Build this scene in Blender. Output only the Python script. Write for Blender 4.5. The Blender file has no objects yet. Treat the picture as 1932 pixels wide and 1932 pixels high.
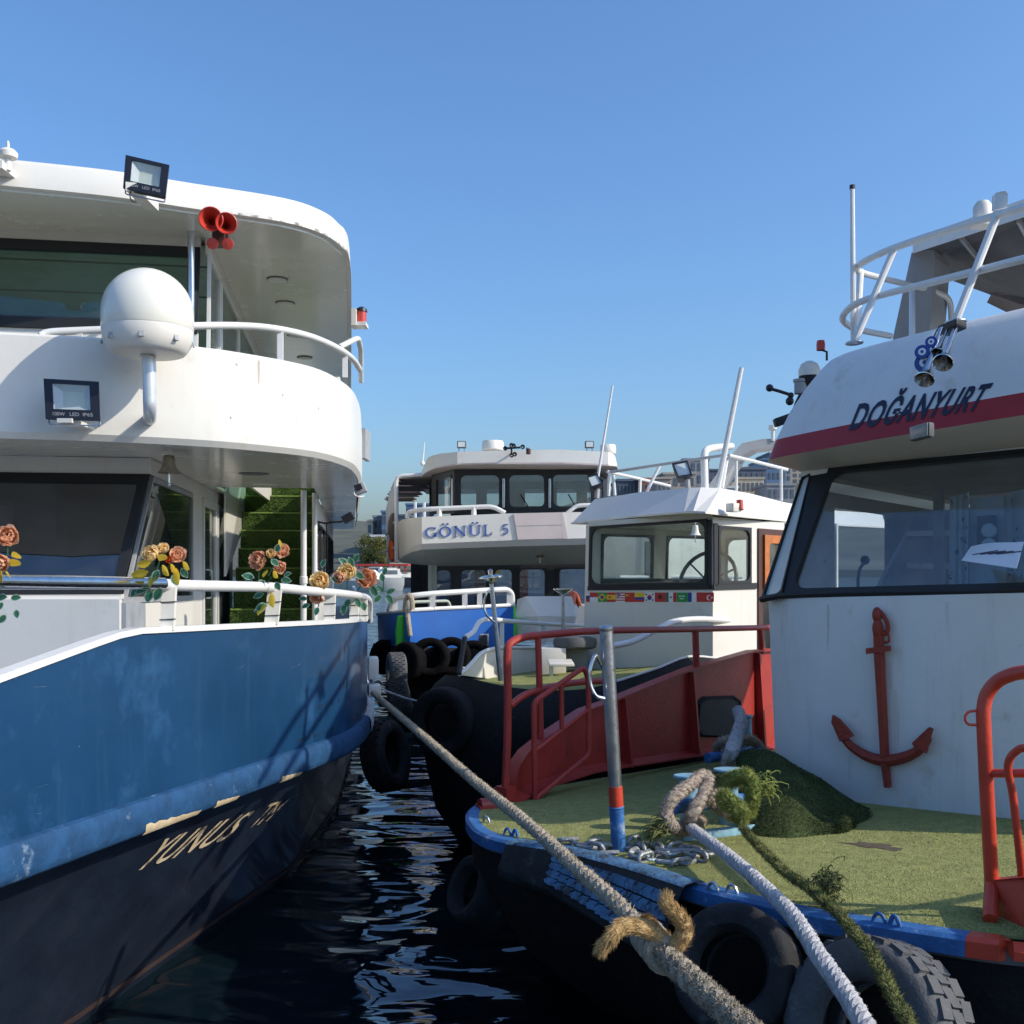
import bpy, bmesh, math, random
from mathutils import Vector, Matrix
from mathutils.bvhtree import BVHTree
R = math.radians
rnd = random.Random(7)
S = bpy.context.scene
COL = S.collection

# ------------------------------------------------------------------ camera, sky, sun, exposure
CZ = 2.65
cam = bpy.data.cameras.new('camera'); cam.sensor_width = 36; cam.lens = 36
cam.shift_y = 94 / 1932; cam.clip_start = 0.05; cam.clip_end = 6000
camo = bpy.data.objects.new('camera', cam); COL.objects.link(camo)
camo.location = (0, 0, CZ); camo.rotation_euler = (R(90), 0, 0)
S.camera = camo
SUN_EL, SUN_AZ = 34.0, 107.0          # azimuth clockwise from +Y (the view direction)
w = bpy.data.worlds.new('World'); S.world = w; w.use_nodes = True
nt = w.node_tree
sky = nt.nodes.new('ShaderNodeTexSky'); sky.sky_type = 'NISHITA'; sky.sun_disc = False
sky.sun_elevation = R(SUN_EL); sky.sun_rotation = R(SUN_AZ)
sky.air_density = 1.3; sky.dust_density = 2.2; sky.ozone_density = 10.0; sky.altitude = 0
bg = nt.nodes['Background']; bg.inputs['Strength'].default_value = 0.15
nt.links.new(sky.outputs[0], bg.inputs['Color'])
sl = bpy.data.lights.new('sun', 'SUN'); sl.energy = 3.15; sl.angle = R(0.5); sl.color = (1, 0.91, 0.77)
so = bpy.data.objects.new('sun', sl); COL.objects.link(so)
so.location = (30, -6, 20)
sd = Vector((math.sin(R(SUN_AZ)) * math.cos(R(SUN_EL)), math.cos(R(SUN_AZ)) * math.cos(R(SUN_EL)), math.sin(R(SUN_EL))))
so.rotation_euler = sd.to_track_quat('Z', 'Y').to_euler()
S.view_settings.view_transform = 'Standard'; S.view_settings.look = 'None'
S.view_settings.exposure = 0.45; S.view_settings.gamma = 1.0
S.view_settings.use_curve_mapping = False
S.render.engine = 'CYCLES'
S.cycles.use_denoising = True
S.cycles.max_bounces = 9; S.cycles.transparent_max_bounces = 12
S.cycles.diffuse_bounces = 4; S.cycles.glossy_bounces = 4
S.cycles.caustics_reflective = False; S.cycles.caustics_refractive = False

# ------------------------------------------------------------------ geometry helpers
F, CX, HY = 1932.0, 966.0, 1060.0      # survey units: where a sight line of the site plan runs
def at(px, py, d): return Vector(((px - CX) / F * d, d, CZ - (py - HY) / F * d))
def wall(p, q):
    """a vertical plane through two plan points -> f(px,py)"""
    (x0, y0), (x1, y1) = p, q
    nx, ny = y1 - y0, x0 - x1; c = nx * x0 + ny * y0
    def f(px, py, off=0.0):
        s = (px - CX) / F
        L = math.hypot(nx, ny)
        return at(px, py, (c + off * L) / (nx * s + ny))
    return f
def onray(px, py, bvh, eps=0.004):
    o = Vector((0, 0, CZ)); d = (at(px, py, 1.0) - o).normalized()
    h = bvh.ray_cast(o, d)
    if h[0] is None: return None
    n = h[1] if h[1].dot(d) < 0 else -h[1]
    return h[0] + n * eps
def lerp(a, b, t): return a + (b - a) * t
def interp(tab, x):
    if x <= tab[0][0]: return tab[0][1]
    for (a, va), (b, vb) in zip(tab, tab[1:]):
        if x <= b: return va + (vb - va) * (x - a) / (b - a)
    return tab[-1][1]
def spline(pts, n=6, closed=False):
    """Catmull-Rom through the points"""
    P = [Vector(p) for p in pts]; out = []; m = len(P)
    for i in range(m if closed else m - 1):
        if closed: a, b, c, d = P[i - 1], P[i], P[(i + 1) % m], P[(i + 2) % m]
        else:
            b, c = P[i], P[i + 1]
            a = P[i - 1] if i else b + (b - c); d = P[i + 2] if i + 2 < m else c + (c - b)
        for k in range(n):
            t = k / n
            out.append(0.5 * (2 * b + (c - a) * t + (2 * a - 5 * b + 4 * c - d) * t * t + (3 * b - a - 3 * c + d) * t ** 3))
    if not closed: out.append(P[-1].copy())
    return out
def rounded(pts, r, n=5):
    """a polyline with its inner corners rounded off"""
    P = [Vector(p) for p in pts]; out = [P[0]]
    for a, b, c in zip(P, P[1:], P[2:]):
        u, v = (a - b), (c - b); k = min(r, u.length * .45, v.length * .45)
        p, q = b + u.normalized() * k, b + v.normalized() * k
        for i in range(n + 1):
            t = i / n; out.append((1 - t) ** 2 * p + 2 * t * (1 - t) * b + t * t * q)
    out.append(P[-1]); return out

class MB:
    def __init__(s): s.v = []; s.f = []; s.m = []; s.mi = 0
    def add(s, vs, fs):
        o = len(s.v); s.v += [Vector(v) for v in vs]
        for f in fs: s.f.append([i + o for i in f]); s.m.append(s.mi)
        return s
    def obox(s, c, ax, ay, az):
        c, ax, ay, az = map(Vector, (c, ax, ay, az)); vs = []
        for k in (-1, 1):
            for j in (-1, 1):
                for i in (-1, 1): vs.append(c + ax * i + ay * j + az * k)
        return s.add(vs, [(0, 2, 3, 1), (4, 5, 7, 6), (0, 1, 5, 4), (2, 6, 7, 3), (0, 4, 6, 2), (1, 3, 7, 5)])
    def box(s, c, sx, sy, sz, rz=0.0):
        ca, sa = math.cos(rz), math.sin(rz)
        return s.obox(c, (ca * sx / 2, sa * sx / 2, 0), (-sa * sy / 2, ca * sy / 2, 0), (0, 0, sz / 2))
    def bbox_bev(s, c, ax, ay, az, bev=0.01):
        """a box with chamfered edges"""
        b = bmesh.new(); t = MB().obox((0, 0, 0), ax, ay, az)
        vs = [b.verts.new(v) for v in t.v]
        for f in t.f: b.faces.new([vs[i] for i in f])
        bmesh.ops.bevel(b, geom=b.edges[:], offset=bev, segments=2, affect='EDGES', profile=.6)
        b.verts.index_update(); c = Vector(c)
        s.add([c + v.co for v in b.verts], [[v.index for v in f.verts] for f in b.faces]); b.free(); return s
    def tube(s, pts, r, n=10, closed=False, caps=True):
        P = [Vector(p) for p in pts]; m = len(P)
        rs = r if isinstance(r, (list, tuple)) else [r] * m
        T = []
        for i in range(m):
            a = P[i - 1] if (i or closed) else P[i]; b = P[(i + 1) % m] if (i < m - 1 or closed) else P[i]
            t = b - a; T.append(t.normalized() if t.length > 1e-9 else Vector((0, 0, 1)))
        up = Vector((0, 0, 1)) if abs(T[0].z) < .9 else Vector((1, 0, 0))
        nrm = (up - T[0] * up.dot(T[0])).normalized(); vs = []
        for i in range(m):
            nrm = nrm - T[i] * nrm.dot(T[i]); nrm.normalize(); bi = T[i].cross(nrm)
            for k in range(n):
                a = 2 * math.pi * k / n; vs.append(P[i] + (nrm * math.cos(a) + bi * math.sin(a)) * rs[i])
        fs = []
        for i in range(m if closed else m - 1):
            j = (i + 1) % m
            for k in range(n): fs.append((i * n + k, i * n + (k + 1) % n, j * n + (k + 1) % n, j * n + k))
        if caps and not closed: fs.append(tuple(range(n))[::-1]); fs.append(tuple((m - 1) * n + k for k in range(n)))
        return s.add(vs, fs)
    def lathe(s, prof, o, axis=(0, 0, 1), n=20, a0=0.0, a1=2 * math.pi):
        """prof: [(radius, height along the axis)]"""
        z = Vector(axis).normalized(); x = z.orthogonal().normalized(); y = z.cross(x); o = Vector(o)
        full = abs(a1 - a0 - 2 * math.pi) < 1e-6; vs = []
        cnt = n if full else n + 1
        for r, h in prof:
            for k in range(cnt):
                a = a0 + (a1 - a0) * k / n; vs.append(o + z * h + (x * math.cos(a) + y * math.sin(a)) * max(r, 1e-4))
        fs = []
        for i in range(len(prof) - 1):
            for k in range(n):
                k2 = (k + 1) % cnt; fs.append((i * cnt + k, i * cnt + k2, (i + 1) * cnt + k2, (i + 1) * cnt + k))
        return s.add(vs, fs)
    def ball(s, c, rx, ry=None, rz=None, n=12, m=8):
        ry = ry or rx; rz = rz or rx; c = Vector(c); vs = []; fs = []
        for i in range(m + 1):
            t = math.pi * i / m
            for k in range(n):
                a = 2 * math.pi * k / n
                vs.append(c + Vector((rx * math.sin(t) * math.cos(a), ry * math.sin(t) * math.sin(a), rz * math.cos(t))))
        for i in range(m):
            for k in range(n): fs.append((i * n + k, (i + 1) * n + k, (i + 1) * n + (k + 1) % n, i * n + (k + 1) % n))
        return s.add(vs, fs)
    def prism(s, poly, vec):
        P = [Vector(p) for p in poly]; v = Vector(vec); n = len(P)
        return s.add(P + [p + v for p in P], [tuple(range(n))[::-1], tuple(range(n, 2 * n))] + [(i, (i + 1) % n, n + (i + 1) % n, n + i) for i in range(n)])
    def loft(s, rows, closed=False):
        n = len(rows[0]); vs = [p for r in rows for p in r]; fs = []
        for i in range(len(rows) - 1):
            for k in range(n if closed else n - 1):
                k2 = (k + 1) % n; fs.append((i * n + k, i * n + k2, (i + 1) * n + k2, (i + 1) * n + k))
        return s.add(vs, fs)
    def slab(s, rows, vec):
        """a lofted sheet given thickness along vec (a vector, or a function of the point)"""
        g = vec if callable(vec) else (lambda p: Vector(vec))
        n = len(rows[0]); m = len(rows)
        s.loft(rows); back = [[Vector(p) + g(Vector(p)) for p in r] for r in rows]
        s.loft([r[::-1] for r in back])
        rim = rows[0] + [r[-1] for r in rows[1:]] + rows[-1][::-1][1:] + [r[0] for r in rows[::-1][1:-1]]
        rim2 = back[0] + [r[-1] for r in back[1:]] + back[-1][::-1][1:] + [r[0] for r in back[::-1][1:-1]]
        return s.loft([rim2, rim], closed=True)
    def quad(s, a, b, c, d): return s.add([a, b, c, d], [(0, 1, 2, 3)])
    def bvh(s): return BVHTree.FromPolygons(s.v, s.f)
    def make(s, name, mats, parent=None, smooth=35, label=None, fix=True):
        me = bpy.data.meshes.new(name)
        me.from_pydata([tuple(v) for v in s.v], [], s.f)
        ms = mats if isinstance(mats, (list, tuple)) else [mats]
        for m in ms: me.materials.append(MAT[m] if isinstance(m, str) else m)
        if len(ms) > 1: me.polygons.foreach_set('material_index', s.m)
        if fix:
            b = bmesh.new(); b.from_mesh(me); bmesh.ops.recalc_face_normals(b, faces=b.faces[:]); b.to_mesh(me); b.free()
        if smooth:
            me.shade_smooth(); me.set_sharp_from_angle(angle=R(smooth))
        o = bpy.data.objects.new(name, me); COL.objects.link(o)
        if parent is not None: child(o, parent)
        if label: o['label'] = label
        return o
def child(o, parent):
    o.parent = parent
    if parent.type == 'EMPTY': o.matrix_parent_inverse = Matrix.Translation(parent.location).inverted()
def thing(name, label, cat, loc=(0, 0, 0), group=None):
    o = bpy.data.objects.new(name, None); COL.objects.link(o); o.location = loc; o.empty_display_size = .2
    o['label'] = label; o['category'] = cat
    if group: o['group'] = group
    return o
def tag(o, label, cat, group=None, kind=None):
    if kind: o['kind'] = kind
    o['label'] = label; o['category'] = cat
    if group: o['group'] = group
    return o
def struct(o): o['kind'] = 'structure'; return o
def share(src, name, parent, mat4):
    """another piece with the same mesh"""
    o = bpy.data.objects.new(name, src.data); COL.objects.link(o); o.matrix_world = mat4
    if parent is not None:
        o.parent = parent
        if parent.type == 'EMPTY': o.matrix_parent_inverse = Matrix.Translation(parent.location).inverted()
        o.matrix_basis = mat4
    return o
def bil(q, s, t):
    bl, br, tr, tl = q
    return bl * ((1 - s) * (1 - t)) + br * (s * (1 - t)) + tr * (s * t) + tl * ((1 - s) * t)
def qn(q):
    n = (q[1] - q[0]).cross(q[3] - q[0]).normalized()
    return n
def toward(n, p):
    """n turned so that it looks at the camera side of p"""
    return n if n.dot(Vector((0, 0, CZ)) - p) > 0 else -n
def panel(mb, q, holes=(), th=0.04):
    """a plate over quad q (bl,br,tr,tl) with rectangular openings given in unit coordinates (s0,t0,s1,t1)"""
    ss = sorted({0.0, 1.0} | {h[0] for h in holes} | {h[2] for h in holes}); ts = sorted({0.0, 1.0} | {h[1] for h in holes} | {h[3] for h in holes})
    n = toward(qn(q), q[0]) * -th
    for s0, s1 in zip(ss, ss[1:]):
        for t0, t1 in zip(ts, ts[1:]):
            sm, tm = (s0 + s1) / 2, (t0 + t1) / 2
            if any(h[0] < sm < h[2] and h[1] < tm < h[3] for h in holes): continue
            mb.quad(bil(q, s0, t0), bil(q, s1, t0), bil(q, s1, t1), bil(q, s0, t1))
            mb.quad(bil(q, s0, t0) + n, bil(q, s1, t0) + n, bil(q, s1, t1) + n, bil(q, s0, t1) + n)
    def rim(a, b): mb.quad(a, b, b + n, a + n)
    rim(q[0], q[1]); rim(q[1], q[2]); rim(q[2], q[3]); rim(q[3], q[0])
    for (s0, t0, s1, t1) in holes:
        c = [bil(q, s0, t0), bil(q, s1, t0), bil(q, s1, t1), bil(q, s0, t1)]
        for i in range(4): rim(c[i], c[(i + 1) % 4])
    return mb
def sub(q, s0, t0, s1, t1): return [bil(q, s0, t0), bil(q, s1, t0), bil(q, s1, t1), bil(q, s0, t1)]
def window(parent, q, fw=.05, r=.06, proud=.015, fmat='gasket', gmat='glass', th=.03, name='window', inset=.01, flabel=None):
    """a framed pane over quad q: a ring frame with rounded inner corners and a glass pane behind it"""
    n = toward(qn(q), q[0]); W = ((q[1] - q[0]).length + (q[2] - q[3]).length) / 2; H = ((q[3] - q[0]).length + (q[2] - q[1]).length) / 2
    r = min(r, W * .3, H * .3); k = 5
    inner = []; outer = []
    for cx, cy, a0 in ((W - fw - r, fw + r, -90), (W - fw - r, H - fw - r, 0), (fw + r, H - fw - r, 90), (fw + r, fw + r, 180)):
        for i in range(k + 1):
            a = R(a0 + 90 * i / k); inner.append((cx + r * math.cos(a), cy + r * math.sin(a)))
            ox = W if math.cos(R(a0 + 45)) > 0 else 0; oy = H if math.sin(R(a0 + 45)) > 0 else 0
            if i == 0: outer.append((inner[-1][0] if abs(math.sin(R(a0))) > .5 else ox, oy if abs(math.sin(R(a0))) > .5 else inner[-1][1]))
            elif i == k: outer.append((inner[-1][0] if abs(math.sin(R(a0 + 90))) > .5 else ox, oy if abs(math.sin(R(a0 + 90))) > .5 else inner[-1][1]))
            else: outer.append((ox, oy))
    m = MB(); P = lambda p, d: bil(q, p[0] / W, p[1] / H) + n * d
    I0 = [P(p, proud) for p in inner]; O0 = [P(p, proud) for p in outer]; I1 = [P(p, proud - th) for p in inner]; O1 = [P(p, proud - th) for p in outer]
    m.loft([O1, O0, I0, I1], closed=True)
    o = m.make(name, fmat, parent, smooth=0, label=flabel)
    g = MB(); c = [P((fw * .4, fw * .4), proud - th + inset), P((W - fw * .4, fw * .4), proud - th + inset), P((W - fw * .4, H - fw * .4), proud - th + inset), P((fw * .4, H - fw * .4), proud - th + inset)]
    g.prism(c, n * -.006); g.make('pane', gmat, o, smooth=0)
    return o
def text_mesh(body, shear=0.0, bold=0.0, gap=1.0):
    cu = bpy.data.curves.new('lettering', 'FONT'); cu.body = body; cu.shear = shear; cu.offset = bold; cu.resolution_u = 3; cu.space_character = gap
    o = bpy.data.objects.new('lettering', cu); COL.objects.link(o)
    dg = bpy.context.evaluated_depsgraph_get(); me = o.evaluated_get(dg).to_mesh()
    bm = bmesh.new(); bm.from_mesh(me); bmesh.ops.triangulate(bm, faces=bm.faces[:])
    bmesh.ops.subdivide_edges(bm, edges=[e for e in bm.edges if e.calc_length() > .25], cuts=1); bmesh.ops.triangulate(bm, faces=bm.faces[:])
    bm.verts.index_update()
    vs = [v.co.copy() for v in bm.verts]; fs = [[v.index for v in f.verts] for f in bm.faces]; bm.free()
    bpy.data.objects.remove(o)
    xs = [v.x for v in vs]; ys = [v.y for v in vs]
    return vs, fs, (min(xs), min(ys), max(xs), max(ys))
def lettering(parent, body, mat, mapf, shear=0, bold=0, name='lettering', relief=None, base=True, label=None, gap=1.0):
    """mapf(s,t): unit text box -> 3D point on the surface. base: t=0 at the baseline and t=1 at cap height"""
    vs, fs, (x0, y0, x1, y1) = text_mesh(body, shear, bold, gap)
    if base: y0, y1 = 0.0, .72
    P = [mapf((v.x - x0) / (x1 - x0), (v.y - y0) / (y1 - y0)) for v in vs]
    ok = [f for f in fs if all(P[i] is not None for i in f)]
    P = [p if p is not None else Vector() for p in P]
    m = MB(); m.add(P, ok)
    if relief: m.add([p + relief for p in P], ok)
    return m.make(name, mat, parent, smooth=0, fix=False, label=label)

# ------------------------------------------------------------------ materials (all procedural)
MAT = {}
def lin(r, g, b):
    return tuple(((c / 255) / 12.92 if c / 255 <= .04045 else ((c / 255 + .055) / 1.055) ** 2.4) for c in (r, g, b))
def mat(name, col, rough=.5, metal=0.0, var=.08, vs=3.0, bump=0.0, bs=60.0, dirt=None, ds=5.0, da=.62, spots=None, ss=40.0, sa=.72, spec=.5, coat=0.0, streak=0.0, scol=(.25, .17, .1), trans=0.0, sub=0.0):
    m = bpy.data.materials.new(name); m.use_nodes = True; N = m.node_tree.nodes; L = m.node_tree.links
    b = N['Principled BSDF']; b.inputs['Roughness'].default_value = rough; b.inputs['Metallic'].default_value = metal
    b.inputs['Specular IOR Level'].default_value = spec
    if coat: b.inputs['Coat Weight'].default_value = coat; b.inputs['Coat Roughness'].default_value = .08
    tc = N.new('ShaderNodeTexCoord'); src = tc.outputs['Object']
    def noise(scale, det=5, rgh=.6, mapping=None):
        n = N.new('ShaderNodeTexNoise'); n.inputs['Scale'].default_value = scale; n.inputs['Detail'].default_value = det; n.inputs['Roughness'].default_value = rgh
        if mapping:
            mp = N.new('ShaderNodeMapping'); mp.inputs['Scale'].default_value = mapping; L.new(src, mp.inputs[0]); L.new(mp.outputs[0], n.inputs['Vector'])
        else: L.new(src, n.inputs['Vector'])
        return n.outputs['Fac']
    def mixc(fac, a, c):
        x = N.new('ShaderNodeMix'); x.data_type = 'RGBA'; L.new(fac, x.inputs[0])
        if isinstance(a, tuple): x.inputs[6].default_value = (*a[:3], 1)
        else: L.new(a, x.inputs[6])
        if isinstance(c, tuple): x.inputs[7].default_value = (*c[:3], 1)
        else: L.new(c, x.inputs[7])
        return x.outputs[2]
    def ramp(fac, a, c):
        r = N.new('ShaderNodeMapRange'); r.inputs[1].default_value = a; r.inputs[2].default_value = c; L.new(fac, r.inputs[0]); return r.outputs[0]
    c = tuple(col)
    out = mixc(ramp(noise(vs), .3, .7), tuple(max(0, k * (1 - var)) for k in c), tuple(min(1, k * (1 + var)) for k in c))
    if streak:
        f = ramp(noise(1.0, 4, .65, (9, 9, .7)), .55, .85); mu = N.new('ShaderNodeMath'); mu.operation = 'MULTIPLY'; mu.inputs[1].default_value = streak; L.new(f, mu.inputs[0])
        out = mixc(mu.outputs[0], out, scol)
    if dirt: out = mixc(ramp(noise(ds, 8, .7), da, da + .12), out, dirt)
    if spots: out = mixc(ramp(noise(ss, 3, .6), sa, sa + .04), out, spots)
    L.new(out, b.inputs['Base Color'])
    rr = N.new('ShaderNodeMapRange'); rr.inputs[3].default_value = max(.02, rough - .07); rr.inputs[4].default_value = min(1, rough + .1); L.new(noise(vs * 2.3), rr.inputs[0]); L.new(rr.outputs[0], b.inputs['Roughness'])
    if bump:
        bp = N.new('ShaderNodeBump'); bp.inputs['Strength'].default_value = bump; bp.inputs['Distance'].default_value = .02; L.new(noise(bs, 6, .6), bp.inputs['Height']); L.new(bp.outputs[0], b.inputs['Normal'])
    if trans: b.inputs['Transmission Weight'].default_value = trans
    MAT[name] = m; return m
def glass(name, tint, refl=.06, rough=.02):
    m = bpy.data.materials.new(name); m.use_nodes = True; N = m.node_tree.nodes; L = m.node_tree.links
    for n in list(N):
        if n.type == 'BSDF_PRINCIPLED': N.remove(n)
    t = N.new('ShaderNodeBsdfTransparent'); t.inputs[0].default_value = (*tint, 1)
    g = N.new('ShaderNodeBsdfGlossy'); g.inputs['Roughness'].default_value = rough
    fr = N.new('ShaderNodeLayerWeight'); fr.inputs['Blend'].default_value = .5
    pw = N.new('ShaderNodeMath'); pw.operation = 'POWER'; pw.inputs[1].default_value = 5; L.new(fr.outputs['Facing'], pw.inputs[0])
    ad = N.new('ShaderNodeMath'); ad.operation = 'MULTIPLY_ADD'; ad.inputs[1].default_value = .85; ad.inputs[2].default_value = .035 + refl; L.new(pw.outputs[0], ad.inputs[0])
    x = N.new('ShaderNodeMixShader'); L.new(ad.outputs[0], x.inputs[0]); L.new(t.outputs[0], x.inputs[1]); L.new(g.outputs[0], x.inputs[2])
    # a little dried salt and dust
    d = N.new('ShaderNodeBsdfDiffuse'); d.inputs[0].default_value = (.45, .47, .48, 1)
    tc = N.new('ShaderNodeTexCoord'); nz = N.new('ShaderNodeTexNoise'); nz.inputs['Scale'].default_value = 3.5; nz.inputs['Detail'].default_value = 8; L.new(tc.outputs['Object'], nz.inputs['Vector'])
    mr = N.new('ShaderNodeMapRange'); mr.inputs[1].default_value = .4; mr.inputs[2].default_value = .8; mr.inputs[3].default_value = .015; mr.inputs[4].default_value = .10; L.new(nz.outputs['Fac'], mr.inputs[0])
    y = N.new('ShaderNodeMixShader'); L.new(mr.outputs[0], y.inputs[0]); L.new(x.outputs[0], y.inputs[1]); L.new(d.outputs[0], y.inputs[2])
    L.new(y.outputs[0], N['Material Output'].inputs['Surface']); MAT[name] = m
WH = (.72, .70, .64)
mat('white', WH, .40, var=.04, vs=1.1, dirt=(.60, .56, .48), ds=1.7, da=.62, streak=.22, scol=(.50, .41, .30), bump=.22, bs=2.6, coat=.12, spots=(.36, .25, .16), ss=34, sa=.775)
mat('white_gloss', (.76, .74, .65), .24, var=.03, vs=.9, bump=.04, bs=3, coat=.25, dirt=(.6, .58, .52), ds=3, da=.7)
mat('white_aged', (.70, .70, .68), .5, var=.06, vs=1.5, dirt=(.56, .52, .44), ds=2.2, da=.60, streak=.42, scol=(.45, .33, .22), bump=.12, bs=22, spots=(.3, .2, .13), ss=30, sa=.75)
mat('white_pipe', (.70, .70, .68), .35, var=.04, vs=9, dirt=(.5, .42, .34), ds=14, da=.68)
mat('cream', (.72, .69, .62), .42, var=.05, dirt=(.5, .44, .36), ds=6, da=.66)
mat('soffit', (.62, .62, .55), .4, var=.05, vs=2)
mat('blue_hull', (.008, .048, .120), .36, var=.16, vs=1.3, dirt=(.022, .085, .19), ds=1.6, da=.55, spots=(.50, .55, .58), ss=22, sa=.765, streak=.35, scol=(.04, .10, .19), bump=.20, bs=2.4, coat=.25)
mat('rub_blue', (.014, .062, .15), .72, spec=.3, var=.3, vs=7, dirt=(.22, .30, .38), ds=6, da=.60, spots=(.70, .62, .46), ss=5, sa=.70, bump=.4, bs=18)
mat('rub_pale', (.50, .52, .54), .6, var=.2, vs=5, dirt=(.22, .3, .42), ds=6, da=.58, bump=.5, bs=20)
mat('black_hull', (.013, .019, .034), .34, var=.3, vs=3, dirt=(.02, .025, .035), ds=3, da=.55, bump=.12, bs=7, coat=.25)
mat('black_rough', (.012, .012, .013), .75, var=.3, vs=5, dirt=(.035, .03, .027), ds=9, da=.6, bump=.8, bs=26, spec=.2)
mat('boot_top', (.05, .03, .028), .6, var=.3)
mat('chrome', (.62, .63, .65), .16, 1.0, var=.1, vs=12, dirt=(.45, .40, .33), ds=22, da=.64, bump=.05, bs=40)
mat('steel', (.50, .51, .52), .34, 1.0, var=.15, vs=16, dirt=(.30, .21, .14), ds=18, da=.58, bump=.1, bs=60)
mat('galvanised', (.62, .65, .68), .32, .35, var=.08, vs=14)
mat('gasket', (.012, .013, .015), .5, var=.2, dirt=(.05, .05, .05), ds=20, da=.66)
mat('black_plastic', (.014, .015, .022), .42, var=.2)
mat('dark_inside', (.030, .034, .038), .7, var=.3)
mat('grey_inside', (.30, .32, .35), .7, var=.2, vs=4)
mat('pale_inside', (.55, .55, .52), .7, var=.15, vs=4, dirt=(.2, .19, .17), ds=10, da=.6)
mat('red_paint', (.36, .033, .024), .42, var=.15, vs=6, dirt=(.20, .03, .025), ds=9, da=.60, spots=(.14, .06, .035), ss=45, sa=.74, bump=.18, bs=40)
mat('red_bright', (.52, .055, .026), .38, var=.12, vs=6, dirt=(.38, .045, .025), ds=8, da=.62, spots=(.2, .07, .04), ss=50, sa=.76, bump=.15, bs=40)
mat('red_stripe', (.34, .020, .022), .4, var=.08, dirt=(.24, .03, .03), ds=6, da=.66)
mat('anchor_red', (.27, .035, .018), .6, var=.25, vs=12, dirt=(.12, .035, .022), ds=22, da=.58, bump=.5, bs=55)
mat('blue_paint', (.03, .13, .34), .6, var=.25, vs=9, dirt=(.34, .38, .42), ds=9, da=.57, spots=(.2, .09, .05), ss=40, sa=.72, bump=.3, bs=45)
mat('teal_paint', (.20, .38, .48), .55, var=.2, vs=9, dirt=(.55, .57, .55), ds=11, da=.60, bump=.3, bs=45)
mat('sky_blue', (.012, .11, .42), .35, var=.10, vs=2, dirt=(.02, .16, .6), ds=4, da=.62, streak=.2, scol=(.01, .06, .3))
mat('glaze', (.60, .62, .60), .22, var=.05)
mat('lime', (.09, .62, .05), .5, var=.1)
mat('navy_letter', (.012, .016, .045), .45, var=.2)
mat('gold_letter', (.66, .54, .36), .5, var=.15, vs=20, dirt=(.06, .06, .07), ds=9, da=.50)
mat('gold_wood', (.62, .50, .32), .7, var=.2, vs=14, dirt=(.25, .17, .1), ds=16, da=.6)
mat('blue_letter', (.07, .14, .42), .5, var=.25, vs=16, dirt=(.45, .5, .6), ds=30, da=.66)
mat('rubber', (.024, .025, .027), .78, spec=.25, var=.3, vs=7, dirt=(.085, .083, .08), ds=8, da=.58, bump=.4, bs=40)
mat('black_tyre', (.007, .007, .008), .9, var=.3, vs=6, bump=1.0, bs=30, spec=.08)
mat('rubber_grey', (.085, .087, .09), .8, var=.2, vs=6, dirt=(.17, .165, .155), ds=9, da=.58, bump=.4, bs=45)
mat('rubber_blue', (.07, .17, .29), .75, var=.3, vs=11, dirt=(.035, .04, .045), ds=12, da=.50, bump=.6, bs=50)
mat('rope_tan', (.44, .37, .27), .95, var=.30, vs=30, dirt=(.25, .21, .16), ds=18, da=.58, bump=.8, bs=160)
mat('rope_gold', (.55, .36, .15), .9, var=.25, vs=40, bump=.7, bs=160)
mat('rope_grey', (.46, .45, .45), .9, var=.25, vs=30, dirt=(.25, .25, .27), ds=20, da=.58, bump=.6, bs=150)
mat('rope_beige', (.46, .37, .29), .95, var=.3, vs=30, dirt=(.24, .19, .15), ds=18, da=.56, bump=.8, bs=150)
mat('rope_moss', (.21, .22, .065), .95, var=.45, vs=24, dirt=(.07, .075, .03), ds=16, da=.52, bump=.8, bs=150)
mat('rope_lime', (.27, .31, .075), .95, var=.35, vs=30, bump=.7, bs=150)
mat('turf_base', (.25, .26, .085), .95, var=.2, vs=12, bump=.5, bs=200)
mat('turf_blade', (.36, .37, .125), .9, var=.25, vs=1.6, dirt=(.25, .23, .10), ds=1.8, da=.56, spec=.1)
mat('turf_dark', (.05, .068, .026), .95, var=.3, vs=5, spec=.1)
mat('hedge_light', (.16, .24, .05), .85, var=.3, vs=30)
mat('hedge_green', (.085, .15, .028), .85, var=.4, vs=40)
mat('chain_steel', (.36, .37, .37), .5, .7, var=.2, vs=20, dirt=(.22, .15, .10), ds=24, da=.56, spots=(.10, .3, .42), ss=14, sa=.60, bump=.4, bs=70)
mat('orange', (.72, .13, .03), .5, var=.1)
mat('orange_wood', (.50, .15, .035), .45, var=.2, vs=10, streak=.3, scol=(.2, .06, .02))
mat('brown', (.07, .025, .018), .5, var=.2)
mat('horn_red', (.50, .045, .028), .35, var=.1, coat=.2)
mat('brass', (.34, .29, .21), .42, .75, var=.25, vs=22, dirt=(.16, .15, .12), ds=20, da=.55)
mat('lamp_glass', (.58, .63, .62), .35, var=.06, coat=.4)
mat('lamp_cell', (.62, .66, .56), .5, var=.1)
mat('grey_plate', (.34, .35, .36), .55, var=.12, dirt=(.22, .19, .16), ds=5, da=.6)
mat('grey_dark', (.10, .105, .11), .7, var=.25, dirt=(.17, .13, .10), ds=7, da=.6)
mat('pinkish', (.66, .56, .52), .45, var=.04)
mat('soffit_shade', (.42, .47, .40), .45, var=.05)  # white under the upper band, its greenish shade put into the colour
mat('tarp', (.15, .12, .11), .8, var=.2)
mat('lamp_dim', (.22, .24, .23), .25, var=.15, vs=20)
mat('worn_brown', (.10, .075, .05), .95, var=.4, vs=30, bump=.5, bs=120)
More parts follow.
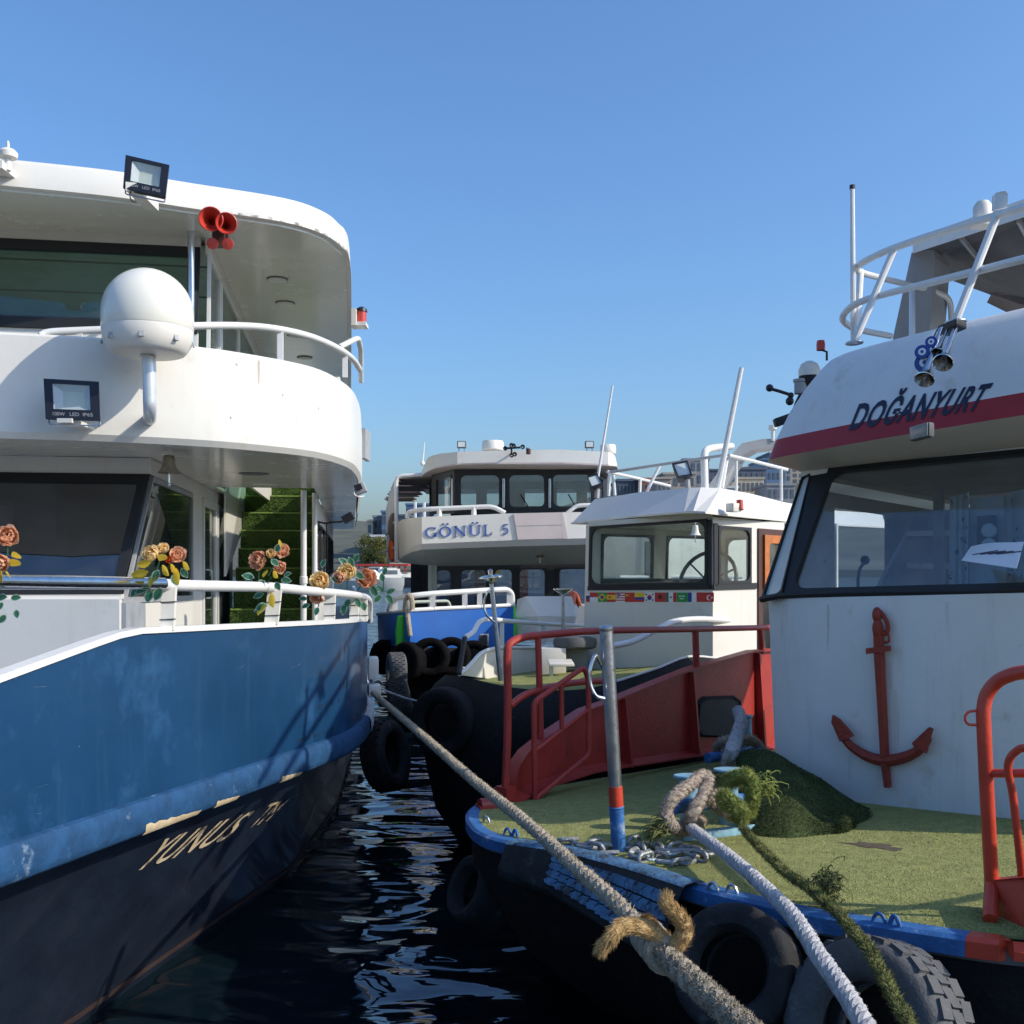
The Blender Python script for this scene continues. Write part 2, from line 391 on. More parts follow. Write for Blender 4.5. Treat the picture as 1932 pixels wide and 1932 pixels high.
mat('paper', (.78, .80, .82), .7, var=.03)
mat('ink', (.08, .08, .11), .7, var=.2)
mat('eye_blue', (.012, .04, .28), .2, var=.1, coat=.4)
mat('petal_peach', (.92, .60, .40), .9, var=.14, vs=28, spec=.1)
mat('petal_brown', (.85, .50, .30), .9, var=.2, vs=28, spec=.1)
mat('petal_pale', (.97, .72, .36), .9, var=.15, vs=28, spec=.1)
mat('petal_yellow', (.92, .62, .06), .65, var=.2, vs=28, spec=.1)
mat('leaf_green', (.04, .16, .085), .55, var=.3, vs=30)
mat('leaf_pale', (.34, .46, .36), .55, var=.2, vs=30)
mat('red_pier', (.45, .05, .045), .5, var=.12)
mat('stone_quay', (.28, .26, .23), .85, var=.25, vs=2, bump=.4, bs=12)
mat('hill', (.08, .085, .06), .95, var=.4, vs=.05)
mat('bark', (.09, .065, .045), .9, var=.3, bump=.6, bs=20)
mat('tree_leaf', (.055, .075, .018), .7, var=.5, vs=1.2)
mat('tree_leaf_olive', (.13, .13, .035), .7, var=.4, vs=1.2)
mat('city_dark', (.10, .12, .16), .6, var=.15, vs=.4)
mat('city_blue', (.12, .19, .30), .4, var=.1, vs=.4)
mat('city_grey', (.26, .27, .29), .8, var=.15, vs=.4)
mat('city_cream', (.55, .47, .34), .8, var=.12, vs=.4)
mat('city_stone', (.38, .34, .29), .85, var=.15, vs=.5)
mat('city_red', (.38, .12, .07), .8, var=.15, vs=.5)
mat('city_pane', (.10, .12, .15), .12, var=.2, vs=.6)
mat('city_white', (.62, .62, .60), .7, var=.1, vs=.5)
for n_, c_ in dict(f_red=(.55, .03, .025), f_white=(.8, .8, .8), f_blue=(.02, .05, .28), f_green=(.02, .30, .06), f_yellow=(.80, .52, .03), f_black=(.02, .02, .02), f_dgreen=(.02, .16, .09), f_orange=(.72, .12, .03)).items():
    mat(n_, c_, .5, var=.06, vs=20)
glass('glass', (.78, .83, .86), .06)
glass('glass_dark', (.14, .18, .22), .15)
glass('glass_green', (.55, .72, .64), .05)
glass('glass_clear', (.92, .96, .95), .01)

glass('lens_glass', (.97, .98, .98), .0)

def stain(name, col, amt):
    m = bpy.data.materials.new(name); m.use_nodes = True; N = m.node_tree.nodes; L = m.node_tree.links
    b = N['Principled BSDF']; b.inputs['Base Color'].default_value = (*col, 1); b.inputs['Roughness'].default_value = .8
    tc = N.new('ShaderNodeTexCoord'); mp = N.new('ShaderNodeMapping'); mp.inputs['Scale'].default_value = (22, 22, 2.2); L.new(tc.outputs['Object'], mp.inputs[0])
    nz = N.new('ShaderNodeTexNoise'); nz.inputs['Scale'].default_value = 1.0; nz.inputs['Detail'].default_value = 6; L.new(mp.outputs[0], nz.inputs['Vector'])
    mr = N.new('ShaderNodeMapRange'); mr.inputs[1].default_value = .45; mr.inputs[2].default_value = .75; mr.inputs[4].default_value = amt; L.new(nz.outputs['Fac'], mr.inputs[0]); L.new(mr.outputs[0], b.inputs['Alpha']); MAT[name] = m
stain('rust_run', (.34, .20, .10), .34)
stain('scuff', (.32, .40, .50), .35)
stain('tyre_mark', (.02, .022, .03), .6)
stain('grime', (.16, .13, .09), .8)
mat('curtain_print', (.58, .56, .50), .9, var=.1, spots=(.10, .09, .12), ss=16, sa=.60)
for n_, c_ in (('petal_peach', (.90, .55, .36)), ('petal_pale', (.97, .74, .42)), ('petal_brown', (.85, .5, .32)), ('petal_yellow', (.95, .66, .08)), ('leaf_green', (.06, .22, .11)), ('leaf_pale', (.40, .55, .42)), ('tree_leaf', (.08, .11, .02)), ('tree_leaf_olive', (.18, .18, .04))):
    N = MAT[n_].node_tree.nodes; L = MAT[n_].node_tree.links; t_ = N.new('ShaderNodeBsdfTranslucent'); t_.inputs[0].default_value = (*c_, 1); x_ = N.new('ShaderNodeMixShader'); x_.inputs[0].default_value = .42
    L.new(N['Principled BSDF'].outputs[0], x_.inputs[1]); L.new(t_.outputs[0], x_.inputs[2]); L.new(x_.outputs[0], N['Material Output'].inputs['Surface'])

# ------------------------------------------------------------------ water, far shore
def water_material():
    m = bpy.data.materials.new('harbour_water'); m.use_nodes = True; N = m.node_tree.nodes; L = m.node_tree.links
    b = N['Principled BSDF']; b.inputs['Base Color'].default_value = (.004, .011, .016, 1); b.inputs['Roughness'].default_value = .02
    b.inputs['IOR'].default_value = 2.0; b.inputs['Specular IOR Level'].default_value = .5
    tc = N.new('ShaderNodeTexCoord')
    def layer(scale, mp, det, dist, strength, prev=None):
        k = N.new('ShaderNodeMapping'); k.inputs['Scale'].default_value = mp; k.inputs['Rotation'].default_value = (0, 0, R(8)); L.new(tc.outputs['Object'], k.inputs[0])
        n = N.new('ShaderNodeTexNoise'); n.inputs['Scale'].default_value = scale; n.inputs['Detail'].default_value = det; n.inputs['Roughness'].default_value = .5; n.inputs['Distortion'].default_value = .9
        L.new(k.outputs[0], n.inputs['Vector'])
        p = N.new('ShaderNodeBump'); p.inputs['Strength'].default_value = strength; p.inputs['Distance'].default_value = dist; L.new(n.outputs['Fac'], p.inputs['Height'])
        if prev: L.new(prev, p.inputs['Normal'])
        return p.outputs[0]
    a = layer(.9, (.5, 1.0, 1), 1.0, .12, .9)
    c = layer(2.4, (.45, 1.0, 1), 1.0, .065, .9, a)
    d = layer(6.0, (.6, 1.0, 1), 1.0, .008, .6, c)
    L.new(d, b.inputs['Normal']); MAT['water'] = m
water_material()
g = MB(); g.quad((-3000, -600, 0), (3000, -600, 0), (3000, 5000, 0), (-3000, 5000, 0)); struct(g.make('water', 'water', smooth=0))
g = MB(); g.bbox_bev((0, -14.9, .45), (30, 0, 0), (0, 16, 0), (0, 0, .6), .05); struct(g.make('quay', 'stone_quay'))
# far bank: a low quay wall and the hillside behind it
def hill_h(x, y):
    t = max(0, min(1, (y - 190) / 260)); t = t * t * (3 - 2 * t)
    base = interp([(-400, 34), (-140, 26), (-60, 20), (-20, 18), (20, 24), (60, 36), (110, 44), (200, 48), (500, 40)], x)
    return 1.2 + base * t + 1.5 * math.sin(x * .031) * t
rows = []
for j in range(26):
    y = 188 + j * 18; rows.append([Vector((x, y, hill_h(x, y) if j else 1.2)) for x in range(-420, 521, 20)])
g = MB(); g.loft(rows); g.loft([[Vector((x, 188, -1)) for x in range(-420, 521, 20)], rows[0]])
struct(g.make('hillside', 'hill'))

def block(px0, px1, pyt, d, dep, wall_m, label, nx, nz, pyb=None, roof=None, cat='building', wf=.55, hf=.6, group='houses on the far hillside', base=None):
    """a far building: walls, flat roof rim and a grid of recessed window panes"""
    a = at(px0, pyt, d); b = at(px1, pyt, d); top = a.z; zb = base if base is not None else hill_h((a.x + b.x) / 2, d) - 2
    if pyb is not None: zb = at(0, pyb, d).z
    W = b.x - a.x; H = top - zb
    o = thing('house', label, cat, ((a.x + b.x) / 2, d + dep / 2, zb), group)
    MB().box(((a.x + b.x) / 2, d + dep / 2, (top + zb) / 2), W, dep, H).make('wall', wall_m, o, smooth=0)
    MB().box(((a.x + b.x) / 2, d + dep / 2, top + .25), W + .5, dep + .5, .5).make('roof', roof or wall_m, o, smooth=0)
    cw, ch = W / nx, min(3.2, H / max(nz, 1))
    proto = None
    for j in range(nz):
        for i in range(nx):
            c = Vector((a.x + cw * (i + .5), d - .04, top - ch * (j + .55)))
            if proto is None:
                m = MB(); ww, hh = cw * wf / 2, ch * hf / 2
                m.box((0, 0, 0), ww * 2, .12, hh * 2); proto = m.make('window', 'city_pane', o, smooth=0)
                proto.matrix_basis = Matrix.Translation(c); 
            else: share(proto, 'window', o, Matrix.Translation(c))
    return o
# right, seen over the white wheelhouse roofs
block(1166, 1206, 908, 210, 14, 'city_dark', 'dark blue block with a row of tall windows, leftmost on the far hill', 6, 2)
block(1207, 1228, 906, 206, 12, 'city_red', 'small brick red house with a pale upper floor beside the dark blue block', 2, 2)
block(1234, 1266, 904, 230, 14, 'city_stone', 'low pale stone house behind the rigging stay on the far hill', 4, 2)
block(1252, 1312, 895, 245, 16, 'city_stone', 'grey brown old house with shuttered windows behind the floodlight', 4, 2)
block(1290, 1338, 868, 268, 16, 'city_grey', 'tall grey block with balconies behind the mast pipe', 4, 6)
block(1318, 1362, 888, 290, 14, 'city_dark', 'dark narrow block next to the slanted mast on the far hill', 3, 4)
block(1386, 1446, 886, 262, 18, 'city_dark', 'wide dark blue flat roofed block behind the white rail', 6, 3)
block(1440, 1482, 868, 300, 18, 'city_blue', 'blue glazed tower block under the red roof edge', 5, 6)
block(1452, 1492, 856, 330, 18, 'city_grey', 'grey apartment tower rising behind the blue glazed tower', 5, 7)
block(1380, 1388, 886, 236, 8, 'city_cream', 'narrow tan gable wall beside the cream apartment house', 1, 2)
block(1391, 1441, 904, 238, 14, 'city_cream', 'cream apartment house with bands of windows and a red brown roof', 6, 3, roof='city_stone')
block(1448, 1500, 916, 225, 12, 'city_grey', 'low grey house at the right end of the far hill', 5, 2)
block(1340, 1392, 921, 215, 12, 'city_white', 'white low house behind the foot of the slanted mast', 5, 2)
block(1470, 1530, 880, 350, 16, 'city_stone', 'brown stone house high up at the right of the far hill', 5, 4)
# left gap, between the two ferries
block(704, 722, 976, 250, 10, 'city_grey', 'grey gabled house in the gap between the ferries', 2, 4)
block(720, 740, 967, 244, 12, 'city_blue', 'blue grey glass fronted house above the trees', 4, 4)
block(692, 703, 984, 246, 10, 'city_cream', 'slim cream house at the left of the gap', 1, 3)
block(736, 772, 974, 262, 12, 'city_dark', 'dark house with roof terrace seen under the striped awning', 3, 4)
block(766, 816, 953, 270, 12, 'city_blue', 'long blue glazed upper storey seen through the awning frame', 5, 3)
block(700, 732, 1013, 225, 10, 'city_white', 'low white house half hidden by the trees', 3, 2)
block(735, 800, 1022, 222, 10, 'city_cream', 'cream house behind the striped awning deck', 5, 3)

def tree(px, py_top, d, rx, rz, leaf, label, n=900, seed=1):
    rg = random.Random(seed); top = at(px, py_top, d); cx, cz = top.x, top.z - rz
    gz = max(1.2, hill_h(cx, d)); o = thing('broadleaf_tree', label, 'tree', (cx, d, gz), 'trees on the far bank')
    m = MB(); m.tube([(cx, d, gz - .3), (cx + .1, d, (gz + cz) / 2), (cx, d, cz)], [rx * .11, rx * .08, rx * .05], 8)
    for k in range(6):
        a = k * 1.05; e = Vector((cx + rx * .6 * math.cos(a), d + rx * .6 * math.sin(a), cz + rz * (.1 + .4 * rg.random())))
        m.tube([(cx, d, lerp(gz, cz, .6 + .06 * k)), e], [rx * .045, rx * .015], 5)
    m.make('trunk', 'bark', o)
    m = MB(); cl = [(Vector((rg.uniform(-.62, .62), rg.uniform(-.62, .62), rg.uniform(-.7, .75))), rg.uniform(.25, .45)) for _ in range(16)]
    for i in range(n):
        c, r = rg.choice(cl); v = Vector((rg.gauss(0, 1), rg.gauss(0, 1), rg.gauss(0, 1))).normalized() * r * rg.random() ** .4 + c
        p = Vector((cx + v.x * rx, d + v.y * rx, cz + v.z * rz)); s = rx * rg.uniform(.05, .09)
        u = Vector((rg.gauss(0, 1), rg.gauss(0, 1), rg.gauss(0, 1))).normalized(); t = u.orthogonal().normalized(); k = u.cross(t)
        m.add([p - t * s, p + k * s * .6, p + t * s, p - k * s * .6], [(0, 1, 2, 3)])
    m.make('crown', leaf, o, smooth=0, fix=False); return o
tree(706, 1008, 196, 3.6, 3.4, 'tree_leaf_olive', 'olive green bushy tree above the red pier canopy', 1500, 3)
tree(691, 1012, 200, 2.6, 2.9, 'tree_leaf', 'dark green tree at the edge of the blue hulled ferry', 1000, 4)
tree(724, 1014, 199, 2.6, 2.9, 'tree_leaf', 'dark green tree against the grey side of the other ferry', 1000, 5)
tree(716, 1030, 192, 2.4, 1.9, 'tree_leaf_olive', 'yellowish low tree in front, right of the gap', 900, 6)
tree(697, 1032, 191, 2.4, 1.9, 'tree_leaf', 'round dark bush tree in front, left of the gap', 900, 8)

# red pier canopy on the far bank and the small craft moored there
p = thing('pier_shelter', 'red framed pier shelter with a long flat roof on the far bank', 'shelter', (-22, 170, .3))
a, b = at(672, 1066, 172), at(770, 1066, 172)
MB().box(((a.x + b.x) / 2, 174, a.z), b.x - a.x, 5, .35).make('roof', 'red_pier', p, smooth=0)
MB().box(((a.x + b.x) / 2, 174, .45), b.x - a.x, 6, .9).make('pontoon', 'stone_quay', p, smooth=0)
post = MB().box((0, 0, 0), .28, .28, a.z - 1.0).make('post', 'red_pier', p, smooth=0)
for k in range(9):
    M4 = Matrix.Translation((lerp(a.x, b.x, (k + .5) / 9), 171.8, (a.z + .8) / 2))
    if k == 0: post.matrix_basis = M4
    else: share(post, 'post', p, M4)
def motorboat(px, py, d, L_, wl, label, hullm='white', rz=0.0):
    c = at(px, py, d); c.z = 0; o = thing('motorboat', label, 'boat', c, 'small motorboats moored by the pier')
    X = lambda u, v, z: c + Vector((u * math.cos(rz) - v * math.sin(rz), u * math.sin(rz) + v * math.cos(rz), z))
    rows = []
    for z, k in ((-.2, .55), (.35, .85), (.95, 1.0)):
        r = []
        for u, v in ((-.5, .14), (-.2, .17), (.15, .16), (.36, .09), (.5, 0), (.36, -.09), (.15, -.16), (-.2, -.17), (-.5, -.14)):
            r.append(X(u * L_ * (1 if z > .3 else .93), v * L_ * k, z + (.25 if u > .3 and z > .3 else 0)))
        rows.append(r)
    m = MB(); m.loft(rows, True); m.add(rows[-1], [tuple(range(9))]); m.make('hull', hullm, o)
    m = MB(); q = [X(-.25 * L_, -.11 * L_, .95), X(.2 * L_, -.11 * L_, .95), X(.2 * L_, .11 * L_, .95), X(-.25 * L_, .11 * L_, .95)]
    t = [X(-.22 * L_, -.1 * L_, 1.9), X(.05 * L_, -.1 * L_, 1.9), X(.05 * L_, .1 * L_, 1.9), X(-.22 * L_, .1 * L_, 1.9)]
    m.loft([q, t], True); m.add(t, [(0, 1, 2, 3)]); m.make('cabin', 'white', o, smooth=0)
    m = MB()
    for s in (-1, 1): m.prism([X(-.18 * L_, s * .106 * L_, 1.3), X(.09 * L_, s * .106 * L_, 1.3), X(.05 * L_, s * .104 * L_, 1.75), X(-.18 * L_, s * .103 * L_, 1.75)], X(0, s * .02, 0) - X(0, 0, 0))
    m.make('window', 'city_pane', o, smooth=0); return o
motorboat(694, 1092, 95, 7.5, 0, 'white cabin cruiser moored left of the gap, nearest the red shelter', 'white', R(-20))
motorboat(727, 1090, 110, 6.5, 0, 'dark hulled motorboat moored behind the trailing leaf stems', 'black_hull', R(200))
motorboat(742, 1086, 128, 6.0, 0, 'small white motorboat half hidden behind the awning ferry', 'white', R(15))
motorboat(703, 1086, 150, 6.0, 0, 'little white open boat right under the red shelter roof', 'white', R(170))

# ------------------------------------------------------------------ left ferry (blue bulwark, white decks)
LA, LN, LC = Vector((-.156, .988)), Vector((.988, .156)), Vector((-4.05, 7.78))
def lf(u, v, z):          # u aft, v to its port side (right in view), z above the eye
    p = LC + LA * u + LN * v; return Vector((p.x, p.y, CZ + z))
FL = thing('ferry', 'white two deck ferry with blue bulwark, radome and flowers along its rail', 'ferry', (-5, 14, 0))
def plan_strip(tab, n=5, mirror=True, umax=22):
    """smooth plan curve from (v,u) points, bow centre to side, mirrored to the far side"""
    pts = spline([Vector((u, v, 0)) for v, u in tab], n)
    half = [(p.x, max(0, p.y)) for p in pts]
    if mirror: return [(u, -v) for u, v in half[::-1][:-1]] + half
    return half
# hull
P_TAB = [(-6.05, .0), (-5.85, .28), (-5.3, .62), (-4.6, .98), (-3.756, 1.34), (-2.82, 1.72), (-1.64, 2.2), (-.88, 2.504), (-.21, 2.74), (.4, 2.85), (.78, 2.89), (1.78, 2.95), (4, 2.97), (8, 2.97), (14, 2.97), (22, 2.9)]
hp = spline([Vector((u, v, 0)) for u, v in P_TAB], 6); HP = [(p.x, max(0, p.y)) for p in hp]
W_TAB = [(-4.8, 0.0), (-4.0, .45), (-2.24, 1.216), (.475, 2.25), (2.65, 2.61), (6, 2.8), (22, 2.75)]
def cutb(u):
    x = max(0, -2.85 - u); return min(.46, .21 * x * x / (x + .1)) if x else 0.0
ztop = lambda u: -.35 - .042 * (max(min(u, 6), -6.1) + 2.82) - cutb(u)
zfull = lambda u: -.35 - .042 * (max(min(u, 6), -6.1) + 2.82)
zrub = lambda u: zfull(u) - .91
def wl(u): return interp(W_TAB, u) if u > -4.8 else 0.0
def zlow(u): return -CZ if u > -4.8 else lerp(-CZ, zrub(u) - .3, (-4.8 - u) / 1.25)
for sgn, side in ((1, 'port'), (-1, 'starboard')):
    m = MB()
    rows = [[lf(u, v * sgn, lerp(zrub(u), ztop(u), t)) for u, v in HP] for t in (0, .33, .66, 1)]
    nv = lambda p: Vector((-LN.x * sgn, -LN.y * sgn, 0)) * .05
    m.slab(rows, nv); bul = m.make('bulwark', 'blue_hull', FL)
    if sgn == 1: LBV = MB().loft(rows)
    m = MB(); cap = []
    for du, dz in ((.012, -.02), (.012, .012), (-.06, .012), (-.06, -.02)):
        cap.append([lf(u, (v + du) * sgn, ztop(u) + dz) for u, v in HP])
    m.loft(cap + [cap[0]]); m.make('capping', 'white_pipe', FL)
    m = MB(); low = []
    for t in (0, .12, .3, .5, .7, .88, 1.0):
        low.append([lf(u, lerp(v, wl(u), t ** .8) * sgn, lerp(zrub(u) - .02, zlow(u), t)) for u, v in HP])
    low.append([lf(u, wl(u) * .8 * sgn, -CZ - .7) for u, v in HP])
    m.loft(low); m.make('lower_hull', 'black_hull', FL)
    if sgn == 1: LOWER = m
    m = MB(); bt = []
    for t, off in ((.925, .004), (.925, .010), (.955, .010), (.955, .004)):
        bt.append([lf(u, (lerp(v, wl(u), t ** .8) + off) * sgn, lerp(zrub(u) - .02, zlow(u), t)) for u, v in HP if u > -4.6])
    m.loft(bt); m.make('boot_stripe', 'boot_top', FL)
    # rubbing strake
    m = MB(); sec = [(.0, .04), (.025, .032), (.045, .005), (.052, -.03), (.052, -.09), (.046, -.12), (.03, -.135), (0, -.14)]
    m.loft([[lf(u, (v + a) * sgn, zrub(u) + b) for u, v in HP if u < 1.3] for a, b in sec]); m.make('rubbing_strake', 'rub_blue', FL)
    m = MB(); m.loft([[lf(u, (v + a * 1.25) * sgn, zrub(u) + b) for u, v in HP if u > 1.0] for a, b in sec]); m.make('rubbing_strake', 'rub_pale', FL)
m = MB(); m.loft([[lf(u, v - .02, -1.27) for u, v in HP], [lf(u, -v + .02, -1.27) for u, v in HP]]); m.make('deck', 'grey_plate', FL)

# bare wood slivers along its lower edge
for ua, ub, w0 in ((-2.86, -2.36, .03), (-2.2, -1.95, .014), (-1.42, -1.12, .018)):
    m = MB(); us = [lerp(ua, ub, i / 14) for i in range(15)]; vv = lambda u: interp([(a, b) for a, b in HP], u)
    tp2 = lambda i: w0 * (1 - i / 14) * (1 + .25 * math.sin(i * 2.3)) + .004
    m.loft([[lf(u, vv(u) + .0545, zrub(u) - .118 + tp2(i)) for i, u in enumerate(us)], [lf(u, vv(u) + .050, zrub(u) - .121) for u in us], [lf(u, vv(u) + .033, zrub(u) - .139) for u in us]]); m.make('bare_wood', 'gold_wood', FL)
rs = random.Random(77); lbv = LBV.bvh()
for k in range(26):
    x, y = rs.uniform(10, 640), rs.uniform(1230, 1560); L2, a2 = rs.uniform(8, 46), rs.uniform(-.5, .5) + (1.2 if k % 3 == 0 else 0); w2 = rs.uniform(.6, 2.2)
    P1 = [onray(x + math.cos(a2) * L2 * t, y + math.sin(a2) * L2 * t, lbv, .002) for t in (0, .33, .66, 1)]; P2 = [onray(x + math.cos(a2) * L2 * t, y + math.sin(a2) * L2 * t + w2 * (1 - abs(2 * t - 1) * .7), lbv, .002) for t in (0, .33, .66, 1)]
    if all(P1) and all(P2): MB().loft([P1, P2]).make('scuff_mark', 'scuff', FL, fix=False, smooth=0)
for (x, y, L2, w2) in ((600, 1330, 60, 9), (640, 1290, 30, 12), (560, 1395, 70, 7), (655, 1350, 26, 14)):
    P1 = [onray(x + L2 * t, y - .32 * L2 * t, lbv, .0022) for t in (0, .33, .66, 1)]; P2 = [onray(x + L2 * t, y - .32 * L2 * t + w2, lbv, .0022) for t in (0, .33, .66, 1)]
    if all(P1) and all(P2): MB().loft([P1, P2]).make('tyre_scuff', 'tyre_mark', FL, fix=False, smooth=0)
# name on the bow
lb = LOWER.bvh()
def onlow(bl, tl, br, tr):
    def f(s, t):
        x = (bl[0] * (1 - s) + br[0] * s) * (1 - t) + (tl[0] * (1 - s) + tr[0] * s) * t
        y = (bl[1] * (1 - s) + br[1] * s) * (1 - t) + (tl[1] * (1 - s) + tr[1] * s) * t
        return onray(x, y, lb, .008)
    return f
lettering(FL, 'YUNUS', 'gold_letter', onlow((246, 1645), (313, 1579), (424, 1582), (486, 1524)), bold=.01, name='name_lettering')
lettering(FL, 'TM', 'gold_letter', onlow((463, 1564), (512, 1512), (502, 1548), (548, 1504)), name='name_lettering')

# upper deck band (balcony front) and roof
BAND = [(0, .03), (.8, .12), (1.51, .34), (1.95, .60), (2.46, 1.10), (2.73, 1.82), (2.86, 2.67), (2.93, 4.5), (2.95, 9), (2.95, 15), (2.95, 22)]
bp = plan_strip(BAND)
def ins(c, k):
    """plan curve moved inboard by k"""
    out = []
    for i, (u, v) in enumerate(c):
        a, b = c[max(i - 1, 0)], c[min(i + 1, len(c) - 1)]
        t = Vector((b[0] - a[0], b[1] - a[1])).normalized(); out.append((u - t[1] * -1 * k * -1 if False else u + t[1] * k, v - t[0] * k))
    return out
m = MB(); secs = [(.04, .95), (.005, 1.0), (.0, 1.16), (.0, 1.17), (.0, 1.5), (.01, 1.745), (.03, 1.765), (.06, 1.765), (.075, 1.74), (.075, 1.0)]
rows = []
for k, z in secs:
    c = ins(bp, k); rows.append([lf(u, v, z) for u, v in c])
m.loft(rows); m.make('balcony_front', 'white', FL, smooth=25)
BANDM = m.bvh()
# weld seams and small bolt heads on the balcony front
for k in (31, 44):
    if k < len(bp):
        c_ = ins(bp, -.001)[k]; m = MB(); m.tube([lf(c_[0], c_[1], z) for z in (.97, 1.16, 1.45, 1.74)], .0035, 6); m.make('weld_seam', 'white', FL)
for px, py in ((446, 687), (488, 681), (435, 787), (533, 745), (240, 700), (600, 770)):
    p_ = onray(px, py, BANDM, .0)
    if p_ is not None: MB().lathe([(.001, .006), (.011, .005), (.014, 0)], p_, Vector((.25, -1, 0)), 10).make('bolt_head', 'cream', FL)
for px, y0, y1, w_ in ((488, 684, 724, 3), (435, 790, 835, 4), (560, 700, 800, 5)):
    a_ = [onray(px - w_ * (1 - .5 * k / 5), lerp(y0, y1, k / 5), BANDM, .0015) for k in range(6)]; b_ = [onray(px + w_ * (1 - .5 * k / 5), lerp(y0, y1, k / 5), BANDM, .0015) for k in range(6)]
    if all(a_) and all(b_): MB().loft([a_, b_]).make('rust_run', 'rust_run', FL, fix=False)
# upper deck plate with the stair opening
m = MB()
cc = ins(bp, .05)
fr = [p for p in cc if p[0] < 6.0]; 
outer = [lf(u, v, 0) for u, v in fr]
poly = [lf(u, v, .955) for u, v in fr]; m.prism(poly, (0, 0, .06))
def plate(u0, u1, v0, v1): m.prism([lf(u0, v0, .955), lf(u1, v0, .955), lf(u1, v1, .955), lf(u0, v1, .955)], (0, 0, .06))
fu = max(p[0] for p in fr)
plate(fu, 22, -2.9, 1.05); plate(fu, 22, 2.32, 2.88); plate(10.2, 22, 1.05, 2.32)
m.make('upper_deck', 'white_gloss', FL, smooth=0)
ROOF = [(0, .46), (.8, .58), (1.45, .78), (2.2, 1.02), (2.54, 1.31), (2.7, 1.66), (2.78, 2.11), (2.8, 4), (2.8, 9), (2.8, 15), (2.8, 22)]
rp = plan_strip(ROOF)
m = MB(); rows = []
for k, z in ((.05, 3.02), (.0, 3.03), (.01, 3.22), (.03, 3.255), (.08, 3.27)):
    rows.append([lf(u, v, z) for u, v in ins(rp, k)])
m.loft(rows)
topc = ins(rp, .08); m.add([lf(u, v, 3.268) for u, v in topc], [tuple(range(len(topc)))])
m.make('roof', 'white', FL, smooth=30); ROOFM = m.bvh()
m = MB(); gr = [p for p in ins(rp, -.002) if p[1] > 1.75 and p[0] < 6]; m.loft([[lf(u, v, 3.026) for u, v in gr], [lf(u, v, 3.05 + .012 * math.sin(i * 3.7)) for i, (u, v) in enumerate(gr)]]); m.make('edge_grime', 'grime', FL, fix=False)
m = MB(); m.prism([lf(u, v, 3.0) for u, v in ins(rp, .05)], (0, 0, .025)); m.make('roof_ceiling', 'white_gloss', FL, smooth=0)
for i, (px, py) in enumerate(((523, 526), (538, 571), (558, 632), (575, 674))):
    d = (3.0) * F / (HY - py); c = at(px, py, d); c.z = CZ + 3.0
    g = MB(); g.lathe([(.001, -.022), (.085, -.022), (.098, -.018), (.098, .001)], c, n=24); cl_ = g.make('ceiling_light', 'white', FL); MB().lathe([(.098, -.012), (.112, -.010), (.112, .001)], c, n=24).make('trim_ring', 'grey_dark', cl_)
for i, (px, py, mt) in enumerate(((479, 893, 'grey_dark'), (499, 915, 'white_gloss'))):
    d = .955 * F / (HY - py); c = at(px, py, d); c.z = CZ + .955
    g = MB(); g.lathe([(.001, -.012), (.14, -.012), (.16, -.006), (.165, .001)], c, n=24); g.make('ceiling_light', mt, FL)

# lower wheelhouse: raked windscreen, glazed side, door
m = MB(); th = .04; V0 = .98; VL = -1.6
VS = .80; q = [lf(1.08, VL, -1.27), lf(1.08, VS, -1.27), lf(1.08, VS, -.30), lf(1.08, VL, -.30)]; panel(m, q, (), .05)
q = [lf(1.47, VL, .80), lf(1.47, V0, .80), lf(1.47, V0, .95), lf(1.47, VL, .95)]; panel(m, q, (), .05)
m.obox(lf(1.09, -.4, -.305), LN.to_3d() * (1.21), LA.to_3d() * .07, (0, 0, .02))
# side walls under the glazing, and the far side
for v in (V0, VL):
    m.prism([lf(1.08, v - (V0 - VS if v > 0 else 0), -1.27), lf(4.0, v, -1.27), lf(4.0, v, -.44), lf(1.12, v - (V0 - VS if v > 0 else 0), -.36)], LN.to_3d() * -.04)
    m.prism([lf(1.55, v, .80), lf(8, v, .80), lf(8, v, .95), lf(1.5, v, .95)], LN.to_3d() * -.04)
    m.prism([lf(4.0, v, -1.27), lf(4.75, v, -1.27), lf(4.75, v, .8), lf(4.0, v, .8)], LN.to_3d() * -.04)
    m.prism([lf(6.05, v, -1.27), lf(6.25, v, -1.27), lf(6.25, v, .8), lf(6.05, v, .8)], LN.to_3d() * -.04)
m.prism([lf(8, VL, -1.27), lf(8, V0, -1.27), lf(8, V0, .95), lf(8, VL, .95)], LA.to_3d() * .05)
m.make('wheelhouse_wall', 'white', FL, smooth=0)
q = [lf(1.08, VL, -.29), lf(1.08, VS, -.29), lf(1.46, V0, .80), lf(1.46, VL, .80)]
window(FL, q, fw=.09, r=.03, gmat='glass_dark', proud=.01)
m = MB(); bq = [lf(.25, -1.6, -1.27), lf(-.15, 1.05, -1.27), lf(-.15, 1.05, -.285), lf(.25, -1.6, -.285)]; panel(m, bq, (), .04)
m.loft([[lf(.25, -1.6, -.285), lf(-.15, 1.05, -.285)], [lf(.29, -1.6, -.262), lf(-.11, 1.06, -.262)], [lf(.42, -1.6, -.262), lf(.02, 1.06, -.262)]]); m.make('breakwater', 'white', FL, smooth=0)
q = [lf(1.14, VS + .01, -.36), lf(3.98, V0, -.44), lf(3.98, V0, .79), lf(1.56, V0, .79)]
window(FL, q, fw=.05, r=.02, fmat='grey_plate', gmat='glass_green', proud=.012)
q = [lf(4.78, V0, -1.2), lf(6.03, V0, -1.2), lf(6.03, V0, .79), lf(4.78, V0, .79)]
dr = window(FL, q, fw=.10, r=.02, fmat='white_pipe', gmat='glass_green', proud=.02, name='door')
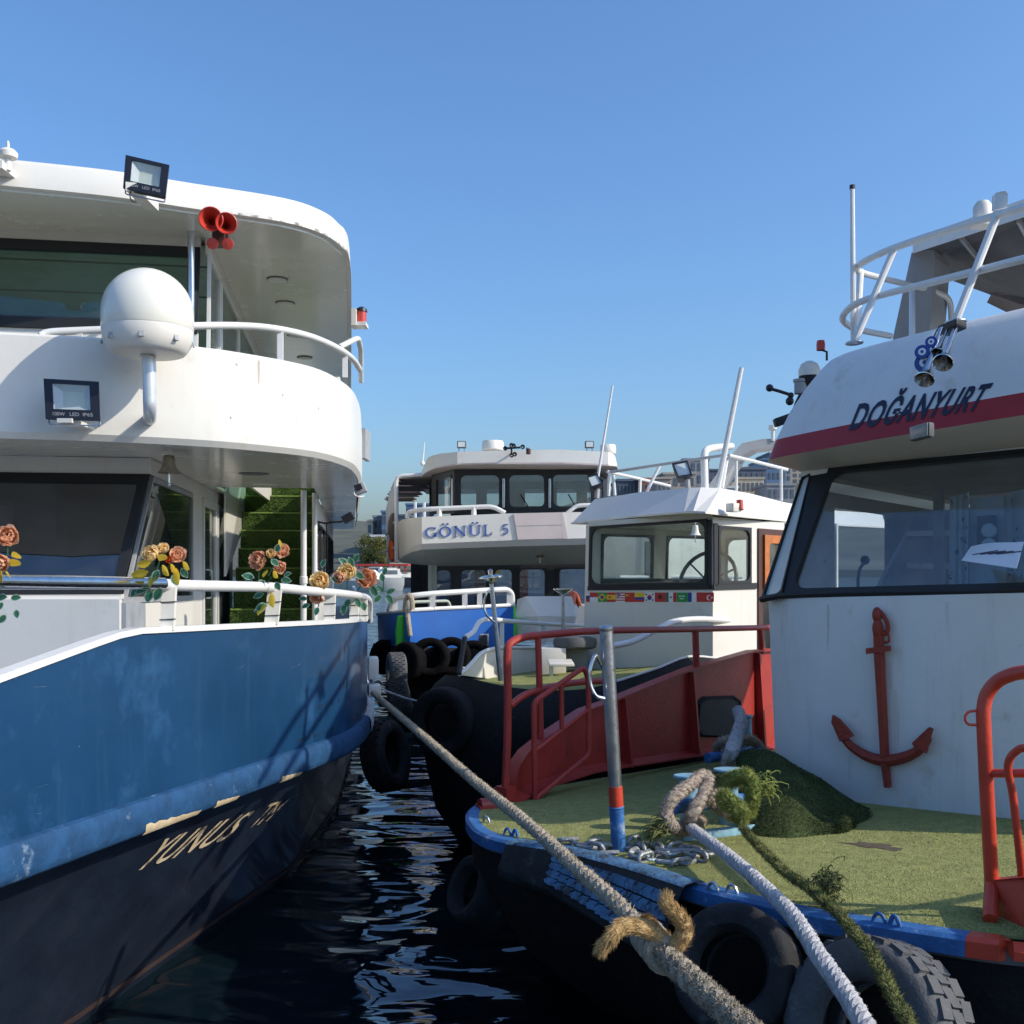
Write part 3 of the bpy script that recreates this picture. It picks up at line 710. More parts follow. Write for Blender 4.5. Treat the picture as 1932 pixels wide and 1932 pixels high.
g = MB(); g.tube(rounded([lf(4.95, V0 + .02, -.1), lf(4.95, V0 + .09, -.1), lf(4.95, V0 + .09, -.45), lf(4.95, V0 + .02, -.45)], .03), .012, 8); g.make('handle', 'chrome', dr)
q = [lf(6.28, V0, -1.2), lf(7.98, V0, -1.2), lf(7.98, V0, .79), lf(6.28, V0, .79)]
window(FL, q, fw=.05, r=.02, fmat='white_pipe', gmat='glass_green', proud=.012)
m = MB(); m.box(lf(3.6, -.3, .93), .01, .01, .01)
m.prism([lf(7.9, VL + .05, -1.26), lf(7.9, V0 - .05, -1.26), lf(7.9, V0 - .05, .94), lf(7.9, VL + .05, .94)], LA.to_3d() * .04)
m.prism([lf(1.14, VL + .05, -1.265), lf(7.9, VL + .05, -1.265), lf(7.9, V0 - .05, -1.265), lf(.62, V0 - .05, -1.265)], (0, 0, .03))
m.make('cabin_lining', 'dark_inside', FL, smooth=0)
g = MB(); g.obox(lf(1.5, -.2, -.52), LN.to_3d() * 1.05, LA.to_3d() * .45, (0, 0, .16)); g.make('dashboard', 'grey_inside', FL, smooth=0)
g = MB(); g.tube([lf(1.9, .1 + .28 * math.cos(a), -.25 + .28 * math.sin(a)) for a in [i * math.pi / 10 for i in range(20)]], .018, 6, closed=True); g.make('steering_wheel', 'gasket', FL)
for uu, vv in ((3.3, .3), (3.3, -.7)):
    g = MB(); g.bbox_bev(lf(uu, vv, -.55), LN.to_3d() * .25, LA.to_3d() * .24, (0, 0, .07), .03); g.bbox_bev(lf(uu + .26, vv, -.15), LN.to_3d() * .25, LA.to_3d() * .06, (0, 0, .38), .03); g.tube([lf(uu, vv, -1.25), lf(uu, vv, -.6)], .05, 8); g.make('helm_seat', 'black_plastic', FL)

# upper wheelhouse
m = MB(); V1 = 1.42
q = [lf(1.2, -1.9, .99), lf(1.2, V1, .99), lf(1.3, V1, 2.08), lf(1.3, -1.9, 2.08)]; panel(m, q, (), .05)
q = [lf(1.47, -1.9, 2.88), lf(1.47, V1, 2.88), lf(1.49, V1, 3.0), lf(1.49, -1.9, 3.0)]; panel(m, q, (), .05)
for v in (1.5, -1.95):
    m.prism([lf(1.3, v, .99), lf(10, v, .99), lf(10, v, 1.25), lf(1.3, v, 1.25)], LN.to_3d() * -.04)
    m.prism([lf(1.5, v, 2.85), lf(10, v, 2.85), lf(10, v, 3.0), lf(1.5, v, 3.0)], LN.to_3d() * -.04)
    for uu in (2.25, 3.9, 6.5, 9.9): m.prism([lf(uu, v, 1.25), lf(uu + .1, v, 1.25), lf(uu + .1, v, 2.85), lf(uu, v, 2.85)], LN.to_3d() * -.05)
m.prism([lf(10, -1.9, .99), lf(10, 1.5, .99), lf(10, 1.5, 3.0), lf(10, -1.9, 3.0)], LA.to_3d() * .05)
m.make('upper_wheelhouse_wall', 'white', FL, smooth=0)
q = [lf(1.28, -1.88, 2.07), lf(1.28, V1, 2.07), lf(1.47, V1, 2.9), lf(1.47, -1.88, 2.9)]
window(FL, q, fw=.10, r=.02, gmat='glass_green', proud=.012)
for u0, u1, gm in ((1.35, 2.25, 'glass_clear'), (2.35, 3.9, 'glass_green'), (4.0, 6.5, 'glass_green'), (6.6, 9.9, 'glass_green')):
    q = [lf(u0, 1.5, 1.25), lf(u1, 1.5, 1.25), lf(u1, 1.5, 2.85), lf(u0 + (.14 if u0 < 2 else 0), 1.5, 2.85)]
    window(FL, q, fw=.05, r=.01, fmat='white_pipe', gmat=gm, proud=.01)
m = MB(); m.prism([lf(1.6, -1.85, 2.93), lf(9.9, -1.85, 2.93), lf(9.9, 1.44, 2.93), lf(1.6, 1.44, 2.93)], (0, 0, .03))
m.make('cabin_ceiling', 'pale_inside', FL, smooth=0)
for uu in (2.2, 3.4, 4.6): 
    g = MB(); g.obox(lf(uu, -.2, 2.925), LN.to_3d() * 1.6, LA.to_3d() * .012, (0, 0, .006)); g.make('ceiling_seam', 'grey_dark', FL, smooth=0)
m = MB(); m.prism([lf(9.8, -1.85, 1.0), lf(9.8, 1.44, 1.0), lf(9.8, 1.44, 2.93), lf(9.8, -1.85, 2.93)], LA.to_3d() * .04); m.make('cabin_lining', 'pale_inside', FL, smooth=0)
for k in range(4):
    q = [lf(9.78, -1.5 + .72 * k, 1.75), lf(9.78, -.9 + .72 * k, 1.75), lf(9.78, -.9 + .72 * k, 2.3), lf(9.78, -1.5 + .72 * k, 2.3)]
    MB().prism(q, LA.to_3d() * -.02).make('cabin_window', 'dark_inside', FL, smooth=0)
g = MB(); g.tube([lf(1.28, 1.36, .99), lf(1.32, 1.36, 3.01)], .032, 14); g.make('stanchion', 'chrome', FL)
# air conditioner on the balcony
g = MB(); c = lf(1.95, 1.78, 1.78); g.bbox_bev(c, LN.to_3d() * .21, LA.to_3d() * .26, (0, 0, .13), .02); ac = g.make('air_conditioner', 'white', FL)
for i in range(2):
    for j in range(3):
        g = MB(); g.bbox_bev(lf(1.685, 1.67 + .155 * i, 1.85 - .055 * j), LN.to_3d() * .06, LA.to_3d() * .006, (0, 0, .014), .005); g.make('vent', 'gasket', ac)
# louvred box and lifebelt by the side rail
g = MB(); g.bbox_bev(lf(4.2, 2.45, 1.75), LN.to_3d() * .22, LA.to_3d() * .2, (0, 0, .45), .02); lv = g.make('louvred_box', 'white', FL)
for j in range(6):
    g = MB(); g.obox(lf(3.99, 2.42, 2.08 - .1 * j), LN.to_3d() * .12, LA.to_3d() * .008, (0, 0, .03)); g.make('slot', 'gasket', lv, smooth=0)
# balcony rail
rl = spline([at(76, 634, 8.02), at(90, 628, 8.05), at(130, 625, 8.1), at(280, 619, 8.3), at(363, 615, 8.45), at(449, 614.5, 8.75), at(519, 620, 9.0), at(586, 635, 9.4), at(637, 657, 9.95), at(665, 677, 10.5), at(678, 696, 11.2)], 6)
g = MB(); g.tube(rl, .031, 12); br_ = g.make('balcony_rail', 'white_pipe', FL)
for px, y0, y1, d in ((529, 621, 680, 9.05), (651, 668, 712, 10.2), (150, 625, 648, 8.12)):
    g = MB(); g.obox((at(px, y0, d) + at(px, y1, d)) / 2, (.024, .004, 0), (0, .012, 0), (0, 0, (at(px, y0, d).z - at(px, y1, d).z) / 2)); g.make('rail_post', 'white_pipe', br_, smooth=0)
g = MB(); g.tube(rounded([at(640, 655, 10.6), at(676, 637, 11.2), at(681, 660, 12.0), at(681, 720, 12.4)], .15), .03, 10); g.make('balcony_rail', 'white_pipe', FL)
# side light on its bracket
g = MB(); g.obox(at(678, 614, 11.2), (.085, 0, 0), (0, .1, 0), (0, 0, .02)); nl = g.make('side_light', 'white', FL, smooth=0)
g = MB(); g.lathe([(.055, 0), (.055, .13)], at(682, 611, 11.2) , n=14); g.make('lens', 'horn_red', nl)
g = MB(); g.lathe([(.065, 0), (.06, .03), (.02, .055), (.001, .06)], at(682, 611, 11.2) + Vector((0, 0, .13)), n=14); g.make('cap', 'black_plastic', nl)
g = MB(); g.obox(at(669, 600, 11.15), (.025, 0, 0), (0, .07, 0), (0, 0, .09)); g.make('screen', 'white', nl, smooth=0)
g = MB(); g.obox(at(690, 840, 14), (.03, 0, 0), (0, .25, 0), (0, 0, .2)); g.make('side_box', 'grey_plate', FL, smooth=0)

# aft cabin side, stair and posts
m = MB(); q = [lf(6.2, 2.3, -1.27), lf(22, 2.3, -1.27), lf(22, 2.3, .955), lf(6.2, 2.3, .955)]
H_ = [(.02 + .16 * k, .42, .15 + .16 * k, .84) for k in range(6)]; panel(m, q, H_, .04); m.make('aft_cabin_wall', 'white', FL, smooth=0)
for h in H_: window(FL, sub(q, *h), fw=.04, r=.05, gmat='glass_dark')
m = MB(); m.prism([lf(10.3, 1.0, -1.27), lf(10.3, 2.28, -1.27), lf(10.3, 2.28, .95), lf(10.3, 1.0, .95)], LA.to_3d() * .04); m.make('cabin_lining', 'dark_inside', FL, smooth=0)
st = MB(); st.prism([lf(6.3, 1.06, .96), lf(6.3, 1.06, -.2), lf(9.9, 1.06, 2.2), lf(9.9, 1.06, .96)], LN.to_3d() * .03); st.make('stair_side', 'white', FL, smooth=0)
stair = MB().prism([lf(6.3, 1.1, -1.27), lf(6.3, 2.26, -1.27), lf(10.0, 2.26, 1.7), lf(10.0, 1.1, 1.7)], (0, 0, -.1)).make('stair', 'grey_plate', FL, smooth=0)
def fuzz(n, pf, hgt, wid, seed, lean=.5):
    """short blades standing on points given by pf(rg) -> (point, normal)"""
    rg = random.Random(seed); m = MB(); vs = []; fs = []
    for i in range(n):
        p, nn = pf(rg)
        if p is None: continue
        a = rg.uniform(0, 6.28); t = nn.orthogonal().normalized(); b = nn.cross(t); dr_ = t * math.cos(a) + b * math.sin(a); pr = nn.cross(dr_)
        h = hgt * rg.uniform(.6, 1.3); k = len(vs)
        vs += [p - pr * wid, p + pr * wid, p + nn * h + dr_ * h * lean * rg.uniform(.2, 1.2)]; fs.append((k, k + 1, k + 2))
    m.v = vs; m.f = [list(f) for f in fs]; m.m = [0] * len(fs); return m
for k in range(11):
    u0 = 6.3 + .34 * k; z0 = -1.27 + .29 * (k + 1)
    g = MB(); g.obox(lf(u0 + .17, 1.68, z0 - .14), LN.to_3d() * .57, LA.to_3d() * .17, (0, 0, .14)); sp = g.make('step', 'hedge_green', stair, smooth=0)
    g = MB(); g.tube([lf(u0 - .012, 1.11, z0 + .012), lf(u0 - .012, 2.25, z0 + .012)], .014, 6); g.make('nosing', 'hedge_light', sp)
def steps_pt(rg):
    k = rg.randrange(11); u0 = 6.3 + .34 * k; z0 = -1.27 + .29 * (k + 1); v = rg.uniform(1.11, 2.25)
    if rg.random() < .62: return lf(u0, v, z0 - .29 * rg.random()), -LA.to_3d()
    return lf(u0 + .34 * rg.random(), v, z0), Vector((0, 0, 1))
tf = fuzz(26000, steps_pt, .035, .006, 5, .8).make('stair_turf', 'hedge_green', FL, smooth=0, fix=False); tf['kind'] = 'stuff'
g = MB(); g.tube([lf(5.65, 2.17, -1.27), lf(5.65, 2.17, .955)], .04, 12); g.lathe([(.041, -.3), (.052, -.29), (.052, -.2), (.041, -.19)], lf(5.65, 2.17, 0), n=12); g.make('deck_post', 'white_pipe', FL)
g = MB(); g.tube([lf(6.15, 2.30, -1.27), lf(6.15, 2.30, .955)], .035, 12); g.make('deck_post', 'white_pipe', FL)
# sagging cable and small camera lamp under the overhang
g = MB(); g.tube(spline([at(600, 984, 15.5), at(612, 987, 15.3), at(630, 985, 15.2), at(645, 984, 15.1), at(656, 975, 15.0)], 5), .014, 6); g.tube(spline([at(616, 986, 15.3), at(617, 1015, 15.4), at(616, 1060, 15.6)], 4), .01, 5); g.make('cable', 'gasket', FL)
g = MB(); g.obox(at(657, 977, 15), (.07, 0, .04), (0, .06, 0), (-.03, 0, .05)); g.make('small_lamp', 'black_plastic', FL, smooth=0)
g = MB(); g.bbox_bev(at(680, 922, 10.9), (.055, 0, .02), (0, .05, 0), (-.02, 0, .05), .01); sl_ = g.make('corner_lamp', 'grey_plate', FL)
g = MB(); g.obox(at(676, 919, 10.84), (.035, 0, .012), (0, .004, 0), (-.012, 0, .03)); g.make('lens', 'black_plastic', sl_, smooth=0)
g = MB(); g.tube(rounded([at(683, 911, 10.9), at(668, 922, 10.85), at(668, 934, 10.85), at(678, 938, 10.85), at(687, 936, 10.9)], .03), .008, 6); g.make('bracket', 'white_pipe', sl_)

# radome on its pole
RD = 7.78; rc = at(279, 592, RD); s_ = RD / F
rad = MB(); prof = [(.001, 84)] + [(83.5 * math.sin(R(a)), 84 * math.cos(R(a))) for a in range(8, 91, 8)] + [(83.5, -28), (82, -31)]
rad.lathe([(r * s_, h * s_) for r, h in prof], rc, n=48); ra = rad.make('radome', 'white_gloss', FL)
g = MB(); g.lathe([(r * s_, h * s_) for r, h in ((82.4, -31), (82.8, -33), (80, -56), (72, -70), (66, -76), (60, -78), (.01, -78))], rc, n=48); g.make('radome_base', 'cream', ra)
for k in range(8):
    a = R(45 * k + 12); c = rc + Vector((math.cos(a) * 79.5 * s_, math.sin(a) * 79.5 * s_, -50 * s_))
    t = Vector((-math.sin(a), math.cos(a), 0)); o_ = Vector((math.cos(a), math.sin(a), .35)).normalized()
    g = MB(); g.obox(c, t * .018, o_ * .006, t.cross(o_) * .042); g.make('recess', 'grey_plate', ra, smooth=0)
g = MB(); g.lathe([(.055, -.002), (.06, -.012), (.03, -.016)], rc + Vector((0, 0, -78 * s_)), n=16)
for k in range(4): g.box(rc + Vector((.05 * math.cos(k * 1.57 + .5), .05 * math.sin(k * 1.57 + .5), -78 * s_ - .012)), .02, .02, .012)
g.make('mount_flange', 'cream', ra)
g = MB(); g.tube(spline([rc + Vector((.004, 0, -78 * s_)), at(282, 700, RD), at(282.5, 745, RD), at(283, 770, RD + .02), at(283, 786, RD + .14), at(283, 790, RD + .4)], 5), .05, 18); g.make('radome_pole', 'galvanised', ra)

def floodlight(parent, q, depth, txt=True, name='floodlight', bracket=None):
    """q: front face bl,br,tr,tl"""
    n = toward(qn(q), q[0]); m = MB(); sub_ = lambda a, b: bil(q, a, b)
    inn = [sub_(.15, .25), sub_(.83, .25), sub_(.83, .9), sub_(.15, .9)]; O = list(q)
    m.loft([[p - n * depth for p in [lerp(x, sum(q, Vector()) / 4, .12) for x in O]], [p - n * .012 for p in O], O, inn, [p - n * .012 for p in inn]], True)
    m.add([lerp(x, sum(q, Vector()) / 4, .12) - n * depth for x in O], [(0, 1, 2, 3)])
    o = m.make(name, 'black_plastic', parent, smooth=0)
    c = [p - n * .011 for p in inn]; cc_ = sum(c, Vector()) / 4; d_ = [lerp(p, cc_, .42) - n * .035 for p in c]
    g_ = MB(); g_.loft([c, d_], True); g_.make('reflector', 'lamp_glass', o, smooth=0)
    g_ = MB(); g_.add(d_, [(0, 1, 2, 3)]); g_.make('led_panel', 'lamp_cell', o, smooth=0)
    g_ = MB(); g_.prism([p + n * .004 for p in c], n * -.003); g_.make('cover_glass', 'lens_glass', o, smooth=0)
    if txt:
        for wd, x0, x1 in (('100W', .14, .36), ('LED', .45, .62), ('IP65', .69, .87)): lettering(o, wd, 'grey_plate', lambda s, t, x0=x0, x1=x1: bil(q, lerp(x0, x1, s), .085 + .09 * t) + n * .003, name='lettering')
    if bracket:
        b = MB(); b.tube(rounded([sub_(.03, .1) - n * depth * .5, sub_(.03, -.1) - n * depth * .5, sub_(.97, -.1) - n * depth * .5, sub_(.97, .1) - n * depth * .5], .02), .006, 6); b.make('yoke', 'steel', o)
    return o
# lower floodlight on the balcony front
q = [at(86, 790, 7.62), at(189, 793, 7.62), at(186, 720, 7.72), at(82, 714, 7.72)]
fl = floodlight(FL, q, .06, bracket=True)
g = MB(); g.obox(at(143, 800, 7.8), (.055, .0, 0), (0, .2, 0), (0, 0, .016)); g.make('arm', 'cream', fl, smooth=0)
q = [at(232, 354, 8.12), at(312, 371, 8.08), at(319, 311, 8.22), at(237, 292, 8.26)]
fl = floodlight(FL, q, .06, bracket=True)
g = MB(); g.obox(at(269, 371, 8.35), (.05, .015, 0), (0, .22, 0), (0, 0, .035)); g.make('arm', 'cream', fl, smooth=0)
g = MB(); g.tube(spline([at(247, 360, 8.1), at(245, 370, 8.2), at(250, 380, 8.4), at(257, 381, 8.5)], 5), .005, 5); g.make('cable', 'gasket', fl)
# small pole lamp on the roof edge, far left
g = MB(); g.tube([at(15, 322, 8.15), at(15, 290, 8.15)], .026, 12); pl = g.make('roof_lamp', 'white_pipe', FL)
g = MB(); g.lathe([(.02, -.03), (.07, -.02), (.075, .02), (.05, .045), (.012, .05), (.012, .1), (.001, .12)], at(15, 293, 8.15), n=16); g.make('lamp_head', 'cream', pl)
g = MB(); g.obox(at(10, 327, 8.25), (.07, .01, 0), (0, .2, 0), (0, 0, .03)); g.make('shelf', 'white', pl, smooth=0)
# red twin horns under the roof edge
def trumpet(o, tip, r, mt, parent, name='trumpet', n=24, rin=.2, lip=1.05):
    """o: mouth centre, tip: throat end"""
    o, tip = Vector(o), Vector(tip); ax = (o - tip); L_ = ax.length
    prof = [(r * .26, 0), (r * .30, .35 * L_), (r * .40, .65 * L_), (r * .58, .85 * L_), (r * .86, .97 * L_), (r * lip, L_), (r * .98, L_ + .004), (r * .78, .95 * L_), (r * .45, .84 * L_), (r * .2, .66 * L_), (.001, .6 * L_)]
    m = MB(); m.lathe(prof, tip, ax.normalized(), n); return m.make(name, mt, parent)
hd = 8.45
hn = MB(); hn.obox(at(416, 448, hd + .1), (.05, 0, 0), (0, .07, 0), (0, 0, .07)); hh = hn.make('horn', 'brown', FL, smooth=0)
trumpet(at(398, 413, hd - .12), at(404, 432, hd + .35), .094, 'horn_red', hh); trumpet(at(427, 421, hd - .1), at(424, 440, hd + .35), .084, 'horn_red', hh)
for px, py in ((402, 460), (431, 461)):
    g = MB(); g.lathe([(.001, -.03), (.03, -.03), (.046, .0), (.046, .03), (.001, .035)], at(px, py, hd), (0, -1, -.2), 16); g.make('diaphragm', 'horn_red', hh)
    g = MB(); g.tube([at(px, py, hd), at(px + (2 if px < 410 else -2), py - 30, hd + .15)], .012, 8); g.make('pipe', 'brown', hh)
# ship's bell
def bell(parent, c, r, h, mt, clap=True):
    c = Vector(c); m = MB(); m.lathe([(.001, h), (r * .42, h * .99), (r * .5, h * .9), (r * .55, h * .55), (r * .7, h * .25), (r * .95, h * .05), (r * 1.02, 0), (r * .93, 0), (r * .6, h * .25), (r * .42, h * .8), (.001, h * .85)], c, n=24)
    o = m.make('bell', mt, parent)
    g_ = MB(); g_.tube([c + Vector((0, 0, h)), c + Vector((0, 0, h * 1.28))], r * .12, 8); g_.make('hanger', 'steel', o)
    if clap:
        g_ = MB(); g_.tube([c + Vector((0, 0, h * .3)), c + Vector((0, 0, -h * .55))], r * .09, 8); g_.ball(c + Vector((0, 0, -h * .62)), r * .17); g_.make('clapper', 'chrome', o)
    return o
bell(FL, at(319, 893, 8.75), .098, .155, 'brass')
# bulwark rail: chrome pipe, white pipe, flat stanchions
dpx = [(-60, 3.95), (0, 4.3), (150, 4.8), (264, 5.3), (315, 5.5), (362, 5.78), (484, 6.52), (525, 6.8), (586, 7.3), (647, 8.0), (690, 9.1), (700, 10.2)]
rd = lambda px: interp(dpx, px)
g = MB(); g.tube([at(px, y, rd(px)) for px, y in ((-60, 1096.5), (0, 1097.5), (150, 1099), (264, 1100.5), (308, 1101.5))], .033, 16); rr_ = g.make('bulwark_rail', 'chrome', FL, label='bare chrome length of the bow rail')
g = MB(); g.tube(spline([at(306, 1103, rd(306)), at(362, 1105, rd(362)), at(484, 1107, rd(484)), at(525, 1109, rd(525)), at(586, 1115, rd(586)), at(647, 1120.5, rd(647)), at(680, 1125, 8.7), at(693, 1130, 9.3), at(697, 1140, 9.8), at(697, 1172, 10.0)], 6), .032, 16); rr2 = g.make('bulwark_rail', 'white_pipe', FL, label='white painted length of the bow rail')
for (xt, xb, y0, y1, w_) in ((317, 313, 1108, 1190, 23), (517, 510, 1114, 1178, 24), (622, 620, 1120, 1176, 19), (667, 667, 1125, 1174, 16), (685, 685, 1128, 1173, 13)):
    d = rd(xb); hw = w_ / 2 / F * d; c0, c1 = at(xt, y0, d), at(xb, y1, d + .02)
    g = MB(); g.prism([c1 + Vector((-hw, 0, 0)), c1 + Vector((hw, .02, 0)), c0 + Vector((hw, .02, 0)), c0 + Vector((-hw, 0, 0))], (.004, .02, 0)); ps = g.make('rail_stanchion', 'white', FL, smooth=0)
    for t in (.35, .75):
        cz_ = lerp(c0, c1, t); g = MB(); g.tube([cz_ + Vector((-hw - .004, -.004, 0)), cz_ + Vector((hw + .004, .016, .004)), cz_ + Vector((hw + .004, .04, .003)), cz_ + Vector((-hw - .004, .03, 0))], .003, 5, closed=True); g.make('cable_tie', 'gasket', ps)

# ------------------------------------------------------------------ right boat: turf foredeck, red bulwark, white wheelhouse
TA, TB, TC = .022, -.0767, -1.103          # its deck plane (the boat lies with a slight heel)
def tk(px, py, h=0.0):
    """where a sight line meets the deck plane raised by h"""
    s = (px - CX) / F; d = (TC + h) / (-(py - HY) / F - TA * s - TB); return at(px, py, d)
def tz(x, y, h=0.0): return CZ + TC + TA * x + TB * y + h
TL_, TF_ = Vector((.70, -.715)), Vector((.715, .70))
T0 = Vector((1.77, 7.05))
def tl(lat, alo, h):
    p = T0 + TL_ * lat + TF_ * alo; return Vector((p.x, p.y, tz(p.x, p.y, h)))
TUP = Vector((-TA, -TB, 1)).normalized()
TG = thing('passenger_boat', 'white passenger boat with turf foredeck, red bulwark and anchor on its wheelhouse', 'boat', (3, 7, 0))
# gunwale outline, left side round the blunt bow to the right
gp = [(945, 1497), (905, 1520), (884, 1543), (900, 1572), (950, 1592), (1079, 1612), (1200, 1644), (1310, 1680), (1420, 1708), (1530, 1732), (1683, 1757), (1856, 1783), (1990, 1796), (2160, 1815)]
GW = [tk(*p) for p in gp]
GWs = spline(GW, 5)
left_aft = [Vector((4.6, 12.3, tz(4.6, 12.3))), Vector((2.41, 9.81, tz(2.41, 9.81)))]
right_aft = [Vector((3.1, 3.72, tz(3.1, 3.72))), Vector((4.3, 4.5, tz(4.3, 4.5))), Vector((6.3, 7.4, tz(6.3, 7.4)))]
outline = left_aft + GWs + right_aft
def inset_poly(P, k):
    c = sum(P, Vector()) / len(P); out = []
    for i, p in enumerate(P):
        a, b = P[max(i - 1, 0)], P[min(i + 1, len(P) - 1)]; t = (b - a).to_2d().normalized(); n = Vector((-t.y, t.x))
        if n.dot((c - p).to_2d()) < 0: n = -n
        q = p.to_2d() + n * k; out.append(Vector((q.x, q.y, p.z)))
    return out
DN = lambda P, dz: [Vector((p.x, p.y, p.z + dz)) for p in P]
m = MB(); m.prism(DN(outline, -.06), (0, 0, .055)); m.make('deck', 'grey_dark', TG, smooth=0)
# hull plating below the gunwale
i0 = inset_poly(outline, .02); i1 = inset_poly(outline, .25); i2 = inset_poly(outline, .75); i3 = inset_poly(outline, .95)
m = MB(); m.loft([DN(i0, .0), DN(i0, -.22), [Vector((p.x, p.y, .45)) for p in i1], [Vector((p.x, p.y, .0)) for p in i2], [Vector((p.x, p.y, -.7)) for p in i3]]); m.make('hull', 'black_rough', TG)
TUGHULL = m.bvh()
# gunwale strip: blue paint then red
def strip(P, w_, z0, z1, mt, name):
    a = inset_poly(P, -.02); b = inset_poly(P, w_); m = MB()
    m.loft([DN(a, z0), DN(a, z1), DN(inset_poly(P, .0), z1 + .012), DN(b, z1 + .004), DN(b, z0 + .03)]); return m.make(name, mt, TG)
nred = max(i for i, p in enumerate(GWs) if p.x < 1.62)
strip(GWs[:nred + 1], .085, -.045, .012, 'blue_paint', 'gunwale')
strip(GWs[nred:], .085, -.045, .012, 'red_bright', 'gunwale')

# turf carpet
edge = spline([tk(*p) for p in ((952, 1503), (918, 1523), (903, 1543), (916, 1566), (957, 1583), (1079, 1600), (1200, 1633), (1310, 1668), (1420, 1696), (1530, 1719), (1683, 1744), (1856, 1769), (1990, 1782), (2160, 1800))], 5)
tpoly = [Vector((4.3, 12.0, 0)), Vector((2.5, 9.7, 0))] + edge + [Vector((4.1, 4.9, 0)), Vector((5.8, 7.2, 0))]
tpoly = [Vector((p.x, p.y, tz(p.x, p.y, .006))) for p in tpoly]
TURF = thing('turf_carpet', 'artificial grass carpet covering the foredeck around the white wheelhouse', 'carpet', tpoly[0])
MB().prism(tpoly, (0, 0, .012)).make('backing', 'turf_base', TURF, smooth=0)
def inside(P, x, y):
    r = False; j = len(P) - 1
    for i in range(len(P)):
        if (P[i].y > y) != (P[j].y > y) and x < (P[j].x - P[i].x) * (y - P[i].y) / (P[j].y - P[i].y) + P[i].x: r = not r
        j = i
    return r
hole = tk(2013 * .757 + 0, 2157 * .757)   # a worn patch
hc = tk(1650, 1603)
def turf_pt(rg):
    px = rg.uniform(880, 1990); py = rg.uniform(1400, 1800) if rg.random() < .75 else rg.uniform(1400, 1600)
    p = tk(px, py)
    if not inside(tpoly, p.x, p.y): return None, None
    dv = p - hc
    if (dv.dot(TL_.to_3d()) / .17) ** 2 + (dv.dot(TF_.to_3d()) / .085) ** 2 < 1: return None, None
    return Vector((p.x, p.y, tz(p.x, p.y, .017))), TUP
f_ = fuzz(90000, turf_pt, .0065, .0022, 11, 1.4).make('pile', 'turf_blade', TURF, smooth=0, fix=False); f_['kind'] = 'stuff'
g = MB()
hp_ = []
for k in range(16):
    a = k * math.pi / 8; r_ = 1 + .3 * math.sin(2.3 * k) + .15 * math.sin(5.1 * k); p = hc + TL_.to_3d() * .14 * r_ * math.cos(a) + TF_.to_3d() * .065 * r_ * math.sin(a); hp_.append(Vector((p.x, p.y, tz(p.x, p.y, .0195))))
g.prism(hp_, (0, 0, .0008)); g.make('worn_patch', 'worn_brown', TURF, smooth=0)

# red bulwark along the left side
BP, BQ = (-.03, 6.92), (2.41, 9.81)
bw = wall(BP, BQ)
top = [(958, 1496), (964, 1478), (970, 1449), (989, 1421), (1029, 1389), (1101, 1342), (1139, 1329), (1207, 1301), (1299, 1264), (1418, 1230), (1446, 1228), (1500, 1222)]
bot = [(955, 1518), (970, 1508), (985, 1500), (1000, 1491), (1029, 1481), (1101, 1458), (1139, 1451), (1207, 1441), (1299, 1427), (1418, 1416), (1446, 1413), (1500, 1408)]
ins_n = Vector((BQ[1] - BP[1], BP[0] - BQ[0], 0)).normalized()
if ins_n.y > 0: ins_n = -ins_n
m = MB(); rows = []
for t in (0, .5, 1): rows.append([lerp(bw(*b), bw(*a), t) for a, b in zip(top, bot)])
m.slab(rows, -ins_n * .03); m.make('red_bulwark', 'red_paint', TG)
m = MB(); m.slab([[bw(*a) + ins_n * .045 for a in top], [bw(*a) - ins_n * .06 for a in top]], (0, 0, .015)); m.make('bulwark_capping', 'red_paint', TG)
m = MB(); m.slab([[bw(*b) + ins_n * .10 + Vector((0, 0, .02)) for b in bot], [bw(*b) + Vector((0, 0, .05)) for b in bot]], (0, 0, -.012)); m.make('waterway_bar', 'red_paint', TG)
for (xa, ya, yb) in ((1170, 1318, 1446), (1299, 1268, 1426), (1424, 1232, 1415)):
    g = MB(); a, b = bw(xa, ya), bw(xa + 4, yb); g.prism([a, b, b + ins_n * .09, a + ins_n * .05], bw(xa + 3, ya) - a); g.make('bulwark_rib', 'red_paint', TG, smooth=0)
# hawse opening: frame lip and dark trunk
hq = [(1316, 1390), (1307, 1378), (1312, 1325), (1326, 1314), (1382, 1312), (1396, 1322), (1398, 1380), (1390, 1392)]
m = MB(); o_ = [bw(*p) + ins_n * .012 for p in hq]; c_ = sum(o_, Vector()) / 8; i_ = [lerp(p, c_, .1) + ins_n * .02 for p in o_]
m.loft([[p - ins_n * .012 for p in o_], o_, i_, [p - ins_n * .015 for p in i_]], True); hw_ = m.make('hawse_frame', 'black_rough', TG, smooth=0)
m = MB(); m.prism([p - ins_n * .011 for p in i_], -ins_n * .002); m.make('hawse_opening', 'dark_inside', hw_, smooth=0)

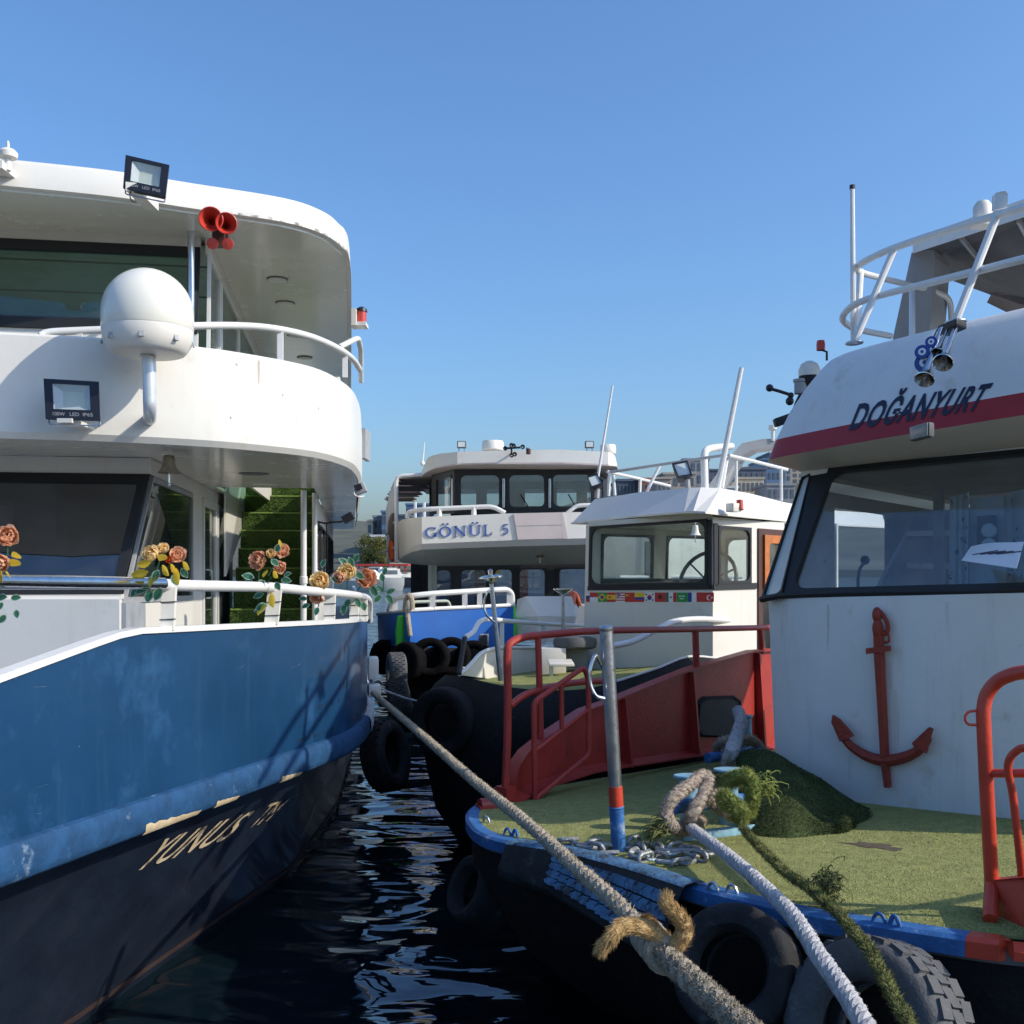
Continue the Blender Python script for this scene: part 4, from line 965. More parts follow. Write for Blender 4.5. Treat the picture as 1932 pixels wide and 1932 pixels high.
# left red railing and its gate
def pipe(pts, r, parent, mt='red_paint', name='rail', smooth=True, n=10):
    g_ = MB(); g_.tube(pts, r, n); return g_.make(name, mt, parent)
RL = pipe(spline([bw(953, 1490), bw(957, 1400), bw(958, 1300), bw(957, 1240)], 4) + spline([bw(957, 1240), bw(959, 1220), bw(968, 1210), bw(989, 1202), bw(1022, 1198), bw(1130, 1190), bw(1310, 1187), bw(1446, 1184), bw(1520, 1182)], 5)[1:], .027, TG, name='handrail')
pipe([bw(1015, 1200), bw(1018, 1302), bw(1020, 1396)], .023, RL, name='rail_post')
pipe([bw(1312, 1188), bw(1314, 1260)], .03, RL, name='rail_post')
pipe([bw(1434, 1186), bw(1438, 1232)], .03, RL, name='rail_post')
pipe(spline([bw(962, 1332), bw(989, 1312), bw(1024, 1300), bw(1083, 1288), bw(1150, 1284)], 5), .024, RL, name='middle_rail')
g = MB(); g.obox(bw(954, 1497), ins_n * .05, Vector((BQ[0] - BP[0], BQ[1] - BP[1], 0)).normalized() * .05, (0, 0, .05)); g.make('post_foot', 'red_paint', RL, smooth=0)
gw = wall((-.03 + .09, 6.92 - .06), (2.41 + .02, 9.81 - .7))
GT = pipe(rounded([gw(1009, 1508), gw(1007, 1325), gw(1101, 1259), gw(1110, 1278), gw(1111, 1424), gw(1009, 1508)], .05), .02, TG, name='gate')
pipe([gw(1011, 1416), gw(1108, 1340)], .014, GT, name='gate_bar'); pipe([gw(1059, 1294), gw(1060, 1374)], .017, GT, name='gate_bar')
g = MB(); g.tube([tk(905, 1521, .03), tk(935, 1518, .03)], .05, 12); g.obox(tk(928, 1522, .02), (.09, .03, 0), (-.02, .07, 0), (0, 0, .012)); g.make('fairlead', 'red_paint', TG)

# wheelhouse
WR = 2.75
m = MB()
q = [tl(0, 0, -.02), tl(WR, 0, -.02), tl(WR, 0, 1.36), tl(-.035, -.02, 1.365)]
q[3] = at(1435, 1130, 7.08); 
sill_r = tl(WR, 0, 0); sill_r = Vector((sill_r.x, sill_r.y, q[3].z + .13)); q[2] = sill_r
# lower front, gently rounded at the left corner
nx_ = 12; rows = []
def fwall(t, h0):
    out = []
    for i in range(nx_ + 1):
        s = i / nx_; b = lerp(q[0], q[1], s); a = lerp(q[3], q[2], s); p = lerp(b, a, t)
        cr = max(0, 1 - s / .07) ** 2 * .10; bulge = -.05 * math.sin(math.pi * min(1, s)) 
        p = p + TF_.to_3d() * (cr + bulge); out.append(p)
    return out
rows = [fwall(t, 0) for t in (0, .25, .5, .75, 1)]
m.loft(rows); LOWF = MB().loft(rows)
aftL = [tl(.0, .1, -.02), tl(.02, 3.2, -.02)]; 
m.quad(rows[0][0], tl(.05, 3.2, -.02), Vector((tl(.05, 3.2, 0).x, tl(.05, 3.2, 0).y, rows[-1][0].z)), rows[-1][0])
m.quad(rows[0][-1], tl(WR, 3.2, -.02), Vector((tl(WR, 3.2, 0).x, tl(WR, 3.2, 0).y, rows[-1][-1].z)), rows[-1][-1])
m.loft([rows[-1], [p + TF_.to_3d() * .25 for p in rows[-1]]])
m.make('wheelhouse_wall', 'white_aged', TG, smooth=40)
sL, sR = rows[-1][0], rows[-1][-1]                      # sill ends
# windscreen: corner pane, black pillar, main pane
wtL, wtR = at(1575, 884, 6.62), None
WT = wall((T0 + TF_ * .33)[:], (T0 + TF_ * .33 + TL_ * 2)[:])
WS = wall((T0 - TF_ * .03)[:], (T0 - TF_ * .03 + TL_ * 2)[:])
mq = [WS(1483, 1122), WS(2340, 1103), WT(2290, 815), WT(1566, 884)]
mw = window(TG, mq, fw=.036, r=.10, gmat='glass', proud=.02, th=.04, name='windscreen')
cq = [sL + Vector((0, 0, .0)), WS(1476, 1121), WT(1531, 893), WT(1514, 900)]
cq[0] = at(1437, 1130, 7.12)
window(TG, cq, fw=.012, r=.03, gmat='lamp_glass', proud=.01, th=.03, name='corner_window', fmat='gasket')
g = MB(); g.prism([WS(1474, 1124), WS(1490, 1122), WT(1572, 884), WT(1528, 892)], TF_.to_3d() * .05); g.make('pillar', 'gasket', TG, smooth=0)
g = MB(); pr_ = [at(1436, 1131, 7.09), WS(1472, 1124), WS(1600, 1118.5), WS(1932, 1114), WS(2340, 1103)]
g.tube(pr_, .022, 8); g.make('sill_seal', 'gasket', TG)
# roof cowl with red band
E_ = [(.0, 3.2), (.0, 1.6), (.0, .5), (.0, .1), (.03, -.05), (.15, -.11), (.6, -.16), (1.2, -.19), (1.8, -.19), (2.65, -.15), (2.9, .03), (2.97, .6), (2.97, 1.6), (2.97, 3.2)]
K_ = [(.27, 3.2), (.27, 1.6), (.27, .8), (.27, .45), (.30, .33), (.40, .25), (.7, .2), (1.2, .17), (1.8, .17), (2.45, .19), (2.62, .38), (2.68, .7), (2.68, 1.6), (2.68, 3.2)]
Es = spline([Vector((a, b, 0)) for a, b in E_], 4); Ks = spline([Vector((a, b, 0)) for a, b in K_], 4)
def crow(t, h): return [tl(lerp(a.x, b.x, t), lerp(a.y, b.y, t), h) for a, b in zip(Es, Ks)]
m = MB(); m.loft([crow(-.02, 2.29), crow(.0, 2.30), crow(.10, 2.425)]); m.make('roof_band', 'red_stripe', TG)
m = MB(); cw = [crow(.10, 2.425), crow(.32, 2.62), crow(.58, 2.79), crow(.80, 2.91), crow(.94, 2.97), crow(1.08, 3.0)]; m.loft(cw)
m.add(cw[-1], [tuple(range(len(cw[-1])))]); m.make('roof_cowl', 'white_aged', TG); 
COWL = MB().loft([crow(.0, 2.30), crow(.10, 2.425)] + cw[1:]).bvh()
# soffit from the eave to the head of the glass
m = MB(); eav = crow(-.02, 2.29); inner = []
for p in Es:
    inner.append(tl(max(.06, min(2.7, p.x + .04)), max(.32, p.y + .1), 2.25 - .03 * p.x))
m.loft([eav, inner, [p + Vector((0, 0, -.035)) for p in inner]]); m.make('soffit', 'cream', TG)
m = MB(); m.prism(inner, (0, 0, .1)); m.make('wheelhouse_ceiling', 'grey_inside', TG, smooth=0)
def oncowl(bl, br, tr, tl_):
    q_ = [Vector((*p, 0)) for p in (bl, br, tr, tl_)]
    def f(s, t): p = bil(q_, s, t); return onray(p.x, p.y, COWL, .005)
    return f
lettering(TG, 'DOĞANYURT', 'navy_letter', oncowl((1602, 811), (1846, 772), (1876, 722), (1622, 762)), shear=.0, bold=.03, gap=1.1, name='name_lettering')
# eave lamp
g = MB(); lc = at(1739, 815, 5.62); ux = (at(1765, 808, 5.5) - at(1712, 822, 5.75)).normalized(); g.bbox_bev(lc, ux * .095, TF_.to_3d() * .035, (0, 0, .042), .02); lo = g.make('eave_lamp', 'grey_dark', TG)
g = MB(); g.bbox_bev(lc - TF_.to_3d() * .036, ux * .082, TF_.to_3d() * .008, (0, 0, .036), .006); g.make('lens', 'lamp_dim', lo)
# chrome trumpets, bracket and amulet discs
hb = MB(); hb.bbox_bev(at(1796, 618, 5.85), ux * .09, TF_.to_3d() * .07, (0, 0, .022), .012); ho = hb.make('air_horn', 'gasket', TG, smooth=0)
trumpet(at(1744, 716, 5.56), at(1776, 620, 5.80), .052, 'chrome', ho, n=18); trumpet(at(1779, 684, 5.50), at(1803, 618, 5.76), .052, 'chrome', ho, n=18); trumpet(at(1768, 666, 5.66), at(1790, 618, 5.82), .034, 'chrome', ho, n=16)
am = MB(); am.tube([at(1768, 622, 5.82), at(1755, 652, 5.74), at(1743, 690, 5.71)], .004, 5); amo = thing('amulet_string', 'string of blue eye amulet discs hanging beside the chrome horns', 'ornament', at(1760, 630, 5.9)); am.make('cord', 'gasket', amo)
for (x, y, r_) in ((1740, 664, .040), (1745, 684, .055), (1757, 645, .032)):
    c = at(x, y, 5.70); ax = Vector((-.5, -.85, .1)).normalized(); dsk = MB().lathe([(.001, .004), (r_, .004), (r_ * 1.03, 0), (r_, -.004), (.001, -.004)], c, ax, 20).make('amulet_disc', 'eye_blue', amo)
    MB().lathe([(.001, .007), (r_ * .52, .0065), (r_ * .52, .003)], c, ax, 16).make('eye_white', 'f_white', dsk); MB().lathe([(.001, .009), (r_ * .22, .0085), (r_ * .22, .004)], c, ax, 12).make('pupil', 'eye_blue', dsk)
# roof rail
def troof(px, py, d): return at(px, py, d)
RP = .024
rr_ = pipe(spline([at(2150, 330, 5.0), at(1932, 391, 5.7), at(1882, 406, 5.95), at(1769, 440, 6.5), at(1692, 466, 6.95), at(1653, 482, 7.2), at(1625, 497, 7.45), at(1616, 507, 7.6), at(1625, 514, 7.75), at(1656, 523, 7.95), at(1717, 538, 8.3), at(1766, 551, 8.5), at(1785, 560, 8.6), at(1793, 575, 8.65), at(1795, 612, 8.7)], 6), RP, TG, 'white_pipe', 'roof_rail')
pipe(spline([at(2150, 440, 4.95), at(1932, 489, 5.55), at(1849, 510, 5.95), at(1717, 543, 6.65), at(1648, 561, 7.05), at(1609, 577, 7.3), at(1590, 598, 7.55), at(1599, 613, 7.7), at(1625, 623, 7.85), at(1680, 634, 8.1)], 6), RP, rr_, 'white_pipe', 'lower_rail')
for a, b, d0, d1 in (((1687, 470), (1612, 646), 6.98, 6.95), ((1881, 406), (1803, 606), 5.95, 5.9), ((1624, 511), (1617, 630), 7.7, 7.4), ((1721, 540), (1721, 640), 8.3, 7.6)):
    pipe([at(*a, d0), at(*b, d1)], RP, rr_, 'white_pipe', 'rail_post')
g = MB(); g.lathe([(.06, 0), (.06, .008), (.03, .02)], at(1612, 648, 6.95), TUP, 14); g.make('post_flange', 'steel', rr_)
g = MB(); g.lathe([(.06, 0), (.06, .008), (.03, .02)], at(1803, 609, 5.9), TUP, 14); g.make('post_flange', 'steel', rr_)
an = pipe([at(1610.5, 640, 7.5), at(1609, 500, 7.5), at(1608, 356, 7.5)], [.022, .019, .017], TG, 'white_pipe', 'whip_antenna')
g = MB(); g.lathe([(.02, 0), (.02, .03), (.001, .035)], at(1608, 357, 7.5), n=10); g.make('cap', 'gasket', an)
# tab plate and lamp on the rail
g = MB(); g.prism([at(1874, 396, 5.95), at(1901, 391, 5.9), at(1902, 366, 5.9), at(1897, 360, 5.9), at(1880, 363, 5.95), at(1875, 369, 5.95)], (0, .02, 0)); g.make('tab_plate', 'white_pipe', rr_, smooth=0)
g = MB(); g.lathe([(.05, 0), (.055, .03), (.055, .10), (.035, .13), (.001, .135)], at(1854, 421, 6.2), n=16); g.obox(at(1853, 424, 6.2), (.06, 0, 0), (0, .06, 0), (0, 0, .012)); g.make('rail_lamp', 'cream', rr_)
# radar arch with dark hardtop
m = MB(); m.prism([at(1720, 476, 8.4), at(1760, 470, 8.4), at(1764, 486, 8.4), at(1754, 622, 8.4), at(1684, 640, 8.4)], (.25, .3, 0)); ar = m.make('arch_leg', 'grey_plate', TG, smooth=0)
m = MB(); tp = [at(1722, 474, 8.4), at(1932, 404, 7.0), at(2200, 320, 6.0)]; bt = [at(1758, 488, 8.9), at(1792, 528, 9.6), at(1860, 553, 9.4), at(1912, 574, 9.0), at(2000, 580, 8.4), at(2250, 560, 7.5)]
m.add([tp[0], tp[1], tp[2], bt[5], bt[4], bt[3], bt[2], bt[1], bt[0]], [(0, 1, 2, 3, 4, 5, 6, 7, 8)])
m.add([p + Vector((0, 0, .09)) for p in tp + bt[::-1]], [(0, 1, 2, 3, 4, 5, 6, 7, 8)]); m.make('hardtop', 'grey_dark', TG, smooth=0)
g = MB(); g.slab([[p + Vector((0, -.02, .10)) for p in tp], [p + Vector((0, -.02, -.02)) for p in tp]], (0, .02, 0)); g.make('hardtop_edge', 'white_aged', TG, smooth=0)
for t in (.25, .5, .75):
    a = lerp(tp[0], tp[2], t); b = lerp(bt[1], bt[5], t); g = MB(); g.obox((a + b) / 2 + Vector((0, 0, -.02)), (b - a) / 2, (.02, .01, 0), (0, 0, .02)); g.make('hardtop_rib', 'grey_plate', TG, smooth=0)
g = MB(); g.prism([at(1870, 555, 9.2), at(1932, 548, 8.6), at(1990, 545, 8.4), at(1990, 580, 8.4), at(1932, 576, 8.7), at(1910, 574, 9)], (.1, .3, 0)); g.make('hardtop_locker', 'tarp', TG, smooth=0)
# instrument mast on the far side of the roof
mp_ = thing('instrument_mast', 'black raked instrument mast with camera dome and red beacon behind the white roof', 'mast', at(1480, 830, 8.6))
m = MB(); m.prism([at(1472, 838, 8.6), at(1482, 826, 8.6), at(1520, 742, 8.6), at(1538, 716, 8.6), at(1536, 700, 8.6), at(1522, 714, 8.6), at(1500, 758, 8.6)], (.06, .1, 0)); m.make('mast_plate', 'gasket', mp_, smooth=0)
MB().bbox_bev(at(1480, 792, 8.55), (.085, 0, .03), (0, .04, 0), (-.01, 0, .035), .015).make('crossbar', 'gasket', mp_)
g = MB(); g.tube([at(1452, 733, 8.5), at(1470, 738, 8.5), at(1492, 745, 8.5)], .014, 8); g.ball(at(1452, 732, 8.5), .032); g.ball(at(1492, 746, 8.5), .026); g.ball(at(1490, 757, 8.5), .035); g.make('wind_vane', 'black_plastic', mp_)
g = MB(); g.lathe([(.05, 0), (.05, .09), (.06, .1), (.06, .12), (.001, .125)], at(1510, 743, 8.5), n=14); g.make('mast_lamp', 'grey_plate', mp_)
g = MB(); g.lathe([(.03, -.03), (.085, 0), (.09, .05), (.07, .1), (.03, .125), (.001, .13)], at(1527, 710, 8.5), n=18); dm_ = g.make('camera_dome', 'cream', mp_)
MB().lathe([(.088, 0), (.07, -.05), (.03, -.075), (.001, -.08)], at(1527, 710, 8.5), n=18).make('dome_glass', 'black_plastic', dm_)
g = MB(); g.tube([at(1560, 680, 8.4), at(1560, 664, 8.4), at(1550, 660, 8.4)], .01, 6); bk_ = g.make('beacon', 'gasket', mp_); MB().lathe([(.034, 0), (.036, .05), (.03, .08), (.001, .085)], at(1548.5, 661, 8.4), n=14).make('beacon_lens', 'horn_red', bk_)

# anchor on the front wall
AW = wall((T0 - TF_ * .09)[:], (T0 - TF_ * .09 + TL_ * 2)[:])
an = MB(); n_ = -TF_.to_3d()
an.obox((AW(1656, 1200) + AW(1675, 1484)) / 2, (AW(1675, 1484) - AW(1656, 1200)) / 2, TL_.to_3d() * .024, TF_.to_3d() * .022)
AN = thing('anchor', 'rusty red anchor hung flat on the white wheelhouse front', 'anchor', AW(1675, 1484))
m = MB(); a0, a1 = AW(1656, 1180), AW(1670, 1440); m.loft([[a + TL_.to_3d() * w_ * s + n_ * e for s, e in ((-1, .0), (-.6, .03), (.6, .03), (1, .0), (.6, -.03), (-.6, -.03))] for a, w_ in ((a0, .030), (lerp(a0, a1, .25), .036), (lerp(a0, a1, .6), .030), (a1, .026), (AW(1675, 1485), .019))], True); m.make('shank', 'anchor_red', AN)
arm = spline([AW(1583, 1372), AW(1600, 1402), AW(1632, 1425), AW(1668, 1435), AW(1706, 1429), AW(1738, 1412), AW(1753, 1392)], 5)
m = MB(); m.tube(arm, [.020 + .016 * math.sin(math.pi * i / (len(arm) - 1)) for i in range(len(arm))], 8); m.make('arm', 'anchor_red', AN)
for pts in (((1576, 1348), (1574, 1362), (1590, 1398), (1614, 1388), (1606, 1376), (1588, 1356)), ((1764, 1374), (1757, 1371), (1726, 1400), (1728, 1406), (1752, 1420), (1755, 1404))):
    m = MB(); m.prism([AW(*p) + n_ * .015 for p in pts], n_ * .025); m.make('fluke', 'anchor_red', AN, smooth=0)
m = MB(); m.obox((AW(1639, 1228) + AW(1681, 1223)) / 2 + n_ * .02, (AW(1681, 1223) - AW(1639, 1228)) / 2, (0, 0, .018), TF_.to_3d() * .02); m.make('stock', 'anchor_red', AN, smooth=0)
m = MB(); m.tube(spline([AW(1655, 1152), AW(1664, 1158), AW(1674, 1175), AW(1675, 1190), AW(1668, 1196), AW(1660, 1186), AW(1653, 1168)], 4, True), .014, 8, closed=True); m.make('shackle', 'anchor_red', AN)
m = MB(); m.tube(rounded([AW(1668, 1190), AW(1676, 1196), AW(1678, 1212), AW(1666, 1212)], .02), .008, 6); m.ball(AW(1656, 1160) + n_ * .01, .03, .03, .05); m.ball(AW(1658, 1185) + n_ * .015, .034, .03, .06); m.make('lashing', 'anchor_red', AN)

# rust runs on the wall under the anchor and its bracket
RW = wall((T0 - TF_ * .062)[:], (T0 - TF_ * .062 + TL_ * 2)[:]); lfb = LOWF.bvh()
for (x, y0, y1, w_) in ((1674, 1486, 1520, 7), (1692, 1300, 1420, 8), (1752, 1424, 1500, 9), (1605, 1408, 1470, 7), (1682, 1232, 1300, 8), (1668, 1440, 1515, 10), (1560, 1140, 1230, 6), (1790, 1135, 1260, 7), (1480, 1140, 1260, 8)):
    m = MB(); r0 = []; r1 = []
    for k in range(7):
        y = lerp(y0, y1, k / 6); ww = w_ * (1 - .55 * k / 6); a, b = onray(x - ww, y, lfb, .0015), onray(x + ww, y, lfb, .0015)
        if a is None or b is None: continue
        r0.append(a); r1.append(b)
    if len(r0) > 2: m.loft([r0, r1]); m.make('rust_run', 'rust_run', TG, fix=False)
# inside the wheelhouse
back = [tl(.1, 2.6, 0), tl(WR, 2.6, 0), tl(WR, 2.6, 2.14), tl(.1, 2.6, 2.14)]
m = MB(); panel(m, back, [(.0 + .18, .0, .42, .85)], .05); m.make('inner_back_wall', 'grey_inside', TG, smooth=0)
side = [tl(.06, 3.1, .0), tl(.06, .15, .0), tl(.1, .4, 2.14), tl(.06, 3.1, 2.14)]
m = MB(); m.quad(tl(.06, .1, 1.34), tl(.06, .8, 1.34), tl(.06, .8, 2.14), tl(.1, .42, 2.14)); m.quad(tl(.06, .8, 2.03), tl(.06, 2.6, 2.03), tl(.06, 2.6, 2.14), tl(.06, .8, 2.14)); m.quad(tl(.06, 1.6, 1.0), tl(.06, 2.6, 1.0), tl(.06, 2.6, 2.03), tl(.06, 1.6, 2.03))
m.make('inner_side_wall', 'pale_inside', TG, smooth=0)
m = MB(); panel(m, [tl(WR - .05, .15, 1.3), tl(WR - .05, 3.1, 1.3), tl(WR - .05, 3.1, 2.14), tl(WR - .05, .38, 2.14)], [(.12, .06, .48, .92), (.56, .06, .94, .92)], .04); m.make('inner_side_wall', 'pale_inside', TG, smooth=0)
m = MB(); m.obox(tl(1.2, .38, 1.27), TL_.to_3d() * 1.1, TF_.to_3d() * .3, (0, 0, .05)); m.make('dashboard', 'pale_inside', TG, smooth=0)
m = MB(); m.obox(tl(.62, 1.3, 1.55), TL_.to_3d() * .03, TF_.to_3d() * .03, (0, 0, .6)); m.make('inner_post', 'grey_inside', TG, smooth=0)
m = MB(); m.prism([tl(.02, 1.0, 1.0), tl(.35, 1.9, 1.0), tl(.42, 1.9, 2.0), tl(.3, 1.6, 2.0)], TL_.to_3d() * .03); ld = m.make('ladder', 'grey_inside', TG, smooth=0)
for k in range(3): MB().obox(tl(.45, 1.55, 1.35 + .25 * k), TL_.to_3d() * .16, TF_.to_3d() * .06, (0, 0, .02)).make('rung', 'pale_inside', ld, smooth=0)
m = MB(); rows = []
for k in range(26): rows.append([tl(.78 + .028 * k, 1.6 + .03 * math.sin(k * 1.6), 1.25), tl(.78 + .026 * k, 1.6 + .02 * math.sin(k * 1.6), 2.08)])
m.loft(rows); m.make('curtain', 'city_blue', TG)
m = MB(); rows = []
for k in range(24): dd = 6.25 - .03 * k; rows.append([at(1900 + 11 * k, 1108, dd + .025 * math.sin(k * 1.7)), at(1898 + 11 * k, 930 - 2.5 * k, dd + .02 * math.sin(k * 1.7))])
m.loft(rows); m.make('curtain', 'curtain_print', TG)
m = MB(); rows = []
for k in range(10): dd = 6.5 - .02 * k; rows.append([at(1790 + 4 * k, 1108, dd + .02 * math.sin(k * 1.9)), at(1792 + 4 * k, 938 - 1 * k, dd + .02 * math.sin(k * 1.9))])
m.loft(rows); m.make('curtain', 'curtain_print', TG)
pnl = [at(1828, 1112, 6.35), at(1898, 1112, 6.2), at(1893, 935, 6.2), at(1830, 940, 6.35)]
pn = MB().prism(pnl, (.05, .06, 0)).make('switch_panel', 'pale_inside', TG, smooth=0)
MB().prism([at(1846, 1040, 6.28), at(1884, 1038, 6.2), at(1880, 972, 6.2), at(1847, 974, 6.28)], (-.02, -.02, 0)).make('gauge_plate', 'brown', pn, smooth=0)
for y in (1001, 1029): MB().lathe([(.001, .03), (.035, .026), (.043, .018), (.046, 0)], at(1866, y, 6.2), (-.5, -.85, 0), 18).make('gauge', 'lamp_glass', pn)
pp = MB(); rows = []
for k in range(8): t = k / 7; rows.append([at(lerp(1814, 1918, t), lerp(1057, 1072, t) , 5.8 - .5 * t), at(lerp(1832, 1932, t), lerp(1031 - 6 * math.sin(t * 3.1), 1022, t), 6.0 - .5 * t)])
pp.slab(rows, (0, 0, -.002)); tag(pp.make('paper_sheet', 'paper', None), 'curled white paper sheet lying behind the right boat windscreen', 'paper')
pw = MB(); 
for k in range(4): a, b = rows[1 + k][0], rows[1 + k][1]; pw.tube([lerp(a, b, .35 + .03 * k) + Vector((0, 0, .004)), lerp(rows[4 + min(k, 3)][0], rows[4 + min(k, 3)][1], .6) + Vector((0, 0, .004))], .003, 4)
o_ = pw.make('handwriting', 'ink', bpy.data.objects['paper_sheet'], smooth=0)
lv = MB(); lv.tube(spline([at(1619, 1108, 6.75), at(1619, 1090, 6.7), at(1623, 1072, 6.68), at(1632, 1060, 6.66)], 4), .01, 8); lv.ball(at(1632, 1057, 6.66), .03); lv.make('throttle_lever', 'gasket', TG)

# right red railing and bulwark end
RR = pipe([tk(1868, 1735, .03), at(1871, 1664, 3.95), at(1861, 1480, 3.93), at(1855, 1345, 3.92)] + spline([at(1855, 1345, 3.92), at(1861, 1312, 3.92), at(1880, 1287, 3.9), at(1905, 1274, 3.86), at(1932, 1268, 3.82), at(2000, 1262, 3.7), at(2150, 1270, 3.4)], 5)[1:], .0265, TG, 'red_bright', 'handrail', n=16)
pipe(spline([at(1928, 1655, 3.82), at(1918, 1560, 3.80), at(1910, 1495, 3.79), at(1902, 1455, 3.78), at(1905, 1432, 3.77), at(1918, 1417, 3.75), at(1940, 1410, 3.7), at(2050, 1400, 3.5)], 5), .0145, RR, 'red_bright', 'gate_frame', n=12)
pipe([at(1866, 1459, 3.93), at(1990, 1459, 3.7)], .0165, RR, 'red_bright', 'cross_rail', n=12)
g = MB(); g.tube(rounded([at(1852, 1341, 3.92), at(1838, 1341, 3.92), at(1827, 1343, 3.92), at(1821, 1350, 3.92), at(1821, 1360, 3.92), at(1827, 1367, 3.92), at(1838, 1368, 3.92), at(1853, 1367, 3.92)], .012), .0055, 8); g.make('eye', 'red_bright', RR)
g = MB(); g.prism([at(1858, 1662, 3.98), at(1990, 1650, 3.6), at(2160, 1640, 3.3), tk(2160, 1790), tk(1950, 1768), tk(1860, 1728)], TF_.to_3d() * .05); g.make('red_bulwark', 'red_bright', TG, smooth=0)

rb0 = [tk(2160, 1800), Vector((3.1, 3.75, 0)), Vector((4.25, 4.55, 0)), Vector((5.3, 5.9, 0)), Vector((6.25, 7.4, 0))]
rb0 = [Vector((p.x, p.y, tz(p.x, p.y, .0))) for p in rb0]; rbs = spline(rb0, 5)
m = MB(); m.slab([rbs, [p + Vector((0, 0, .38)) for p in rbs]], (-.02, .03, 0)); m.make('red_bulwark', 'red_bright', TG)
pipe([rbs[0] + Vector((0, 0, .0)), at(2150, 1270, 3.4)], .024, RR, 'red_bright', 'rail_post', n=12)
pipe([at(2150, 1270, 3.4)] + [p + Vector((0, 0, .85)) for p in rbs[4:]], .0265, RR, 'red_bright', 'top_rail', n=12)
for k in (7, 12, 17): pipe([rbs[k], rbs[k] + Vector((0, 0, .85))], .022, RR, 'red_bright', 'rail_post', n=10)
# chrome signal post with blue and red foot, half ring handle
pb = tk(1168, 1612); PO = thing('mooring_post', 'chrome mooring post with blue and red painted foot at the bow', 'post', pb)
pt = at(1144, 1190, 5.15); P_ = lambda t: lerp(pb, pt, t)
g = MB(); g.tube([P_(.30), P_(1.0)], .034, 20, caps=False); g.lathe([(.034, 0), (.036, .004), (.036, .018), (.026, .026), (.001, .028)], pt, (pt - pb), 20); g.make('post', 'steel', PO)
g = MB(); g.tube([P_(.0), P_(.22)], .0375, 20); g.lathe([(.0375, 0), (.041, .006), (.0375, .012)], P_(.21), (pt - pb), 20); g.make('blue_foot', 'blue_paint', PO)
g = MB(); g.tube([P_(.22), P_(.31)], .0365, 20); g.make('red_band', 'red_bright', PO)
g = MB(); g.tube(spline([P_(.84) + Vector((-.03, 0, 0)), at(1124, 1236, 5.12), at(1114, 1262, 5.1), at(1114, 1290, 5.1), at(1124, 1312, 5.1), at(1140, 1318, 5.12)], 5), .0095, 10); g.make('ring_handle', 'chrome', PO)

# twin bollards with crossbars
BO = thing('twin_bollard', 'worn pale blue twin bollard on the turf foredeck', 'bollard', tk(1340, 1570))
def bcol(px, pyt, pyb, r_, hr):
    b = tk(px, pyb); s = b.y / F; h = (pyb - pyt) * s; g_ = MB(); g_.lathe([(r_, 0), (r_, h - .012), (r_ * 1.05, h - .01)], b, TUP, 18); c = g_.make('column', 'teal_paint', BO)
    MB().lathe([(r_ * .9, h - .012), (hr, h - .010), (hr, h - .001), (hr * .95, h + .003), (.001, h + .003)], b, TUP, 26).make('cap', 'teal_paint', c); return b, h
b1, h1 = bcol(1302, 1464, 1572, .055, .083); b2, h2 = bcol(1377, 1452, 1560, .055, .083)
g = MB(); g.bbox_bev((tk(1318, 1582, .03) + tk(1400, 1566, .03)) / 2, (b2 - b1) * .5 + Vector((.02, -.02, 0)), TF_.to_3d() * .11 + Vector((0, -.02, 0)), TUP * .03, .008); g.make('base_plate', 'teal_paint', BO)
g = MB(); g.tube([at(1268, 1523, 5.35), at(1400, 1508, 6.0)], .036, 16); g.lathe([(.036, 0), (.044, .004), (.044, .012), (.001, .013)], at(1268, 1523, 5.35), at(1268, 1523, 5.35) - at(1400, 1508, 6.0), 16); g.make('crossbar', 'blue_paint', BO)
# bitts by the hawse hole
B2 = thing('mooring_bitt', 'small blue mooring bitt beside the dark hawse opening', 'bollard', tk(1380, 1425))
g = MB(); 
for px in (1362, 1408):
    g = MB(); b = tk(px, 1426); g.lathe([(.06, 0), (.06, .34), (.075, .35), (.075, .37), (.001, .375)], b, TUP, 16); g.make('column', 'teal_paint', B2)
g = MB(); g.tube([tk(1335, 1430, .17), tk(1432, 1418, .17)], .04, 12); g.make('crossbar', 'blue_paint', B2)
# turf covered hump beside the wheelhouse
hump = [(1388, 1428), (1400, 1416), (1418, 1412), (1462, 1420), (1500, 1444), (1556, 1472), (1584, 1500), (1604, 1538), (1612, 1560), (1600, 1578), (1540, 1584), (1450, 1588), (1400, 1580), (1385, 1520)]
HU = thing('turf_mound', 'dark turf covered box heaped against the wheelhouse corner', 'turf box', tk(1500, 1580))
ridge = [(1388, 1432), (1402, 1418), (1430, 1413), (1465, 1421), (1505, 1446), (1556, 1473), (1586, 1502), (1606, 1542), (1614, 1562)]
foot = [(1386, 1520), (1392, 1560), (1410, 1582), (1450, 1589), (1490, 1590), (1530, 1588), (1565, 1584), (1595, 1578), (1616, 1566)]
dR = [6.9, 6.8, 6.7, 6.62, 6.5, 6.3, 6.1, 5.85, 5.75]
rA = [at(*p, d) for p, d in zip(ridge, dR)]; rF = [tk(*p) for p in foot]
rM1 = [lerp(a, b, .3) + Vector((0, -.05, .04 + .035 * math.sin(i * 2.1))) for i, (a, b) in enumerate(zip(rA, rF))]; rM2 = [lerp(a, b, .68) + Vector((-.02, -.05, .03 + .035 * math.cos(i * 1.7))) for i, (a, b) in enumerate(zip(rA, rF))]
rM1[-1] = lerp(rA[-1], rF[-1], .3); rM2[-1] = lerp(rA[-1], rF[-1], .68)
rB = [Vector((p.x + .28, p.y + .3, tz(p.x + .28, p.y + .3) )) for p in rA]
